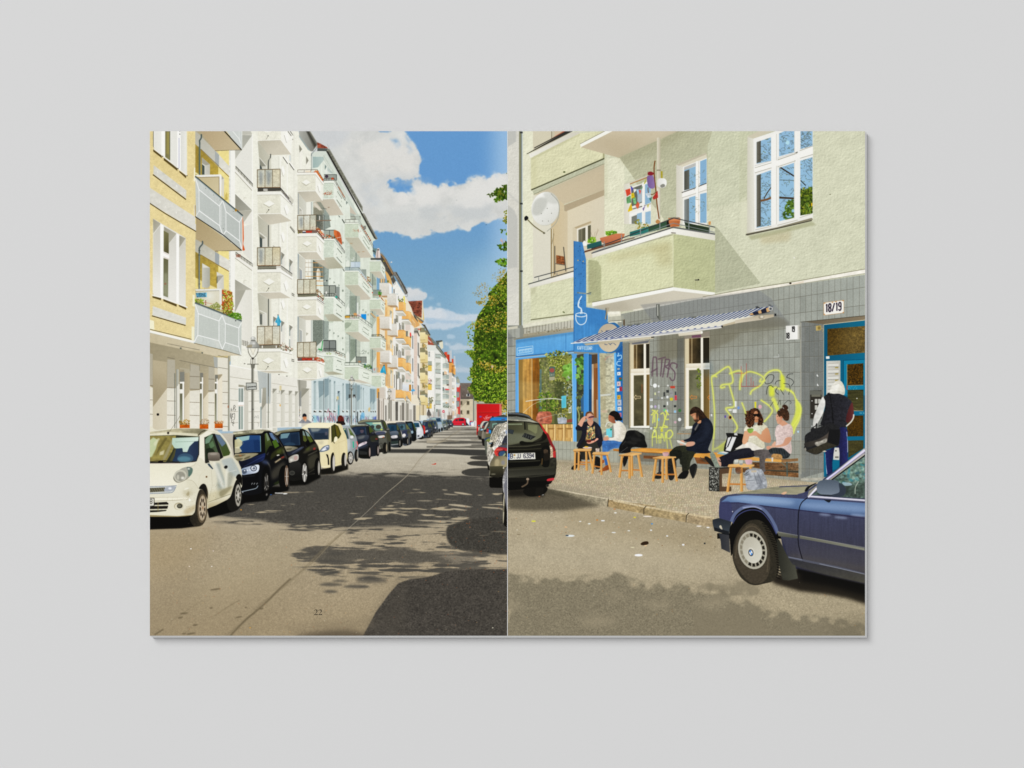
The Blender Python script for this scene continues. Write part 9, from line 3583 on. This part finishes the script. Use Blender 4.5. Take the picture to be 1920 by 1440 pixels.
P('6a6558','640 860 1200 960 1200 1010 900 960 640 900',a=.3,f=14)
# bonnet top
C('8a8874','250 418 480 375 600 362 790 352 830 345 760 400 700 425 500 420 330 420',g=('a39f86',300,0,780,0),n=(.03,5))
P('3a3c5c','560 365 780 356 780 364 560 372',a=.8)
L('3c3e62','700 425 760 410 830 440',8,a=.7)
C('d8b090','575 420 600 405 618 408 600 425')
C('1a1a1a','750 400 765 372 800 352 840 338 790 372 768 400')
# windscreen pillar and glass
P('8f8c80','880 330 1000 232 1197 78 1197 130 950 315 770 445 780 400',g=('b5b2a6',900,250,1000,330))
P('33466a','880 320 1000 232 1080 170 920 305',a=.6)
L('dcd6f0','915 312 1000 250 1100 170 1197 95',14)
L('6a5aa0','930 310 1050 220 1197 112',4,a=.8)
L('e9e6f4','778 445 838 378',12)
P('5d7068','960 318 1060 240 1197 140 1197 455 840 430 800 430',g=('7d9488',960,300,1197,200),n=((.14,2),(.06,1)))
leaves('990 310 1197 160 1197 300 1010 350',60,['8aa8a0','5d7a6a','a3b8a8','4a6a70','3a8a98'],8,20,a=.5)
P('2f3630','1000 350 1197 330 1197 450 900 430',a=.55,f=14)
Q('b5beb0','1150 330 1128 370 1125 420',7,a=.8)
C('b8d0dc','1030 335 1090 340 1100 355 1050 360',a=.7)
L('1d1c1c','940 325 1060 235 1197 135',8)
# chrome strip and mirror
L('c9c6d4','790 440 900 448 1197 470',12)
L('f0eef8','800 436 1197 465',4)
C('5a6470','842 350 870 322 940 315 1000 328 1018 370 1010 410 960 430 880 425 845 405',g=('7a8490',0,320,0,425))
C('3d4550','1005 340 1050 370 1055 410 1020 440 920 438 960 425 1008 405')
C('22252c','890 462 915 465 945 465 930 485')
C('24272d','860 425 960 430 900 438',a=.8)
# front, bumper
C('43466a','115 490 130 480 200 488 205 620 120 605',a=.6)
E('f0f0f0',213,552,4,a=.9)
P('2f343a','65 612 110 600 205 628 190 700 185 728 75 685 65 640',g=('454c52',0,605,0,700))
P('23262a','75 668 185 700 188 728 78 695')
C('c3bca8','115 660 128 655 138 685 120 675')
P('33363c','108 710 188 728 195 858 130 828 125 770',g=('4a4a4c',110,0,195,0))
# wheel arch
C('0d0c0b','190 700 210 640 245 590 310 560 390 562 450 600 500 660 540 740 560 900 480 700 380 620 290 660 220 800 205 860')
C('100f0e','196 720 215 630 250 565 310 528 380 520 445 548 500 615 545 715 562 900 480 720 380 620 290 660 215 860 200 860')
Q('66718f','205 625 235 565 300 520 380 510 440 535 490 590 530 660 545 710',24)
Q('c9d0ee','290 525 370 516 430 535',7,a=.8,f=3)
Q('4a5078','215 640 250 585 310 548 380 540 440 565 500 640 540 720',8)
# wheel
C('3a362c','215 900 225 780 265 690 320 630 380 612 440 630 500 700 545 800 560 920 550 1020 510 1070 440 1090 380 1100 320 1080 260 1020',n=(.04,1))
C('4d463a','222 880 240 770 290 680 350 640 400 660 460 740 490 860 490 980 460 1060 400 1090 330 1070 270 1000 230 930',n=(.03,1))
for i in range(22):
 t=i/21
 x=440+110*math.sin(t*1.9)
 y=640+400*t
 L('14120e',[x-6,y,x+34-10*t,y+14],8,a=.8)
Q('6a614f','235 900 250 790 295 700 350 660 410 690 465 790 478 900 470 1000',6,a=.7)
E('4a4438',365,840,116,154,rot=-12,a=.8)
E('b3afa0',362,838,106,144,rot=-12)
E('a09c8c',362,838,94,130,rot=-12,a=.8)
CX,CY,RX,RY,RT=362,838,92,126,math.radians(-12)
for i in range(18):
 t=i/18*6.2832
 q=[]
 for dt,rr in((-.11,.80),(.11,.80),(.12,1.0),(-.12,1.0)):
  u,v=RX*rr*math.cos(t+dt),RY*rr*math.sin(t+dt)
  q+=[CX+u*math.cos(RT)-v*math.sin(RT),CY+u*math.sin(RT)+v*math.cos(RT)]
 P('2a2620' if-1.6<math.atan2(math.sin(t),math.cos(t))<2.2 else '8a8474',q)
E('b9b5a6',360,838,72,100,rot=-12,g=('cfccbe',300,800,400,900))
E('d6d3c8',352,856,26,38,rot=-12,a=.7)
E('8d8a7e',350,858,20,28,rot=-12)
E('2b2b30',350,858,17,24,rot=-12)
E('e8e8ea',350,858,13,19,rot=-12)
P('4a8ad0','350 858 338 852 342 840 350 838')
P('4a8ad0','350 858 362 864 359 876 350 878')
# door gap, rubbing strip, flap, sill
Q('14141c','770 450 725 490 705 560 700 700 705 800 725 880 745 952',6)
P('77776c','545 700 700 735 698 752 555 735',g=('55554c',0,700,0,750))
P('6d6d62','712 730 900 765 1197 825 1197 842 900 785 712 752',g=('8a8a7c',712,0,1197,0))
L('b0b0a0','550 702 700 730',4,a=.7)
L('b0b0a0','714 732 1197 820',4,a=.7)
P('33332c','540 755 560 760 620 880 680 950 700 1050 630 1065 585 1060 560 950',g=('55554a',545,0,690,0))
text('4a4a40','BMW',590,1018,20,24,lw=4,gap=.25,a=.8)
L('4a4a3f','582 1040 582 1010 660 1008',3,a=.6)
P('5d5f6a','625 885 730 905 1000 960 1197 1010 1197 1020 730 920 630 898')
P('3a3a40','630 900 730 922 1000 975 1197 1020 1197 1085 900 1020 700 960 660 945',g=('55534a',0,900,0,1080),n=(.02,2))
L('8f95a8','630 890 730 910',4,a=.8)
L('a9adb8','860 940 1197 1018',4,a=.7)
P('12110e','690 975 900 1025 1197 1092 1197 1130 900 1060 700 1010',f=6)

# ---- a last pass over both pictures: optics and grain of the print
_CL[0]=None
for _c in range(3):
 cv[...,_c]=blur(cv[...,_c],.62)
cv+=(NZ[0]*.0035+NZ[1]*.002)[...,None]*(.5+cv)
np.clip(cv,0,1,out=cv)
cv[:]=(.72*cv+.28*cv*cv*(3-2*cv))**1.05


# ------------------------------------------------------------------ the print as a material
img = bpy.data.images.new('spread_print', CW, CH, alpha=False, float_buffer=False)
px = np.ones((CH, CW, 4), np.float32)
px[..., :3] = cv[::-1]
img.pixels.foreach_set(px.ravel())
img.update()
img.pack()
M_PRINT, b = principled('printed_ink_on_paper', (.8, .8, .8), .7, .05)
nt = M_PRINT.node_tree
uv = nt.nodes.new('ShaderNodeUVMap')
uv.uv_map = 'UVMap'
tx = nt.nodes.new('ShaderNodeTexImage')
tx.image = img
tx.extension = 'EXTEND'
nt.links.new(uv.outputs['UV'], tx.inputs['Vector'])
nt.links.new(tx.outputs['Color'], b.inputs['Base Color'])

# ------------------------------------------------------------------ the booklet
booklet = link(bpy.data.objects.new('booklet', None))
booklet.location = (wx(951.5), wy(719.0), 0.0)
booklet['label'] = 'open booklet lying flat, its spread printed with a street and a coffee bar'
booklet['category'] = 'booklet'
BX, BY = booklet.location.x, booklet.location.y


def slab(name, x0, y0, x1, y1, z0, z1, mat, parent, bev=.00004, nx=1, sag=0.0):
    """a thin sheet of paper as a bevelled slab (photograph pixels in, metres out)"""
    bm = bmesh.new()
    bmesh.ops.create_cube(bm, size=1.0)
    for v in bm.verts:
        v.co.x = (wx(x0) if v.co.x < 0 else wx(x1)) - BX
        v.co.y = (wy(y1) if v.co.y < 0 else wy(y0)) - BY
        v.co.z = z0 if v.co.z < 0 else z1
    if bev:
        bmesh.ops.bevel(bm, geom=list(bm.edges), offset=bev, segments=1, affect='EDGES')
    m = bpy.data.meshes.new(name)
    bm.to_mesh(m)
    bm.free()
    m.materials.append(mat)
    return link(bpy.data.objects.new(name, m), parent)


# cover and the sheets below the open pages: a fanned stack, each a little lower right
NS = 8
STEP = 4.3 / NS
THK = (TOP - .0005) / (NS + 1)
cover = slab('cover', 281 + 5.0, 246 + 5.0, 1622 + 5.0, 1192 + 5.2, .00005, THK * .9, M_COVER, booklet)
cover['label'] = 'grey cover card at the bottom of the booklet'
for i in range(NS):
    o = 4.5 - STEP * i
    z = .00005 + THK * (i + 1)
    slab('sheet', 281 + o, 246 + o, 1622 + o, 1192 + o, z - THK * .06, z + THK * .86, M_PAPER, booklet)

zt = TOP - .0001
pages = []
for name, x0, x1, lab, lab2 in (
        ('page', 281.0, 951.45, 'left page, printed to the edge with a street of parked cars', 'colour photograph of a sunny street with parked cars and balconied houses'),
        ('page', 951.55, 1622.0, 'right page, printed to the edge with a coffee bar front', 'colour photograph of people on a bench outside a blue coffee bar')):
    pg = slab(name, x0, 246.0, x1, 1192.0, zt - THK * .9, zt, M_PAPER, booklet)
    pg['label'] = lab
    a, c = (x0, x1 - .45) if x0 < 900 else (x0 + .45, x1)
    m = bpy.data.meshes.new('photo_print')
    t, bt = 246.0, 1192.0
    z = zt + .00002
    m.from_pydata([(wx(a) - BX, wy(bt) - BY, z), (wx(c) - BX, wy(bt) - BY, z), (wx(c) - BX, wy(t) - BY, z), (wx(a) - BX, wy(t) - BY, z)], [], [(0, 1, 2, 3)])
    ul = m.uv_layers.new(name='UVMap')
    for lp, (qx, qy) in zip(ul.data, ((a, bt), (c, bt), (c, t), (a, t))):
        lp.uv = ((qx - PX0) / (PX1 - PX0), (PY1 - qy) / (PY1 - PY0))
    m.materials.append(M_PRINT)
    pr = link(bpy.data.objects.new('photo_print', m), pg)
    pr['label'] = lab2
    pages.append(pg)

# page number, two old-style figures in black ink
T(560, 1120, 24)
bm = bmesh.new()
for x in (695, 888):
    q = [x, 622, x + 20, 575, x + 75, 548, x + 130, 560, x + 148, 610, x + 135, 660, x + 90, 720, x + 45, 765, x + 120, 762, x + 160, 730, x + 150, 790, x + 140, 796,
         x + 4, 796, x, 782, x + 50, 740, x + 95, 680, x + 110, 620, x + 92, 582, x + 58, 572, x + 30, 590]
    cpts = catmull(pts_(q), True, 4)
    vs_ = [bm.verts.new((wx(560 + p[0] / 24) - BX, wy(1120 + p[1] / 24) - BY, zt + .00004)) for p in cpts]
    for tri in tessellate_polygon([[Vector((p[0], p[1], 0.0)) for p in cpts]]):
        bm.faces.new([vs_[k] for k in tri])
bmesh.ops.recalc_face_normals(bm, faces=list(bm.faces))
m = bpy.data.meshes.new('page_number')
bm.to_mesh(m)
bm.free()
m.materials.append(M_INK)
pn = link(bpy.data.objects.new('page_number', m), pages[0])
pn['label'] = 'page number 22 in black serif figures'
